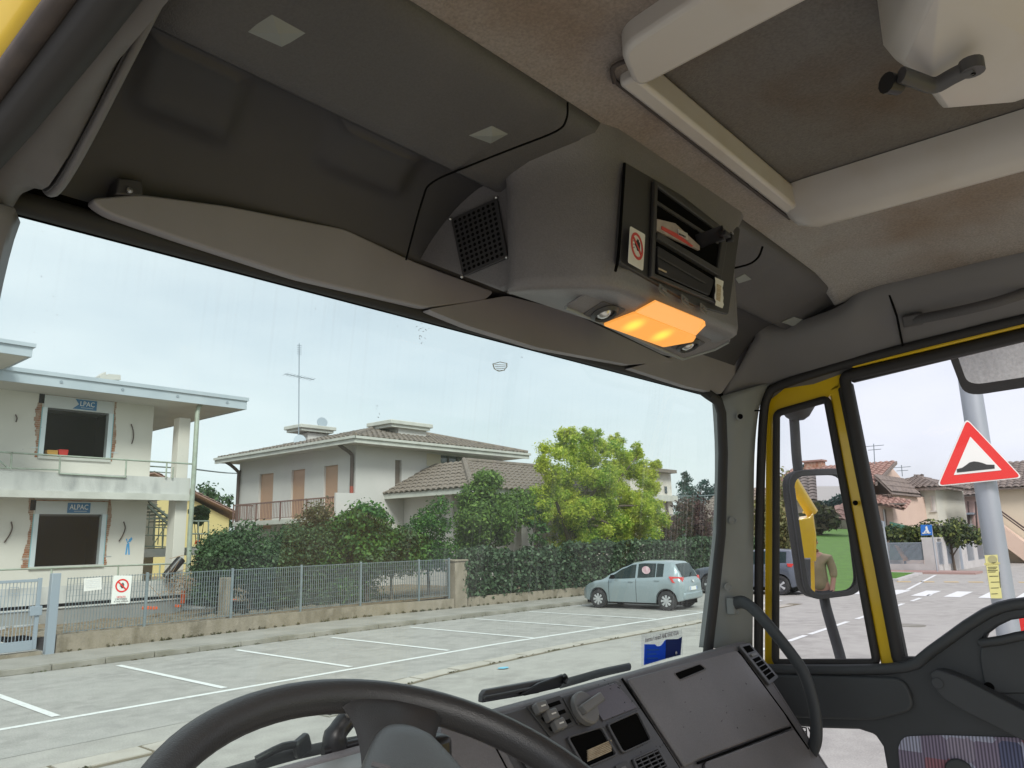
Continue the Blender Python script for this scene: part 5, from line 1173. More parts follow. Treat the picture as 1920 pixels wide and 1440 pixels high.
# black corrugated pipe leaning in the loggia
bpipe = MB().tube([P(311,1082,y=YB-.3), P(326,1064,y=YB-.3), P(340,1048,y=YB-.3)], .16, 12).build('black_pipe', M['black'], smooth=60); tag(bpipe, 'thick black pipe leaning on the terrace rail', 'pipe')
for i_, (x, y, w_) in enumerate(((277,1141,9),(292,1141,7),(336,1137,5),(345,1130,3),(440,1127,7))):
    p = P(x, y, y=26.0 if i_ != 3 else 26.6); o_ = MB().box(p.x-w_*.012,p.x+w_*.012,p.y,p.y+.2,p.z-.03,p.z+(.06 if i_ != 3 else .4)).build('orange_block', M['oplast'], bevel=.01)
    tag(o_, ('flat orange plastic piece left of the fence post, nearest the site sign', 'small orange plastic piece on the path edge right of the site sign', 'orange plastic scrap at the foot of the terrace wall', 'upright orange marker at the terrace corner', 'orange plastic scrap on the far end of the concrete path')[i_], 'site debris', 'orange site scraps')
# brushwood heap
bh = MB(); rg = random.Random(4); c = P(378,1110,y=25.8)
for _ in range(260):
    p = c + V(rg.gauss(0,.55), rg.gauss(0,.4), abs(rg.gauss(0,.38))); d = V(rg.gauss(0,1), rg.gauss(0,1), rg.gauss(0,.5)).normalized()*rg.uniform(.2,.5); bh.tube([p-d, p+d], .012, 3)
bh = bh.build('brushwood_heap', M['twig']); tag(bh, 'heap of dry brushwood at the corner of the terrace', 'brushwood')
ms = MB().box(P(425,1092,y=20.4).x,P(437,1092,y=20.4).x,20.4,20.8,YZ,P(430,1083,y=20.4).z).build('meter_box', M['lowwall'], bevel=.02); tag(ms, 'grey concrete meter box standing behind the grid fence', 'meter box')
# ================================================================== MAIN HOUSE BEHIND THE GARDEN
garden = struct(MB().add([V(19.1,19.0,-2.0), V(60,14.5,-2.0), V(60,60,-2.0), V(14.5,60,-2.0), V(14.5,24,-2.0), V(19.1,22,-2.0)], [(0,1,2,3,4,5)]).build('garden_ground', M['dirt']))
def in_poly(p, poly):
    c = False; n = len(poly)
    for i in range(n):
        (x1, y1), (x2, y2) = poly[i], poly[(i+1) % n]
        if (y1 > p[1]) != (y2 > p[1]) and p[0] < (x2-x1)*(p[1]-y1)/(y2-y1)+x1: c = not c
    return c
def tiled(poly, down, m_, par, tw=.30, tl=.42, r=.11, single=0):
    """a roof slope laid with rounded tiles course by course (poly planar, down = fall direction)"""
    poly = [Vector(p) for p in poly]; n = (poly[1]-poly[0]).cross(poly[2]-poly[0]).normalized(); n = n if n.z > 0 else -n
    dn = Vector(down); dn = (dn - n*dn.dot(n)).normalized(); ac = n.cross(dn)
    o = poly[0]; p2 = [((p-o).dot(ac), (p-o).dot(dn)) for p in poly]
    base = MB().prism([p - n*.03 for p in poly], -n*.08).build('roof', M[m_], par)
    b = MB(); u0, u1 = min(p[0] for p in p2), max(p[0] for p in p2); v0, v1 = min(p[1] for p in p2), max(p[1] for p in p2)
    j = 0; v = v0; spots = []
    while v < v1:
        u = u0 + (tw*.5 if j % 2 and False else 0)
        while u < u1:
            if in_poly((u+tw/2, v+tl*.5), p2):
                if single: spots.append((v, u)); u += tw; continue
                rows = []
                for q, (vv, hh) in enumerate(((v, .0), (v+tl*1.08, .045))):
                    jit = random.uniform(-.008,.008)
                    rows.append([o + ac*(u+tw*(k/4)) + dn*vv + n*(hh+jit + r*.75*math.sin(math.pi*(k/4))) for k in range(5)])
                rows.append([p - n*.05 for p in rows[1]])
                b.grid(rows)
            u += tw
        v += tl; j += 1
    if single:            # the tiles of the nearer roof are laid one by one, sharing one mesh
        tm = MB().grid([[V(tw*(k/4), vv, hh + r*.75*math.sin(math.pi*(k/4))) for k in range(5)] for vv, hh in ((0,0),(tl*1.08,.045))] + [[V(tw*(k/4), tl*1.08, -.005 + r*.75*math.sin(math.pi*(k/4))) for k in range(5)]])
        src = tm.build('tile', M[m_], None, smooth=50, lift=False)
        me = src.data; bpy.data.objects.remove(src)
        for v, u in sorted(spots, reverse=True)[:single]:
            ob = bpy.data.objects.new('tile', me); COL.objects.link(ob); ob.parent = base
            t = o + ac*(u+tw) + dn*v + n*random.uniform(-.008,.008) + V(0,0,ZO) - org(base)
            mt = Matrix((-ac, dn, n)).transposed().to_4x4(); mt.translation = t; ob.matrix_local = mt
        return base
    b.build('tiles', M[m_], base, smooth=50, kind='stuff', fix=False); return base
mh = thing('main_house', 'pale two storey house with brown tiled hip roof and tan shutters', 'house', (25.6,31.7,-2.0))
EX0, EX1, EY0, EY1, EZ = 19.94, 31.4, 26.0, 37.6, 4.30
RX0, RY = 26.0, 31.8; RX1 = 27.2; RZ = P(707,796,x=25.0).z
RZ = P(711,797,x=26.0).z - .15
A_, B_, C_, D_ = V(EX0,EY0,EZ), V(EX1,EY0,EZ), V(EX1,EY1,EZ), V(EX0,EY1,EZ); R0, R1 = V(RX0,RY,RZ), V(RX1,RY,RZ)
tiled([A_,B_,R1,R0], (0,-1,-.3), 'tile', mh); tiled([D_,A_,R0], (-1,0,-.3), 'tile', mh); tiled([B_,C_,R1], (1,0,-.3), 'tile', mh); tiled([C_,D_,R0,R1], (0,1,-.3), 'tile', mh)
for a, b_ in ((A_,R0),(B_,R1),(R0,R1)): MB().tube([a+V(0,0,.08), b_+V(0,0,.08)], .11, 8).build('ridge_tiles', M['tile'], mh)
ev = MB(); ev.box(EX0-.04,EX1+.04,EY0-.06,EY0+.04,EZ-.26,EZ-.02); ev.box(EX0-.06,EX0+.04,EY0-.05,EY1,EZ-.26,EZ-.02); ev.box(EX0-.10,EX1+.1,EY0-.14,EY0-.06,EZ-.08,EZ+.03); ev.box(EX0-.14,EX0-.06,EY0-.14,EY1,EZ-.08,EZ+.03)
ev.build('gutter_board', M['gutter'], mh); MB().box(EX0+.04,EX1,EY0+.04,EY1,EZ-.22,EZ-.16).build('soffit', M['soffit'], mh)
HX0, HX1, HY0, HY1 = 20.8, 30.4, 27.0, 36.7
wz0 = -2.0
def sx(px, py): p = P(px, py, x=HX0); return p.y, p.z
def fx(px, py): p = P(px, py, y=HY0); return p.x, p.z
doors = []
for (xa, ya), (xb, yb) in (((487,888),(513,968)),((547,879),(572,964)),((608,867),(634,958))):
    y1, z1 = sx(xa, ya); y0, _ = sx(xb, ya); doors.append((y0, y1, .62, 2.0+ (z1+2.0)*0 + z1))
b = MB()
holes_wall(b, (HX0,HY0,wz0), (0,1,0), (0,0,1), HY1-HY0, EZ-.2-wz0, [(y0-HY0, y1-HY0, .62-wz0, sx(0.5*(487+513),888)[1]-wz0) for y0, y1, _, _ in doors], .18, (-1,0,0))
nx0, nz1 = fx(741,862); nx1, nz0 = fx(753,918); hx0_, hz1 = fx(826,853); hx1_, hz0 = fx(877,876)
holes_wall(b, (HX0,HY0,wz0), (1,0,0), (0,0,1), HX1-HX0, EZ-.2-wz0, [(nx0-HX0,nx1-HX0,nz0-wz0,nz1-wz0),(hx0_-HX0,hx1_-HX0,hz0-wz0,hz1-wz0)], .2, (0,-1,0))
b.build('wall', M['render2'], mh)
ztop = sx(500,888)[1]
for y0, y1, _, _ in doors:
    s_ = MB().box(HX0+.12,HX0+.16,y0,y1,.62,ztop).build('roller_shutter', M['shutter'], mh)
    ribs = MB()
    z = .66
    while z < ztop: ribs.box(HX0+.105,HX0+.12,y0,y1,z,z+.035); z += .055
    ribs.build('shutter_slats', M['shutter'], s_, kind='stuff')
MB().box(nx0,nx1,HY0+.14,HY0+.18,nz0,nz1).build('roller_shutter', M['shutter2'], mh); MB().box(nx0-.06,nx1+.06,HY0-.05,HY0+.1,nz0-.08,nz0).build('sill', M['gutter'], mh)
hw = MB().box(hx0_,hx1_,HY0+.14,HY0+.17,hz0,hz1).build('window', M['darkglass'], mh)
for k in range(4): x_ = hx0_+(hx1_-hx0_)*k/3; MB().box(x_-.03,x_+.03,HY0+.08,HY0+.14,hz0,hz1).build('mullion', M['pipe'], hw)
pq = [fx(800,850), fx(826,853), fx(826,876), fx(800,873)]
MB().prism([V(x, HY0-.004, z) for x, z in pq], (0,-.01,0)).build('cream_panel', M['cream'], mh)
MB().box(pq[0][0],hx1_+.1,HY0-.05,HY0,pq[2][1]-.06,pq[2][1]).build('sill', M['gutter'], mh)
# side balcony
BX = 19.75
def bxp(px, py): p = P(px, py, x=BX); return p
b0, b1 = bxp(436,985), bxp(627,967)
zs = (b0.z+b1.z)/2
sb = MB().box(BX,HX0,b1.y,b0.y,zs-.14,zs+.06).build('balcony', M['gutter'], mh)
MB().box(BX-.02,HX0,b1.y-.12,b1.y,zs-.1,bxp(627,924).z).build('end_wall', M['render2'], sb)
zt = (bxp(436,952).z+bxp(627,926).z)/2
MB().box(BX-.02,BX+.04,b1.y,b0.y,zt-.04,zt+.02).build('handrail', M['rail'], sb); MB().box(BX,BX+.03,b1.y,b0.y,zs+.13,zs+.16).build('lower_rail', M['rail'], sb)
MB().box(BX,HX0,b0.y-.03,b0.y,zt-.04,zt+.02).build('handrail', M['rail'], sb)
bal_ = MB(); y = b1.y+.06
while y < b0.y: bal_.box(BX+.006,BX+.024,y-.01,y+.01,zs+.13,zt); y += .125
x = BX+.1
while x < HX0: bal_.box(x-.01,x+.01,b0.y-.025,b0.y-.005,zs+.13,zt); x += .125
bal_.build('balusters', M['rail'], sb, kind='stuff')
for k in range(5): y = b1.y+(b0.y-b1.y)*k/4; MB().box(BX-.01,BX+.04,y-.03,y+.03,zs,zt).build('rail_post', M['rail'], sb)
# downpipes
MB().tube(spline([V(EX0+.1,HY0+.25,EZ-.2), V(EX0+.3,HY0+.2,EZ-.35), V(HX0-.12,HY0+.18,EZ-.6), V(HX0-.1,HY0+.15,EZ-.9), V(HX0-.1,HY0+.15,2.3)], 4), .085, 8).build('downpipe', M['pipe'], mh, smooth=60)
MB().tube([V(HX0-.1,HY0+.15,2.3), V(HX0-.1,HY0+.15,-1.5)], .085, 8).build('downpipe', M['redpipe'], mh, smooth=60)
MB().tube(spline([V(EX0+.1,HY1+.1,EZ-.2), V(EX0+.4,HY1,EZ-.4), V(HX0-.1,HY1-.1,EZ-.75), V(HX0-.1,HY1-.1,EZ-1.0), V(HX0-.1,HY1-.1,-1)], 4), .085, 8).build('downpipe', M['pipe'], mh, smooth=60)
# chimneys with slab caps
def chimney(px0, px1, pyb, pyt, capx0, capx1, capt, capb, y, label=None):
    a, b_ = P(px0, pyb, y=y), P(px1, pyb, y=y); zt_ = P(px0, pyt, y=y).z; d = (b_.x-a.x)*.7
    ch = MB().box(a.x,b_.x,y,y+d,a.z-.8,zt_).build('chimney', M['render2'], mh)
    c0, c1 = P(capx0, capt, y=y-.25), P(capx1, capb, y=y-.25); zc1, zc0 = P(capx0+10, capt, y=y-.25).z, P(capx0+10, capb, y=y-.25).z
    MB().box(c0.x,c1.x,y-.3,y+d+.3,zc0+(zc1-zc0)*.4,zc1).build('chimney_cap', M['gutter'], ch, bevel=.03); MB().box(c0.x+.12,c1.x-.12,y-.2,y+d+.2,zc0,zc0+(zc1-zc0)*.4).build('chimney_cap', M['gutter'], ch)
    for k in range(4): x = a.x+.1+(b_.x-a.x-.2)*k/3; MB().box(x-.05,x+.05,y+.05,y+.15,zt_-.02,zc0+.02).build('cap_post', M['stained'], ch)
    MB().box(a.x+.15,b_.x-.15,y+.2,y+d-.2,zt_-.02,zc0+.02).build('flue', M['matblack'], ch); return ch
c1_ = chimney(577,618,832,811,563,630,795,807,33.3); c2_ = chimney(747,799,822,799,732,811,787,800,28.6)
dish = MB().disc(P(604,792,y=33.2), (-.3,-1,.3), .28, .03, 20).build('satellite_dish', M['gate'], mh); MB().disc(P(562,826,y=33.0), (-.6,-1,.2), .30, .03, 20).build('satellite_dish', M['gate'], mh)
an = MB().tube([P(560,832,y=33.2), P(561,644,y=33.2)], .03, 6).build('antenna_mast', M['gate'], mh)
MB().tube([P(534,701,y=33.0), P(589,712,y=33.0)], .02, 5).build('antenna_boom', M['gate'], an)
for k in range(9): p = P(536+6.2*k, 701.5+1.25*k, y=33.0); MB().tube([p+V(-.05,-.35,0), p+V(.05,.35,0)], .01, 4).build('antenna_element', M['gate'], an)
for k in range(5): p = P(561, 648+4*k, y=33.0); MB().tube([p+V(-.12,0,0), p+V(.14,0,.02)], .015, 4).build('antenna_element', M['gate'], an)
# lower hipped wing
wx0, wx1, wy0, wy1, wz = 22.45, 33.5, 21.6, 27.0, 2.02
ap = V(25.4,24.9,3.45); ap2 = V(31,24.9,3.45)
a_, b_, c_2, d_ = V(wx0,wy0,wz), V(wx1,wy0,wz), V(wx1,wy1,wz), V(wx0,wy1+.6,wz)
tiled([a_,b_,ap2,ap], (0,-1,-.3), 'tile2', mh, tw=.34, tl=.42, single=300); tiled([d_,a_,ap,V(25.4,27.0,3.45)], (-1,0,-.3), 'tile2', mh, tw=.34, tl=.42, single=300)
MB().tube([a_+V(0,0,.08), ap+V(0,0,.1)], .12, 8).build('ridge_tiles', M['tile2'], mh); MB().tube([ap+V(0,0,.08), ap2+V(0,0,.08)], .12, 8).build('ridge_tiles', M['tile2'], mh)
w_ = MB(); w_.box(wx0-.05,wx1,wy0-.05,wy0+.05,wz-.25,wz-.02); w_.box(wx0-.05,wx0+.05,wy0,wy1,wz-.25,wz-.02); w_.build('gutter_board', M['gutter'], mh)
MB().box(wx0+.05,wx1,wy0+.05,wy1,wz-.2,wz-.14).build('soffit', M['soffit'], mh)
MB().box(wx0+1.1,wx1,wy0+2.2,wy1-.02,-2.0,wz-.2).build('wing_wall', M['render2'], mh)
for x, y in ((wx0+.5,wy0+.5),(26.5,wy0+.5),(30.5,wy0+.5)): MB().box(x-.18,x+.18,y-.18,y+.18,-2.0,wz-.2).build('porch_post', M['render2'], mh)
# ---- yellow house far left, and tree behind it
yh = thing('yellow_house', 'yellow house with orange tiled gable between the two white houses', 'house', (22,52,-2))
q = [P(363,932,y=50), P(404,950,y=50), P(440,964,y=50)]
MB().prism([V(q[0].x-3,50,-2), V(q[2].x-.4,50,-2), V(q[2].x-.4,50,q[2].z-.3), V(q[0].x-3,50,q[0].z+1.2)], (0,9,0)).build('wall', M['yellowwall'], yh)
tiled([V(q[0].x-3,49.3,q[0].z+1.5), V(q[2].x+.6,49.3,q[2].z-.25), V(q[2].x+.6,60,q[2].z-.25), V(q[0].x-3,60,q[0].z+1.5)], (1,0,-.3), 'redtile', yh, tw=.4, tl=.5)
# ================================================================== TREES AND HEDGES
def at(px, py, y): return P(px, py, y=y)
c0 = at(392,925,60); tree('conifer', 'dark round tree showing above the yellow house roof', (c0.x,60,-2), clumpy((c0.x,60,c0.z-1.6), (2.3,2.3,2.6), 14, .9, 3), 2600, .35, L_green, trunk=.25)
# shrub bank behind the grid fence: separate bushes left to right
bushes = [(414,1042,22.8,.85,.75,L_green,'dark green shrub beside the corner of the renovation house',901),
          (376,966,32,.35,.5,L_green,'dark evergreen shrub behind the railed side landing',907),
          (470,1045,22.0,1.3,.95,L_green,'low dark shrub behind the grid fence under the balcony end',902), (520,1040,22.5,1.5,1.0,L_green,'rounded dark green shrub under the brown balcony',903),
          (572,1018,23.2,1.1,1.25,L_brown,'russet thin shrub between the dark shrubs under the balcony',904), (615,1035,22.6,1.4,1.1,L_green,'dark shrub with dense crown right of the russet shrub',905),
          (650,1048,22.0,1.4,.9,L_bush,'light green low shrub behind the fence near the downpipe',906)]
for px, py, y, rx, rz, lm, lab, sd_ in bushes:
    c = at(px, py, y); k = clumpy((c.x,y,c.z), (rx,rx*.8,rz), 16, rx*.42, sd_); k += clumpy((c.x,y,-1.5), (rx,rx*.7,.7), 6, rx*.4, sd_+50)
    tree('shrub', lab, (c.x,y,-2.0), k, 11000, .115, lm, 'shrub', .06, 'shrubs behind the grid fence', 3, sd_)
c = at(690,1000,21.0); k = clumpy((c.x,21,c.z), (1.0,.9,1.0), 14, .5, 31) + clumpy(at(668,968,21), (.25,.25,.5), 5, .24, 32) + clumpy(at(700,975,21), (.5,.5,.4), 5, .3, 33)
tree('fruit_tree', 'small bright green tree with a few yellow leaves by the red downpipe', (c.x,21,-2.0), k, 9000, .15, L_bush, trunk=.08, seed=3, aspect=.6)
c = at(735,1035,20.6); k = clumpy((c.x,20.6,c.z), (1.3,.9,.9), 14, .5, 41)
tree('shrub', 'dark low shrub right of the small fruit tree', (c.x,20.6,-2.0), k, 8000, .115, L_green, 'shrub', .06, 'shrubs behind the grid fence', 3, 41)
c = at(805,1015,20.2); k = clumpy((c.x,20.2,c.z), (1.15,.8,1.0), 18, .5, 51) + clumpy(at(812,970,20.2), (.6,.5,.5), 7, .35, 52)
tree('shrub', 'dense mid green shrub behind the fence end, left of the tall laurel', (c.x,20.2,-2.0), k, 11000, .115, L_bush, 'shrub', .07, None, 3, 51)
c = at(905,985,19.9); k = clumpy((c.x,19.9,c.z), (1.25,1.0,1.55), 26, .5, 61) + clumpy(at(905,915,19.9), (.85,.7,.5), 12, .4, 62) + clumpy(at(960,960,19.9), (.6,.5,.9), 8, .4, 63)
tree('laurel', 'tall rounded laurel bush in front of the low tiled wing', (c.x,19.9,-2.0), k, 27000, .13, L_laurel, 'shrub', .10, None, 5, 61)
c = at(1005,990,20.4); k = clumpy((c.x,20.4,c.z), (.75,.6,1.2), 10, .33, 71)
tree('shrub', 'thin airy shrub between the laurel and the yellow-green tree', (c.x,20.4,-2.0), k, 1700, .16, L_bush, 'shrub', .05, None, 3, 71, shell=.2)
# the big yellow-green tree
YT = 20.6; base = at(1048,1075,YT); k = []
for i_, (px, py, rr) in enumerate(((1110,840,.75),(1060,835,.7),(1030,870,.75),(1150,850,.85),(1185,870,.8),(1215,900,.8),(1225,950,.85),(1105,880,1.1),(1060,910,1.0),(1150,915,1.1),(1190,940,1.0),(1025,930,.8),(1040,975,.8),(1090,960,1.0),(1140,970,1.0),(1185,985,.9),(1215,995,.7),(1075,1005,.75),(1050,1020,.55),(1120,1010,.7),(1165,1015,.55),(1130,858,.8),(1085,850,.75),(1170,895,.9),(1130,930,.9),(1070,945,.85),(1205,965,.8),(1112,985,.8),(1150,1000,.7),(1012,960,.6),(1085,1028,.5),(1215,930,.7),(1240,975,.5),(1110,815,.45),(1062,818,.4),(1152,825,.45),(1195,846,.4),(1085,825,.35),(1225,872,.35))):
    p = at(px, py, YT + random.uniform(-.8,1.2)); k += clumpy(p, (rr,rr,rr*.95), 9, rr*.47, 700+i_)
tree('golden_tree', 'large yellow-green leafy tree standing behind the ivy hedge', (base.x,YT,-2.0), k, 130000, .15, L_lime, trunk=.2, limbs=12, seed=8, aspect=.36, shell=.15, droop=1.2)
# ivy hedge on the mossy wall
iv = thing('ivy_hedge', 'dark ivy hedge covering the fence above the mossy wall', 'hedge', (28,17,G+.4))
kk = []
x = 19.15
while x < 37.5:
    y = wall_y(x)+.18; zt_ = -.62 if x < 24 else -.5
    for z in (-1.75,-1.35,-.95): kk.append((V(x,y,z), (.42,.26,.34)))
    kk.append((V(x,y,zt_+random.uniform(-.12,.12)), (.42,.26,.25))); x += .55
leaves(kk, 34000, .13, .8, .75).build('foliage', L_ivy, iv, fix=False)
st2 = MB(); x = 19.2
while x < 37: y = wall_y(x)+.15; st2.tube(spline([V(x,y,-2.0), V(x+random.uniform(-.3,.3),y,-1.4), V(x+random.uniform(-.3,.3),y,-.7)], 3), .02, 5); x += .4
st2.build('stems', M['bark'], iv)
c = at(1285,1000,21.5); k = clumpy((c.x,21.5,c.z), (1.9,1.5,1.7), 18, .7, 81)
tree('plum_tree', 'purple leaved plum tree right of the yellow-green tree', (c.x,21.5,-2.0), k, 6000, .22, L_purple, trunk=.14, seed=9, shell=.3)
# pale tower-like house behind the golden tree
p1, p0 = P(1262,960,y=30), P(1190,960,y=30)
tw_ = thing('pale_house', 'patchy cream house corner rising behind the yellow-green tree', 'house', (p1.x-3,32,-2))
tzp = P(1262,889,y=30).z; mz = P(1262,935,y=30).z
MB().box(p1.x-6,p1.x,30,38,-2,tzp).build('wall', M['whitewash'], tw_)
MB().box(p1.x-6.5,P(1267,886,y=29.5).x,29.4,38.5,tzp,tzp+.25).build('roof', M['tile'], tw_)
MB().box(p1.x-6.2,p1.x+.15,29.6,38,mz-.25,mz+.2).build('balcony_band', M['gutter'], tw_)
MB().box(P(1246,920,y=30).x,P(1250,920,y=30).x,29.95,30.1,P(1246,925,y=30).z,P(1246,912,y=30).z).build('window', M['darkglass'], tw_)
MB().tube([P(1250,938,y=29.8), P(1253,980,y=29.8)], .1, 8).build('downpipe', M['pipe'], tw_)
# olive house behind the plum
oh = thing('olive_house', 'small olive and yellow house with red lean-to roof by the windscreen pillar', 'house', (57,27,-2))
a = P(1316,1020,x=55); b_ = P(1360,1020,x=55)
MB().box(55,63,b_.y-3,a.y,-2,P(1316,965,x=55).z).build('wall', M['olive'], oh)
MB().box(54.9,55,b_.y-3,a.y,-2,P(1320,1012,x=55).z).build('lower_wall', M['yellowwall'], oh)
ea = P(1308,970,x=54.3); tiled([V(54.3,ea.y+.4,ea.z), V(54.3,b_.y-3,ea.z), V(59,b_.y-3,ea.z+2.2), V(59,ea.y+.4,ea.z+2.2)], (-1,0,-.4), 'tile2', oh, tw=.5, tl=.6)
lz = P(1318,1023,x=53.5).z; tiled([V(53.2,a.y+.3,lz), V(53.2,b_.y-3,lz), V(55,b_.y-3,lz+.5), V(55,a.y+.3,lz+.5)], (-1,0,-.4), 'redtile', oh, tw=.5, tl=.6)
w1_, w2_ = P(1324,978,x=54.9), P(1340,998,x=54.9)
wn_ = MB().box(54.85,54.95,w2_.y,w1_.y,w2_.z,w1_.z).build('window', M['gutter'], oh)
for k in range(4): t = (k+.5)/4; y = w1_.y+(w2_.y-w1_.y)*t; MB().box(54.80,54.86,y-.14,y+.14,w2_.z+.1,w1_.z-.1).build('shutter_leaf', M['olive'], wn_)
gz = P(1300,1063,x=46); gw = MB().box(46,46.3,P(1302,1040,x=46).y,P(1285,1040,x=46).y,-2.4,P(1290,1037,x=46).z).build('garden_wall', M['render']); tag(gw, 'short white garden wall behind the small silver car', 'wall')
gg = thing('garden_gate', 'teal steel bar gate beside the short white garden wall', 'gate', (46.5,P(1325,1060,x=46).y,-2.4))
for k in range(12): y = P(1304+3.4*k,1060,x=46).y; MB().box(46.0,46.04,y-.03,y+.03,-2.3,P(1310,1036,x=46).z).build('bar', M['net'], gg)
MB().box(46.0,46.05,P(1345,1036,x=46).y,P(1303,1036,x=46).y,P(1310,1038,x=46).z,P(1310,1035,x=46).z).build('rail', M['net'], gg)
# far dark conifers behind
for i_, (px, top, yy, w_, lab) in enumerate(((1285,885,52,5.5,'tall blue-green cedar behind the houses, left of the windscreen pillar'),(1318,900,56,6.0,'broad dark tree next to the tall cedar'),(1345,905,55,4.5,'dark conifer half hidden by the windscreen pillar'))):
    c = P(px, top, y=yy); hgt = c.z+2; k = []
    for q in range(13):
        t = q/12; r = w_*.5*(.12+.95*t**.8) if i_ == 0 else w_*.5*math.sin(min(1,.15+t)*1.5)
        for s_ in range(5): an = random.uniform(0,6.28); k.append((V(c.x+math.cos(an)*r*.6, yy+math.sin(an)*r*.6, c.z-.4-t*hgt*.75), (r*.5+.3, r*.5+.3, .5)))
    tree('cedar', lab, (c.x,yy,-2.2), k, 3600, .5, L_conif, trunk=.35, seed=20+i_, aspect=.4)
c = P(1275,965,y=48); tree('broadleaf_tree', 'round mid-green tree below the tall cedar', (c.x,48,-2.2), clumpy((c.x,48,c.z-2.5), (3.5,3,3), 16, 1.3, 91), 3600, .45, L_green, trunk=.25)
# overhead cables
for i_, (p, q) in enumerate((((1262,930),(1340,928)),((1262,929),(1345,948)),((1262,937),(1345,952)),((366,880),(460,888)))):
    a, b_ = P(*p, y=31.0), P(*q, y=31.0 if i_ < 3 else 45); m_ = (a+b_)/2+V(0,0,-.05)
    w3 = MB().tube(spline([a, m_, b_], 4), .035, 5).build('overhead_cable', M['galv']); tag(w3, ('upper overhead cable beside the windscreen pillar','middle overhead cable beside the windscreen pillar','lowest overhead cable beside the windscreen pillar','thin cable left of the main house')[i_], 'cable', 'overhead cables')
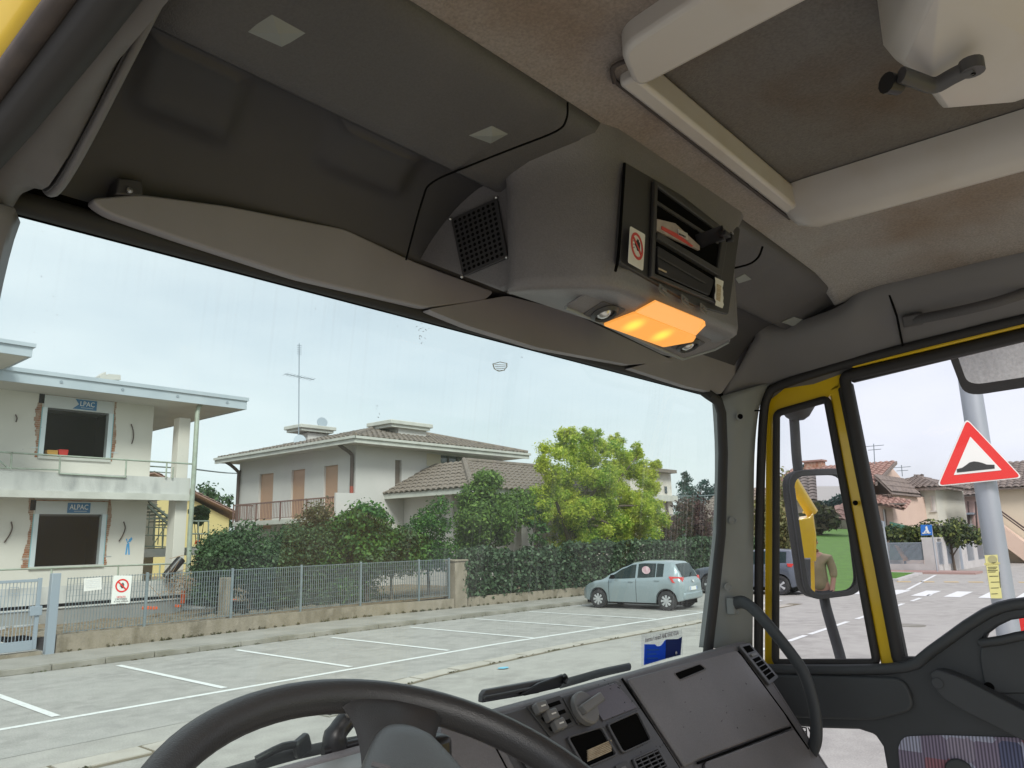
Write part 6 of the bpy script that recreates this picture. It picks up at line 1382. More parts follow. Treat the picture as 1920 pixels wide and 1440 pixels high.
# ================================================================== CARS
def lin(tab, y):
    if y <= tab[0][0]: return tab[0][1]
    for (a, b), (c, d) in zip(tab, tab[1:]):
        if y <= c:
            t = (y-a)/(c-a); t = t*t*(3-2*t)*.5 + t*.5; return b+(d-b)*t
    return tab[-1][1]
def make_car(name, label, S, paint, loc, rz):
    t = thing(name, label, 'car', (0,0,-ZO))
    y0, y1 = S['len']; ax = S['axles']; R = S['wr']; ra = R+.055
    def zb(y):
        z = S['sill'] + .10*max(0, (y-(y1-.45))/.45) + .12*max(0, ((y0+.4)-y)/.4)
        for a in ax:
            if abs(y-a) < ra: z = max(z, R+math.sqrt(ra*ra-(y-a)**2)*.98)
        return z
    ys = [y0+(y1-y0)*k/96 for k in range(97)]
    def sect(y):
        w, bz, rz_ = lin(S['w'], y), lin(S['belt'], y), lin(S['roof'], y); b0 = zb(y); wr = lin(S['wroof'], y)
        up = max(rz_, bz+.012)
        h = [(w*.90, b0), (w*.975, b0+.02), (w*.995, max(b0+.03, S['sill']+.22)), (w, max(b0+.04, .60)), (w*.985, max(b0+.05, bz-.10)), (w*.965, max(b0+.06, bz-.03)), (w*.925, max(b0+.07, bz))]
        k = max(0.0, min(1.0, (up-bz-.012)/.25)); wt = w*.925*(1-k)*.92 + wr*k
        h += [(w*.925*.35+wt*.65+.0, bz+(up-bz)*.62), (wt, bz+(up-bz)*.90), (wt*.86, bz+(up-bz)*.975), (wt*.5, up), (0, up+.012*(1-k)+.006)]
        return h
    rows = []
    for y in ys:
        h = sect(y); rows.append([V(-x, y, z) for x, z in h] + [V(x, y, z) for x, z in h[-2::-1]])
    b = MB().grid(rows); n = len(rows[0]); b.f += [tuple(range(n)), tuple(len(b.v)-n+q for q in range(n))]; b.m += [0, 0]
    body = b.build('body', paint, t, smooth=40, lift=False)
    MB().box(-.62*S['hw']/.84, .62*S['hw']/.84, y0+.15, y1-.2, .16, .75).build('underbody', M['matblack'], t, lift=False)
    def gx(y, z):   # half width of the skin at height z
        h = sect(y)
        for (xa, za), (xb, zb_) in zip(h[5:], h[6:]):
            if za <= z <= zb_: return xa+(xb-xa)*(z-za)/max(1e-5, zb_-za)
        return h[-4][0]
    for s in (-1, 1):
        for wa, wb in S['glass']:
            rr = []
            for k in range(15):
                y = wa+(wb-wa)*k/14; lo = lin(S['belt'], y)+.022; hi = max(lo+.004, lin(S['roof'], y)-S.get('gtop', .082))
                rr.append([V(s*(gx(y, lo+(hi-lo)*q/5)+.006), y, lo+(hi-lo)*q/5) for q in range(6)])
            MB().grid(rr).build('side_window', S['gm'], t, smooth=60, lift=False)
        for y in S['seams']:
            pts = [V(s*(gx(y, lin(S['belt'], y)-.02)+.004), y, lin(S['belt'], y)-.02)]
            h = sect(y); MB().tube([V(s*(x_+.001), y, z_) for x_, z_ in h[1:7]], .006, 5).build('door_seam', M['matblack'], t, lift=False)
        for y in S['handles']:
            bz = lin(S['belt'], y); x_ = lin(S['w'], y)*.985
            MB().obox(V(s*(x_+.012), y, bz-.085), (.014,0,0), (0,.085,0), (0,0,.016)).build('door_handle', paint, t, bevel=.006, lift=False)
        ym = S['mirror']; bz = lin(S['belt'], ym)
        MB().obox(V(s*(S['hw']+.06), ym, bz+.09), (.08,0,0), (0,.05,0), (0,0,.065)).build('door_mirror', S['mm'], t, bevel=.03, seg=3, lift=False)
        tl = S['tail']; MB().prism([V(s*(lin(S['w'], y)*q+.030), y, z) for y, z, q in tl], (-s*.16,0,0)).build('tail_light', M['tail'], t, bevel=.01, lift=False)
        for i_, a in enumerate(ax):
            c = V(s*(S['hw']-.10), a, R); wh = MB().lathe(c, (s,0,0), [(R*.60,.10),(R*.66,.112),(R*.93,.10),(R,.05),(R,-.08),(R*.9,-.1)], 32).build('wheel', M['tyre'], t, smooth=40, lift=False)
            MB().lathe(c, (s,0,0), [(.0001,.085),(R*.5,.085),(R*.58,.10),(R*.62,.10)], 32).build('rim', M['rimdark'] , wh, smooth=50, lift=False)
            for q in range(S['spokes']):
                an = q*2*math.pi/S['spokes']; u = V(0, math.cos(an), math.sin(an)); v = V(0, -math.sin(an), math.cos(an)); cc = c + V(s*.09,0,0)
                MB().prism([cc+u*R*.10-v*R*.07, cc+u*R*.58-v*R*.125, cc+u*R*.60, cc+u*R*.58+v*R*.125, cc+u*R*.10+v*R*.07], V(s*.018,0,0)).build('spoke', M['rim'], wh, bevel=.006, lift=False)
            MB().disc(c+V(s*.09,0,0), (s,0,0), R*.16, .025, 14).build('hub_cap', M['rim'], wh, lift=False)
    rw = [[V(x_*(lin(S['wroof'], y)*.88+.06*(lin(S['roof'],(S['rw'][1]))-lin(S['roof'], y))), y-.016, lin(S['roof'], y)+.010-.02*abs(x_)**3) for x_ in (-1,-.8,-.4,0,.4,.8,1)] for y in [S['rw'][0]+(S['rw'][1]-S['rw'][0])*k/8 for k in range(9)]]
    MB().grid(rw).build('rear_window', S['gm'], t, smooth=60, lift=False)
    ww = [[V(x_*(lin(S['wroof'], y)*.92+.05), y+.012, lin(S['roof'], y)+.008-.02*abs(x_)**3) for x_ in (-1,-.8,-.4,0,.4,.8,1)] for y in [S['ws'][0]+(S['ws'][1]-S['ws'][0])*k/8 for k in range(9)]]
    MB().grid(ww).build('windscreen', S['gm'], t, smooth=60, lift=False)
    zp = S['plate']; yp = y0-.012
    pl_ = MB().box(-.26,.26,yp-.012,yp+.05,zp-.055,zp+.055).build('number_plate', M['signwhite'], t, lift=False)
    for s in (-1,1): MB().box(s*.235-.02,s*.235+.02,yp-.016,yp-.0115,zp-.05,zp+.05).build('plate_band', M['signblue'], pl_, lift=False)
    MB().tube([V(-.02,S['rw'][0]-.03,lin(S['roof'],S['rw'][0])+.01), V(.22,S['rw'][0]+.02,lin(S['roof'],S['rw'][0]+.05)+.03)], .012, 6).build('rear_wiper', M['black'], t, lift=False)
    MB().box(-lin(S['w'],y0+.1)*.9, lin(S['w'],y0+.1)*.9, y0-.035, y0+.12, S['sill']+.12, S['sill']+.34).build('rear_bumper', S['bump'] or paint, t, bevel=.05, seg=3, lift=False)
    for s in (-1,1): MB().lathe(V(s*lin(S['w'],y1-.22)*.80, y1-.25, lin(S['belt'],y1-.3)-.10), (s*.3,.9,.3), [(.0001,.07),(.06,.055),(.10,.0),(.11,-.06)], 14).build('headlight', M['chrome'], t, smooth=60, lift=False)
    MB().lathe(V(0,y0-.02,lin(S['belt'],y0+.05)-.02), (0,-1,.2), [(.0001,.02),(.04,.018),(.05,0)], 14).build('badge', M['chrome'], t, lift=False)
    t.location = Vector(loc) + V(0,0,ZO); t.rotation_euler = (0,0,rz)
    return t
M.update(tail=mat('red tail lamp', (.55,.02,.015), .2, coat=.6), tyre=mat('tyre rubber', (.025,.025,.026), .8), rim=mat('silver hub cap', (.55,.56,.57), .35, .5), rimdark=mat('dark wheel disc', (.05,.05,.055), .6),  # wheel disc behind the spokes is plain dark grey
    silver=mat('silver blue paint', (.30,.365,.385), .35, .45, coat=.7), slate=mat('slate blue paint', (.09,.105,.135), .35, .3, coat=.7),
    carglass=mat('car glass', (.012,.025,.025), .1, spec=.22), clad=mat('grey wheel arch cladding', (.05,.05,.055), .7))
yaris = dict(len=(-.56,3.20), axles=(0,2.46), wr=.30, hw=.845, sill=.21,
    w=[(-.56,.66),(-.45,.77),(-.2,.83),(.4,.845),(2.0,.845),(2.6,.825),(2.95,.75),(3.12,.63),(3.20,.50)],
    belt=[(-.56,.86),(-.4,1.0),(0,1.02),(.8,.98),(1.6,.94),(2.2,.93),(2.55,.88),(2.85,.79),(3.05,.68),(3.20,.50)],
    roof=[(-.56,.86),(-.48,1.0),(-.36,1.22),(-.24,1.42),(-.10,1.495),(.3,1.525),(.8,1.53),(1.2,1.485),(1.55,1.36),(1.95,1.15),(2.3,.95),(2.45,.90),(3.2,.45)],
    wroof=[(-.56,.60),(-.2,.58),(.5,.60),(1.2,.60),(1.6,.62),(2.2,.68)], glass=[(.10,.34),(.37,1.0),(1.08,2.06)], seams=[1.04,.08,2.02], handles=[.95,.28][::1], mirror=1.85, gm=M['carglass'], mm=M['matblack'],
    tail=[(-.50,1.03,.92),(-.12,1.05,.985),(-.24,.86,1.0),(-.53,.79,.90)], spokes=8, rw=(-.47,-.22), ws=(1.27,2.2), plate=.66, bump=None)
yaris['seams'] = [1.04, 2.04]; yaris['handles'] = [1.22, .30]
car1 = make_car('hatchback_car', 'small silver-blue hatchback parked nose to the kerb by the ivy hedge', yaris, M['silver'], (22.0+.74,12.72,-ZO), math.radians(4.5))
car1['group'] = 'parked cars'
_q = [V(-.795,.52,1.12), V(-.795,.86,1.12), V(-.70,.86,1.38), V(-.70,.52,1.38)]
_shade = mat('pink printed sun shade', (.55,.30,.36), .8, var=(.75,.6,.62), vs=9)
_c = V(-.758,.68,1.24)
MB().prism([_c + V(.0-.28*.15*math.sin(a*.5236), .15*math.cos(a*.5236), .125*math.sin(a*.5236)) + V(.28*.125*math.sin(a*.5236)*1.0,0,0) for a in range(12)], (-.004,0,0)).build('sun_shade', _shade, car1, lift=False).location = (-.0,0,0)
for o_ in car1.children:
    if o_.name.startswith('sun_shade'):
        me = o_.data
        for v in me.vertices: v.co = Vector((v.co.x, v.co.y, v.co.z)) + car1.location
suv = dict(len=(-.85,3.72), axles=(0,2.74), wr=.36, hw=.92, sill=.28,
    w=[(-.85,.74),(-.7,.86),(-.4,.91),(.4,.92),(2.3,.92),(3.1,.88),(3.45,.80),(3.62,.70),(3.72,.55)],
    belt=[(-.85,.95),(-.7,1.16),(-.2,1.17),(.8,1.12),(2.0,1.07),(2.5,1.06),(2.9,1.0),(3.3,.95),(3.6,.82),(3.72,.65)],
    roof=[(-.85,.95),(-.78,1.16),(-.62,1.40),(-.48,1.60),(-.35,1.67),(.3,1.70),(.9,1.69),(1.4,1.62),(1.9,1.38),(2.35,1.12),(2.5,1.07),(3.72,.6)],
    wroof=[(-.85,.66),(-.4,.64),(.5,.66),(1.4,.66),(2.2,.74)], glass=[(-.28,.20),(.24,1.10),(1.2,2.25)], seams=[1.15,.12,2.3], handles=[1.4,.35], mirror=2.1, gm=M['carglass'], mm=M['slate'],
    tail=[(-.72,1.15,.95),(-.32,1.17,1.0),(-.36,1.05,1.0),(-.78,.98,.93)], spokes=5, rw=(-.76,-.46), ws=(1.5,2.3), plate=.80, bump=M['clad'])
car2 = make_car('suv_car', 'dark slate SUV parked beyond the silver hatchback behind the windscreen pillar', suv, M['slate'], (29.1+.80,11.95,-ZO), math.radians(6)); car2['group'] = 'parked cars'

# ================================================================== STREET TO THE RIGHT
def simple_house(name, label, x0, x1, y0, y1, z1, wall_m, cat='house'):
    t = thing(name, label, cat, ((x0+x1)/2,(y0+y1)/2,G)); MB().box(x0,x1,y0,y1,G,z1).build('wall', M[wall_m], t); return t
def win(t, face, px0, py0, px1, py1, m_='darkglass', frame='gutter', d=.06):
    a, b_ = P(px0, py0, x=face), P(px1, py1, x=face)
    w = MB().box(face-d,face+.02,b_.y,a.y,b_.z,a.z).build('window', M[m_], t)
    MB().box(face-d-.05,face+.02,b_.y-.08,a.y+.08,b_.z-.1,b_.z-.002).build('sill', M[frame], w); MB().box(face-d-.03,face-d+.001,(a.y+b_.y)/2-.04,(a.y+b_.y)/2+.04,b_.z,a.z).build('mullion', M[frame], w); return w
# peach house
xp = 50.0
pe = thing('peach_house', 'peach rendered house with red tiled roof behind the corner fence', 'house', (55,14,G))
ya, yb = P(1440,900,x=xp).y, P(1648,900,x=xp).y; yc = P(1692,940,x=xp).y
ez = P(1600,905,x=xp).z
MB().box(xp,xp+9,yb+.5,ya,G,ez).build('wall', M['peach'], pe)
MB().box(xp+.02,xp+8,yc+.6,yb+.52,G,P(1690,925,x=xp).z).build('wall', M['peach'], pe)
rz_ = P(1648,867,x=xp+4.5).z
tiled([V(xp-.6,yb,ez-.1), V(xp-.6,ya,ez-.1), V(xp+4.5,ya,rz_), V(xp+4.5,yb,rz_)], (-1,0,-.4), 'redtile', pe, tw=.36, tl=.45)
MB().prism([V(xp-.6,yb-.02,ez-.3), V(xp+4.5,yb-.02,rz_-.2), V(xp+4.5,yb-.02,rz_), V(xp-.6,yb-.02,ez-.1)], (0,.1,0)).build('verge_board', M['tile2'], pe)
MB().prism([V(xp,yb+.5,ez-.1), V(xp+4.5,yb+.5,rz_-.15), V(xp+9,yb+.5,ez-.1)], (0,.1,0)).build('gable', M['peach'], pe)
g0, g1 = P(1640,890,x=xp-.4), P(1677,926,x=xp-.4)
tiled([V(xp-.5,g0.y,g0.z), V(xp-.5,g1.y,g1.z), V(xp+6,g1.y,g1.z), V(xp+6,g0.y,g0.z)], (0,-1,-.6), 'tile2', pe, tw=.36, tl=.45)
k0, k1 = P(1640,935,x=xp-1.0), P(1697,951,x=xp-1.0)
tiled([V(xp-1.3,k0.y,k0.z-.2), V(xp-1.3,k1.y,k1.z-.1), V(xp+.05,k1.y,k1.z+.35), V(xp+.05,k0.y,k0.z+.35)], (-1,0,-.35), 'redtile', pe, tw=.3, tl=.4)
MB().box(xp-1.3,xp,k1.y,k0.y,k0.z-.42,k0.z-.32).build('canopy_beam', M['tile2'], pe)
chp = P(1524,874,x=xp+4); MB().box(xp+4,xp+4.8,chp.y-.6,chp.y+.6,chp.z-1,chp.z+.3).build('chimney', M['brick'], pe); MB().box(xp+3.9,xp+4.9,chp.y-.7,chp.y+.7,chp.z+.3,chp.z+.42).build('chimney_cap', M['redtile'], pe)
win(pe, xp, 1655, 955, 1664, 990, 'shutter2'); win(pe, xp, 1600, 915, 1625, 950, 'shutter2'); win(pe, xp, 1500, 925, 1522, 960, 'shutter2')
# pale green-white house
xm = 58.0
mi_ = thing('pale_green_house', 'pale green rendered house with brown hip roof behind the clipped trees', 'house', (63,13,G))
ya, yb = P(1664,950,x=xm).y, P(1757,950,x=xm).y; ez = P(1700,916,x=xm).z
MB().box(xm,xm+9,yb,ya,G,ez).build('wall', M['mint'], mi_)
r0 = P(1680,893,x=xm+4).z
A2, B2, C2, D2 = V(xm-.7,ya+1.2,ez), V(xm-.7,yb-.8,ez), V(xm+9.5,yb-.8,ez), V(xm+9.5,ya+1.2,ez); r1_, r2_ = V(xm+4.5,ya-1.5,r0), V(xm+4.5,(ya+yb)/2+.6,r0)
tiled([A2,B2,r2_,r1_], (-1,0,-.3), 'tile2', mi_, tw=.36, tl=.45); tiled([B2,C2,r2_], (0,-1,-.3), 'tile2', mi_, tw=.36, tl=.45); tiled([D2,A2,r1_], (0,1,-.3), 'tile2', mi_, tw=.36, tl=.45)
MB().box(xm-.75,xm-.6,yb-.8,ya+1.2,ez-.22,ez-.02).build('gutter_board', M['tile2'], mi_)
win(mi_, xm, 1744, 930, 1755, 957, 'whitewash'); MB().tube([P(1720,918,x=xm-.15), P(1726,930,x=xm-.1), P(1731,985,x=xm-.1)], .08, 6).build('downpipe', M['pipe'], mi_)
# pink house with balcony
xk = 70.0
pk_ = thing('pink_house', 'pink house with grey railed balcony left of the sign post', 'house', (74,11,G))
ya, yb = P(1768,950,x=xk).y, P(1836,950,x=xk).y; ez = P(1800,930,x=xk).z
MB().box(xk,xk+9,yb,ya,G,ez).build('wall', M['pink'], pk_)
tiled([V(xk-.7,ya+.6,ez), V(xk-.7,yb-.5,ez), V(xk+4.5,yb+1,ez+1.9), V(xk+4.5,ya-1,ez+1.9)], (-1,0,-.4), 'tile2', pk_, tw=.4, tl=.5)
bz_ = P(1790,984,x=xk-1).z; bb = MB().box(xk-1.2,xk,P(1825,980,x=xk).y,P(1770,980,x=xk).y,bz_-.2,bz_).build('balcony', M['gate'], pk_)
for q in range(6): MB().box(xk-1.2,xk-1.15,P(1812,980,x=xk).y,P(1772,980,x=xk).y,bz_+.12+.17*q,bz_+.2+.17*q).build('slat', M['gate'], bb)
for px in (1806,1815,1829): MB().tube([P(px,940,x=xk-.3), P(px+4,1010,x=xk-.3)], .07, 6).build('downpipe', M['pipe'], pk_)
MB().box(xk-.8,xk,P(1828,960,x=xk).y,P(1772,960,x=xk).y,P(1800,962,x=xk).z-.15,P(1800,962,x=xk).z).build('balcony_head', M['gate'], pk_)
win(pk_, xk, 1815, 970, 1826, 1000, 'whitewash')
# cream house at the edge
xc = 60.0
cr = thing('cream_house', 'cream house with brown roof and outside stair right of the sign post', 'house', (65,4,G))
ya, yb = P(1856,950,x=xc).y, P(2050,950,x=xc).y; ez = P(1900,915,x=xc).z
MB().box(xc,xc+9,yb,ya,G,ez).build('wall', M['cream'], cr)
tiled([V(xc-.7,ya+1.3,ez), V(xc-.7,yb,ez), V(xc+4.5,yb,ez+2.0), V(xc+4.5,ya-.6,ez+2.0)], (-1,0,-.4), 'tile2', cr, tw=.4, tl=.5)
s0, s1 = P(1868,978,x=xc-1.4), P(1925,1020,x=xc-1.4)
MB().prism([s0, s1, s1+V(0,0,-1.3), s0+V(0,0,-1.3)], (1.3,0,0)).build('stair_flank', M['peach'], cr)
MB().tube([s0+V(0,0,1.0), s1+V(0,0,1.0)], .05, 6).build('handrail', M['pipe'], cr); MB().tube([s0+V(0,0,.8), s1+V(0,0,.8)], .04, 6).build('handrail', M['pipe'], cr)
# fence line on the far corner: plinth with pillars and grilles
xw = 47.0
cf = thing('corner_fence', 'low concrete wall with pillars and steel grilles around the corner garden', 'fence', (xw,10,G))
def wpt(px): 
    t = max(0, (px-1762)/160); x = xw + (18*t**1.3 if px > 1762 else 0); return P(px, 1070, x=x)
def seg(pa, pb, h0, h1, name, m_, th=.12):
    a, b_ = wpt(pa), wpt(pb); d = V(b_.x-a.x, b_.y-a.y, 0); n = V(-d.y, d.x, 0).normalized()*th
    return MB().prism([V(a.x,a.y,G+h0), V(b_.x,b_.y,G+h0), V(b_.x,b_.y,G+h1), V(a.x,a.y,G+h1)], n).build(name, M[m_], cf)
pts_ = [1648,1660,1735,1762,1772,1778,1802,1808,1815,1828,1834,1842,1880,1895,1912,1930]
seg(1645,1735,0,.42,'plinth','concrete'); seg(1762,1806,0,.42,'plinth','concrete'); seg(1815,1850,0,.42,'plinth','concrete'); seg(1850,1990,0,.42,'plinth','concrete')
for a, b_ in ((1735,1762),(1772,1780),(1789,1803),(1808,1818),(1830,1838),(1886,1896),(1914,1926),(1646,1658)): seg(a, b_, 0, 1.75, 'pillar', 'concrete', .3); seg(a-1, b_+1, 1.75, 1.84, 'pillar_cap', 'gutter', .36)
for a, b_ in ((1658,1735),(1762,1772),(1780,1789),(1818,1830),(1838,1850)):
    q = MB(); n = int((b_-a)/2.2)+2
    for k in range(n):
        p = wpt(a+(b_-a)*k/(n-1)); q.box(p.x+.05,p.x+.08,p.y-.015,p.y+.015,G+.4,G+1.55)
    p, r = wpt(a), wpt(b_); q.tube([V(p.x+.06,p.y,G+1.55), V(r.x+.06,r.y,G+1.55)], .025, 5); q.build('grille', M['gate'], cf, kind='stuff')
for a, b_ in ((1850,1886),(1896,1914),(1926,1985)):
    for k in range(5): seg(a, b_, .55+.26*k, .72+.26*k, 'slat', 'gutter', .05)
seg(1803,1808,0,1.6,'side_gate','gate',.06)
nt_ = MB().prism([P(1668,978,x=49.2), P(1742,995,x=49.2), P(1742,1050,x=49.2), P(1668,1050,x=49.2)], (.03,0,0)).build('shade_net', M['net']); tag(nt_, 'green shade net hung behind the clipped trees', 'net')
sl_ = MB().prism([P(1677,1022,x=48.3), P(1683,1022,x=48.3), P(1702,1052,x=48.3), P(1694,1052,x=48.3)], (.4,0,0)).build('play_slide', mat('orange slide', (.7,.3,.05), .5)); tag(sl_, 'orange garden slide behind the corner fence grille', 'slide')
for i_, (px, py, rx, lab) in enumerate(((1690,1008,1.7,'left clipped flat-topped tree in the corner garden'),(1782,1003,1.5,'right clipped flat-topped tree in the corner garden'),(1732,1012,1.0,'small clipped tree behind the blue sign'))):
    c = P(px, py, x=48.6); tree('clipped_tree', lab, (c.x,c.y,G), clumpy((c.x,c.y,c.z), (rx*.8,rx,.62), 16, .45, 300+i_), 2600, .24, L_cloth, trunk=.08, group='clipped trees in the corner garden', seed=30+i_)
c = P(1905,1003,x=66); tree('red_shrub', 'reddish clipped shrub over the slatted fence', (c.x,c.y,G), clumpy((c.x,c.y,c.z), (1.5,2.2,.8), 12, .7, 320), 1500, .3, L_purple, 'shrub', .1)
c = P(1470,985,x=40); tree('willow', 'pale olive feathery tree seen through the quarter light', (c.x,c.y,G), clumpy((c.x,c.y,c.z), (2.0,1.6,2.6), 26, .8, 330), 7000, .22, leaf_mat('olive willow leaves', (.16,.18,.07), (.24,.25,.10), (.20,.15,.07)), trunk=.16, shell=.3)
# verge island and pavements
isl = struct(MB().prism([V(38.5,10.2,G+.10), V(44.5,10.6,G+.10), V(45.5,14,G+.10), V(39.5,14,G+.10)], (0,0,-.10)).build('island_kerb', M['concrete']))
struct(MB().add([V(39.0,10.45,G+.105), V(44.2,10.9,G+.105), V(45,14,G+.105), V(40,14,G+.105)], [(0,1,2,3)]).build('island_grass', M['grass']))
struct(MB().box(45.0,46.9,8.3,14,G,G+.10).build('far_pavement', mat('red pavement', (.36,.24,.21), .9)))
# blue cycle sign, bus-stop post, barrier
bs = thing('blue_sign', 'square blue sign with white crossing figure on a thin post', 'sign', (45.5,P(1755,1069,x=45.5).y,G))
p0_ = P(1746,985,x=45.5); MB().tube([V(45.55,P(1757,1068,x=45.5).y,G), V(45.55,P(1745,983,x=45.5).y,P(1745,983,x=45.5).z)], .04, 6).build('post', M['steelpole'], bs)
q = [P(x, y, x=45.45) for x, y in ((1726,984),(1747,984),(1748,1003),(1727,1004))]; MB().prism(q, (.03,0,0)).build('plate', M['signblue'], bs)
fg = MB()
for pl_ in ([(1735,988),(1738,986),(1740,993),(1736,994)], [(1735,994),(1740,993),(1744,1000),(1741,1001)], [(1735,994),(1737,994),(1733,1001),(1730,1001)], [(1729,999),(1745,998),(1745,999.5),(1729,1000.5)]): fg.prism([P(x, y, x=45.44) for x, y in pl_], (-.01,0,0))
fg.build('figure', M['signwhite'], bs)
pp_ = thing('signpost', 'thin leaning grey post with a small plate by the corner fence', 'post', P(1668,1072,x=44))
MB().tube([P(1669,1073,x=44), P(1663,1030,x=44), P(1655,978,x=44)], .05, 8).build('post', M['steelpole'], pp_)
MB().prism([P(1652,976,x=44), P(1659,978,x=44), P(1660,988,x=44), P(1654,987,x=44)], (.02,0,0)).build('plate', M['gate'], pp_)
MB().tube([P(1652,1043,x=44), P(1666,1042,x=44), P(1668,1072,x=44)], .03, 6).build('barrier_rail', M['gate'], pp_)
# antennas on the far roofs
for i_, (px, y0_, y1_, x_, lab) in enumerate(((1640,870,832,53.5,'thin aerial mast on the peach house roof'),(1692,893,872,62,'small aerial on the pale green house roof'))):
    a = MB().tube([P(px,y0_,x=x_), P(px-2,y1_,x=x_)], .03, 5); p = P(px-1, y1_+4, x=x_); a.tube([p+V(0,-.6,0), p+V(0,.6,0)], .02, 4); a.tube([p+V(0,-.4,-.25), p+V(0,.4,-.25)], .02, 4); tag(a.build('aerial', M['galv']), lab, 'aerial')
for i_, (px, py, x_) in enumerate(((1905,868,75),(1480,880,75))):
    c = P(px, py, x=x_); tree('far_tree', ('dark tree top above the cream house roof','distant dark tree above the red tiled roof')[i_], (c.x,c.y,G), clumpy((c.x,c.y,c.z-1.8), (1.6,2.0,2.0), 8, .9, 350+i_), 1200, .5, L_conif, trunk=.2)
# low wooded hills far off
hl = MB(); rows = []
for k in range(41):
    a = math.radians(-30+130*k/40); r = 420; h = 6+5*math.sin(k*.7)+4*math.sin(k*1.9+1); rows.append([V(r*math.cos(a), r*math.sin(a), G), V((r+40)*math.cos(a), (r+40)*math.sin(a), h), V((r+120)*math.cos(a), (r+120)*math.sin(a), G)])
struct(hl.grid(rows).build('hills', mat('far wooded hill', (.06,.09,.08), 1.0, var=(.04,.065,.06), vs=.05), smooth=60))

# ---- lamp post with the bump warning sign and yellow notice
PXp, PYp = 5.95, .88
lpst = thing('lamp_post', 'grey galvanised lamp post outside the passenger door', 'lamp post', (PXp,PYp,G))
top_ = P(1800,600,x=PXp); bot_ = P(1893,1200,x=PXp)
d_ = top_-bot_; bt = bot_ + d_*((G-bot_.z)/d_.z); tp = bot_ + d_*((5.0-bot_.z)/d_.z)
MB().tube([bt, bt.lerp(tp,.5), tp], [.072,.067,.058], 24).build('shaft', M['steelpole'], lpst, smooth=60)
MB().disc(bt+V(0,0,.0), (0,0,1), .2, .03, 20).build('base_plate', M['steelpole'], lpst)
bsn = thing('warning_sign', 'triangular red bordered speed bump warning sign on the lamp post', 'sign', P(1838,850,x=PXp-.12))
SGx = PXp-.13
def sgp(px, py, off=0.0):
    return PP(px, py, P(1838,870,x=SGx), V(-.93,-.37,0), off)
tri = [sgp(1812,784), sgp(1918,896), sgp(1757,912)]
sn = V(-.93,-.37,0).normalized()
MB().prism(rpoly(tri, .035, 5), -sn*.012).build('back_plate', M['signwhite'], bsn)
c3 = sum(tri, V(0,0,0))/3
t2 = [c3+(p-c3)*.955+sn*.001 for p in tri]; t3 = [c3+(p-c3)*.56+sn*.001 for p in tri]
MB().prism(rpoly(t2, .03, 5), sn*.0015).build('red_border', M['signred'], bsn)
MB().prism(rpoly(t3, .004, 2), sn*.004).build('white_field', M['signwhite'], bsn)
bump = [sgp(x, y, .006) for x, y in ((1794,879.5),(1794.5,886),(1865,878.5),(1864.5,871.5),(1850,871),(1842,868),(1834,866),(1826,865),(1818,867),(1810,873),(1804,877))]
MB().prism(bump, sn*.0015).build('bump_symbol', M['blackprint'], bsn)
yn = thing('yellow_notice', 'long yellow paper notice strapped to the lamp post', 'notice', P(1866,1090,x=PXp-.08))
def ynp(px, py, o=0.0): return P(px, py, x=PXp-.078-o)
MB().prism([ynp(1846,1041), ynp(1870,1040), ynp(1879,1122), ynp(1858,1122)], (.003,0,0)).build('sheet', M['ypaper'], yn)
MB().prism([ynp(1845,1056,.002), ynp(1874,1054,.002), ynp(1875,1058,.002), ynp(1846,1060,.002)], (.003,0,0)).build('tape', mat('tape', (.6,.55,.2), .3), yn)
MB().disc(ynp(1861,1049,.001), (-1,0,0), .026, .001, 16).build('stamp', mat('grey stamp', (.42,.40,.2), .8), yn)
for k, (x0, x1) in enumerate(((1852,1870),(1853,1868),(1852,1871),(1853,1867),(1855,1872),(1858,1874),(1858,1873),(1859,1871))):
    y_ = 1063+k*3 if k < 4 else 1080+(k-4)*11; MB().prism([ynp(x0,y_,.002), ynp(x1,y_-.4,.002), ynp(x1,y_+.6,.002), ynp(x0,y_+1,.002)], (.0005,0,0)).build('print', M['blackprint'], yn)
MB().prism([ynp(1873,1072,.002), ynp(1874,1072,.002), ynp(1876.5,1102,.002), ynp(1875.5,1102,.002)], (.0005,0,0)).build('ruled_edge', M['blackprint'], yn)
# red roadside box glimpsed through the grip opening
rb_ = P(1914,1175,x=6.6); rbx = thing('red_box', 'glossy red roadside box glimpsed through the door grip opening', 'box', (6.75,rb_.y,G))
MB().box(6.6,6.9,rb_.y-.18,rb_.y+.075,G,rb_.z+.09).build('case', M['signred'], rbx, bevel=.04, seg=3); MB().box(6.59,6.6,rb_.y-.1,rb_.y+.03,rb_.z-.25,rb_.z-.05).build('door', M['signred'], rbx, bevel=.01)

# ================================================================== TRUCK MIRRORS AND WHAT THEY SHOW
MIR0, MIRN = V(2.45,.86,0), V(-.578,-.815,-.032).normalized()
def mq(px, py, off=0.0): return PP(px, py, MIR0, MIRN, off)
def RM(px, py, x=None, y=None, z=None):
    """point of the place that the door mirror shows at this spot"""
    h = mq(px, py); d = ray(px, py).normalized(); r = d - MIRN*(2*d.dot(MIRN))
    k = (x-h.x)/r.x if x is not None else (y-h.y)/r.y if y is not None else (z-h.z)/r.z
    return h + r*k
mir = MB().prism(rpoly([mq(1475,883), mq(1588,878), mq(1618,1112), mq(1510,1126)], .06, 6), -MIRN*.045).build('door_mirror', M['rubber'], truck, bevel=.012, seg=3)
mo = rpoly([mq(1474,882,.004), mq(1589,877,.004), mq(1619,1113,.004), mq(1509,1127,.004)], .06, 6); mi2 = rpoly([mq(1484,893,.004), mq(1581,890,.004), mq(1607,1105,.004), mq(1516,1115,.004)], .05, 6)
MB().ring(mo, mi2, MIRN*.008).build('mirror_rim', M['clad'], mir, bevel=.003)
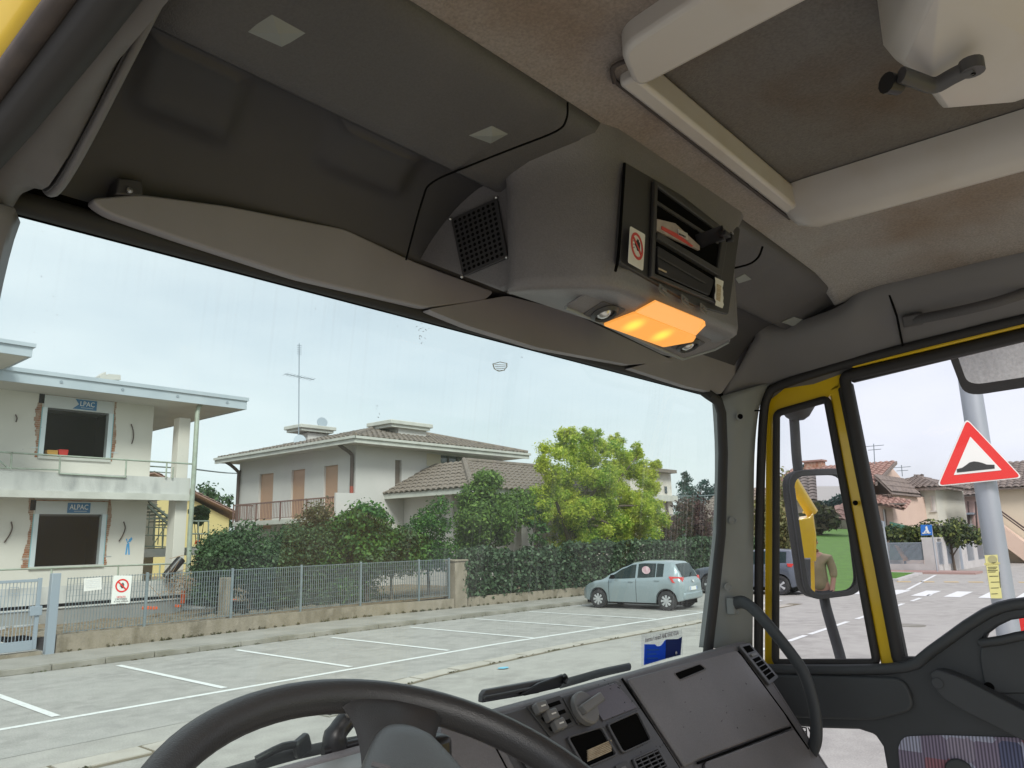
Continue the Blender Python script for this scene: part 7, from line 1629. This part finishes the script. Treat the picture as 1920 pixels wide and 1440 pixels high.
MB().prism([p - MIRN*.003 for p in mi2], MIRN*.001).build('mirror_glass', M['mirror'], mir)
mar = MB().tube(spline([P(1487,755,x=2.42), P(1490,800,x=2.45), P(1497,885,x=2.5), P(1520,1000,x=2.56), P(1545,1120,x=2.5), P(1552,1150,x=2.46), P(1580,1250,x=2.40), P(1590,1330,x=2.25)], 5), .0155, 10).build('mirror_arm', M['clad'], truck, smooth=60)
MB().lathe(P(1494,764,x=2.42), (0,0,-1), [(.055,-.03),(.055,.0),(.035,.03),(.02,.04)], 16).build('arm_socket', M['clad'], mar, smooth=50)
# kerb mirror above the door window
kn_ = V(-.67,-.16,-1.12).normalized(); k0_ = P(1850,700,x=2.36)
def kq(px, py, off=0.0): return PP(px, py, k0_, kn_, off)
ko = rpoly([kq(1775,655), kq(1808,742), kq(2080,700), kq(2080,590)], [.02,.05,.02,.02], 6)
km = MB().prism(ko, -kn_*.04).build('kerb_mirror', M['rubber'], truck, bevel=.012, seg=3)
ki = rpoly([kq(1793,660,.003), kq(1815,722,.003), kq(2060,685,.003), kq(2060,600,.003)], [.02,.04,.02,.02], 6)
MB().prism(ki, kn_*.002).build('mirror_glass', M['mirror'], km)
MB().ring(ko, [p - kn_*.003 for p in ki], kn_*.006).build('mirror_rim', M['clad'], km, bevel=.003)
# rear of the truck: crane frame and tool body
BXs = 2.38
rear = MB().box(.0,BXs,-5.2,-2.6,-1.75,-1.2).build('rear_body', M['yellow'], truck, bevel=.02)
q0, q1 = RM(1484,900,y=-3.0), RM(1522,962,y=-3.1)
MB().tube([q0, q1], .05, 8).build('crane_strut', M['yellow'], rear, smooth=60)
MB().prism([RM(1497,969,y=-3.2), RM(1519,966,y=-3.2), RM(1524,958,y=-3.2), RM(1530,1000,y=-3.2), RM(1530,1042,y=-3.2), RM(1505,1046,y=-3.2)], (0,.5,0)).build('tool_box', M['yellow'], rear, bevel=.02)
MB().prism([RM(1519,1046,y=-3.2), RM(1526,1046,y=-3.2), RM(1528,1125,y=-3.2), RM(1521,1125,y=-3.2)], (0,.08,0)).build('stabiliser_leg', M['yellow'], rear)
MB().tube([RM(1508,963,y=-3.2), RM(1510,955,y=-3.2), RM(1516,952,y=-3.2), RM(1520,957,y=-3.2)], .018, 6).build('lifting_eye', M['yellow'], rear)
MB().prism([RM(1478,905,y=-1.6), RM(1490,915,y=-1.6), RM(1497,968,y=-1.6), RM(1503,1046,y=-1.6), RM(1519,1046,y=-1.7), RM(1520,1125,y=-1.7), RM(1470,1125,y=-1.6)], (0,.1,0)).build('chassis_panel', M['clad'], rear)  # dark panel standing for the truck chassis
struct(MB().add([V(2.2,-7,G+.006), V(60,-7,G+.006), V(60,-46,G+.006), V(-25,-46,G+.006), V(-25,-16,G+.006), V(2.2,-16,G+.006)], [(0,1,2,3),(3,4,5,0)]).build('lawn', M['grass']))
# houses and trees beyond the lawn
rh = thing('far_cream_house', 'cream house with tiled roof beyond the lawn in the mirror', 'house', (0,-52,G))
a, b_ = RM(1486,940,y=-50), RM(1514,940,y=-50); x0, x1 = sorted((a.x, b_.x))
MB().box(x0-4,x1,-58,-50,G,RM(1500,938,y=-50).z).build('wall', M['cream'], rh)
zt_ = RM(1500,938,y=-50).z; tiled([V(x0-5,-49.4,zt_), V(x1+.6,-49.4,zt_), V(x1+.6,-54,zt_+1.6), V(x0-5,-54,zt_+1.6)], (0,1,-.4), 'tile2', rh, tw=.5, tl=.6)
rh2 = thing('far_red_house', 'low red brick house with red roof beyond the lawn in the mirror', 'house', (12,-48,G))
a, b_ = RM(1557,985,y=-46.5), RM(1602,985,y=-46.5); x0, x1 = sorted((a.x, b_.x)); zt_ = RM(1580,977,y=-46.5).z
MB().box(x0,x1+6,-52,-46.5,G,zt_).build('wall', M['brick'], rh2); MB().box((x0+x1)/2,x1+3,-46.6,-46.5,G,zt_-.1).build('white_wall', M['render2'], rh2)
tiled([V(x0-.6,-46,zt_), V(x1+6,-46,zt_), V(x1+6,-49.5,zt_+1.6), V(x0+1.5,-49.5,zt_+1.6)], (0,1,-.4), 'redtile', rh2, tw=.5, tl=.6)
fw = MB().box(-20,40,-46.2,-46,G,G+.5).build('field_wall', M['lowwall']); tag(fw, 'low stone wall along the far edge of the lawn', 'wall')
c = RM(1533,976,y=-40); tree('field_tree', 'rust tinged tree beside the lawn in the mirror', (c.x,-40,G), clumpy((c.x,-40,c.z), (.75,.7,.75), 14, .4, 400), 2200, .4, L_brown, trunk=.2)
for i_, px in enumerate((1533,1549,1566,1574,1586,1596)):
    top = (932,932,925,920,917,922)[i_]; c = RM(px, top, y=-75); k = []
    for q in range(9): r = (.25+.55*math.sin(min(1,(q+1)/9)*1.6))*(1.0 if i_ < 2 else 1.5); k.append((V(c.x,-75,c.z-.5-q*(c.z-G)*.105), (r,r,(c.z-G)*.09)))
    tree('cypress', ('first slim cypress from the left in the mirror','second slim cypress from the left in the mirror','third cypress from the left in the mirror','fourth cypress from the left in the mirror','fifth cypress from the left in the mirror','rightmost dark cypress in the mirror')[i_], (c.x,-75,G), k, 900, .5, L_conif, trunk=.2, group='cypresses beyond the lawn', limbs=1, aspect=.4)

# ================================================================== THE MAN BEHIND THE TRUCK (seen in the mirror)
def skin(name, pts, edges, m_, parent, sub=2, extra=None):
    """a limb tree grown into one smooth surface with the Skin modifier"""
    me = bpy.data.meshes.new(name); me.from_pydata([tuple(Vector(p[0])) for p in pts], edges, []); ob = bpy.data.objects.new(name+'_src', me); COL.objects.link(ob)
    md = ob.modifiers.new('skin', 'SKIN'); md.use_smooth_shade = True
    for v, p in zip(me.skin_vertices[0].data, pts): v.radius = (p[1], p[2] if len(p) > 2 else p[1])
    me.skin_vertices[0].data[0].use_root = True
    ss = ob.modifiers.new('sub', 'SUBSURF'); ss.levels = sub; ss.render_levels = sub
    bpy.context.view_layer.update()
    m2 = bpy.data.meshes.new_from_object(ob.evaluated_get(bpy.context.evaluated_depsgraph_get())); bpy.data.objects.remove(ob)
    m2.name = name; m2.materials.clear(); m2.materials.append(m_); o = bpy.data.objects.new(name, m2); COL.objects.link(o)
    if parent is not None: o.parent = parent
    return o
skinm = mat('skin', (.50,.27,.19), .55); hairm = mat('dark hair', (.05,.035,.025), .6); khaki = mat('khaki work jacket', (.36,.28,.17), .9, var=(.30,.23,.14), vs=8); darkt = mat('dark work trousers', (.035,.037,.042), .9); glove = mat('pale work glove', (.62,.60,.56), .9); shoe = mat('work boots', (.05,.035,.025), .7)
pc = RM(1541,1060,y=-9.6)
person = thing('person', 'person in khaki jacket, dark trousers and pale glove standing beside the truck, in the mirror', 'person', (pc.x,-9.6,G))
# body: pelvis root, spine, neck, legs, arms (facing the camera, +Y); leans slightly towards the truck
bodyp = [((0,0,.95),.15,.11), ((-.01,0,1.12),.145,.105), ((-.03,0,1.30),.165,.11), ((-.045,0,1.43),.14,.09), ((-.055,.01,1.50),.055), ((-.06,.02,1.56),.055),
         ((-.235,0,1.42),.055), ((-.29,.02,1.16),.045), ((-.27,.14,.94),.036), ((-.27,.17,.88),.035,.02),
         ((.145,0,1.42),.055), ((.20,-.01,1.15),.045), ((.17,.12,.92),.036), ((.16,.15,.86),.035,.02),
         ((-.10,0,.88),.085), ((-.11,.03,.50),.062), ((-.115,-.01,.10),.045), ((-.12,.13,.04),.04,.03),
         ((.10,0,.88),.085), ((.12,.02,.50),.062), ((.125,-.02,.10),.045), ((.13,.12,.04),.04,.03)]
skin('body', bodyp, [(0,1),(1,2),(2,3),(3,4),(4,5),(3,6),(6,7),(7,8),(8,9),(3,10),(10,11),(11,12),(12,13),(0,14),(14,15),(15,16),(16,17),(0,18),(18,19),(19,20),(20,21)], skinm, person)
hd = MB(); hc = V(-.065,.03,1.66)
rows = []
for i_ in range(13):
    th = math.pi*i_/12; row = []
    for j in range(16):
        ph = 2*math.pi*j/16; d = V(math.sin(th)*math.cos(ph), math.sin(th)*math.sin(ph), math.cos(th))
        r = V(d.x*.075, d.y*.095, d.z*.118); 
        if d.z < -.2: r.x *= 1+.25*(d.z+.2); r.y *= 1+.10*(d.z+.2)
        if d.y > .93 and -.30 < d.z < .12: r.y += .022*(1-abs(d.z+.12)*2)
        row.append(hc + r)
    rows.append(row)
hd.grid(rows, True)
for s in (-1, 1): hd.lathe(hc+V(s*.076,-.005,-.005), (s,0,0), [(.0001,.012),(.018,.010),(.025,.0)], 10)
head = hd.build('head', skinm, person, smooth=80, lift=False)
for p_ in head.data.vertices: pass
def local(o):
    for v in o.data.vertices: v.co += person.location
    return o
for o_ in (head,): local(o_)
fe = MB()
for s in (-1, 1): fe.disc(hc+V(s*.030,.088,.008), (0,1,0), .011, .004, 10)
fe.prism([hc+V(x, .090, z) for x, z in ((-.022,-.055),(.022,-.055),(.016,-.063),(-.016,-.063))], (0,.006,0))
local(fe.build('face_features', hairm, person, lift=False))
hr = MB().grid([[hc + V(math.sin(th*math.pi/16)*math.cos(ph*math.pi/8)*.081, math.sin(th*math.pi/16)*math.sin(ph*math.pi/8)*.100-.010, math.cos(th*math.pi/16)*.126+.004) for ph in range(16)] for th in range(0, 9)], True)
local(hr.build('hair', hairm, person, smooth=80, lift=False))
jp = [((0,0,.90),.185,.14), ((-.01,0,1.12),.18,.135), ((-.03,0,1.30),.195,.135), ((-.045,0,1.43),.165,.115), ((-.055,.0,1.49),.075),
      ((-.245,0,1.41),.075), ((-.29,.01,1.22),.066), ((-.295,.04,1.10),.062), ((.155,0,1.41),.075), ((.20,-.01,1.22),.066), ((.20,.02,1.10),.062)]
skin('jacket', jp, [(0,1),(1,2),(2,3),(3,4),(3,5),(5,6),(6,7),(3,8),(8,9),(9,10)], khaki, person)
tp_ = [((0,0,.93),.165,.125), ((-.10,0,.86),.105), ((-.11,.03,.50),.080), ((-.115,-.01,.10),.070), ((.10,0,.86),.105), ((.12,.02,.50),.080), ((.125,-.02,.10),.070)]
skin('trousers', tp_, [(0,1),(1,2),(2,3),(0,4),(4,5),(5,6)], darkt, person)
for s, bx_, by_ in ((-1,-.12,.06),(1,.13,.05)):
    b = MB().grid([[V(bx_+x*w_, by_-.10+y, z) for x, z in ((-.045,.0),(-.05,.04),(-.03,h_),(.03,h_),(.05,.04),(.045,.0))] for y, w_, h_ in ((0,.7,.10),(.05,1,.12),(.12,1,.09),(.20,1,.07),(.26,.6,.05))], True)
    b.f += [(0,1,2,3,4,5), tuple(24+q for q in range(6))]; b.m += [0,0]; local(b.build('boot', shoe, person, smooth=60, lift=False))
def hand(w, dr, m_, name, s):
    w = Vector(w); dr = Vector(dr).normalized(); sd_ = V(1,0,0); pts = [(w,.026,.020), (w+dr*.05,.036,.018), (w+dr*.085,.036,.016)]; ed = [(0,1),(1,2)]
    for k, (o_, l_) in enumerate(((-.028,.062),(-.010,.074),(.010,.070),(.027,.055))):
        a = w+dr*.09+sd_*o_; n0 = len(pts); pts += [(a,.0095), (a+dr*l_*.55+V(0,.012,0),.009), (a+dr*l_+V(0,.03,0),.0075)]; ed += [(2,n0),(n0,n0+1),(n0+1,n0+2)]
    n0 = len(pts); pts += [(w+dr*.03+sd_*s*.035+V(0,.012,0),.011), (w+dr*.065+sd_*s*.052+V(0,.03,0),.0095)]; ed += [(0,n0),(n0,n0+1)]
    return skin(name, pts, ed, m_, person, 1)
hand((-.27,.17,.87), (0,.25,-1), skinm, 'hand', 1); hand((.16,.15,.85), (0,.25,-1), glove, 'gloved_hand', -1)
person.rotation_euler = (0, math.radians(-2), math.radians(8))
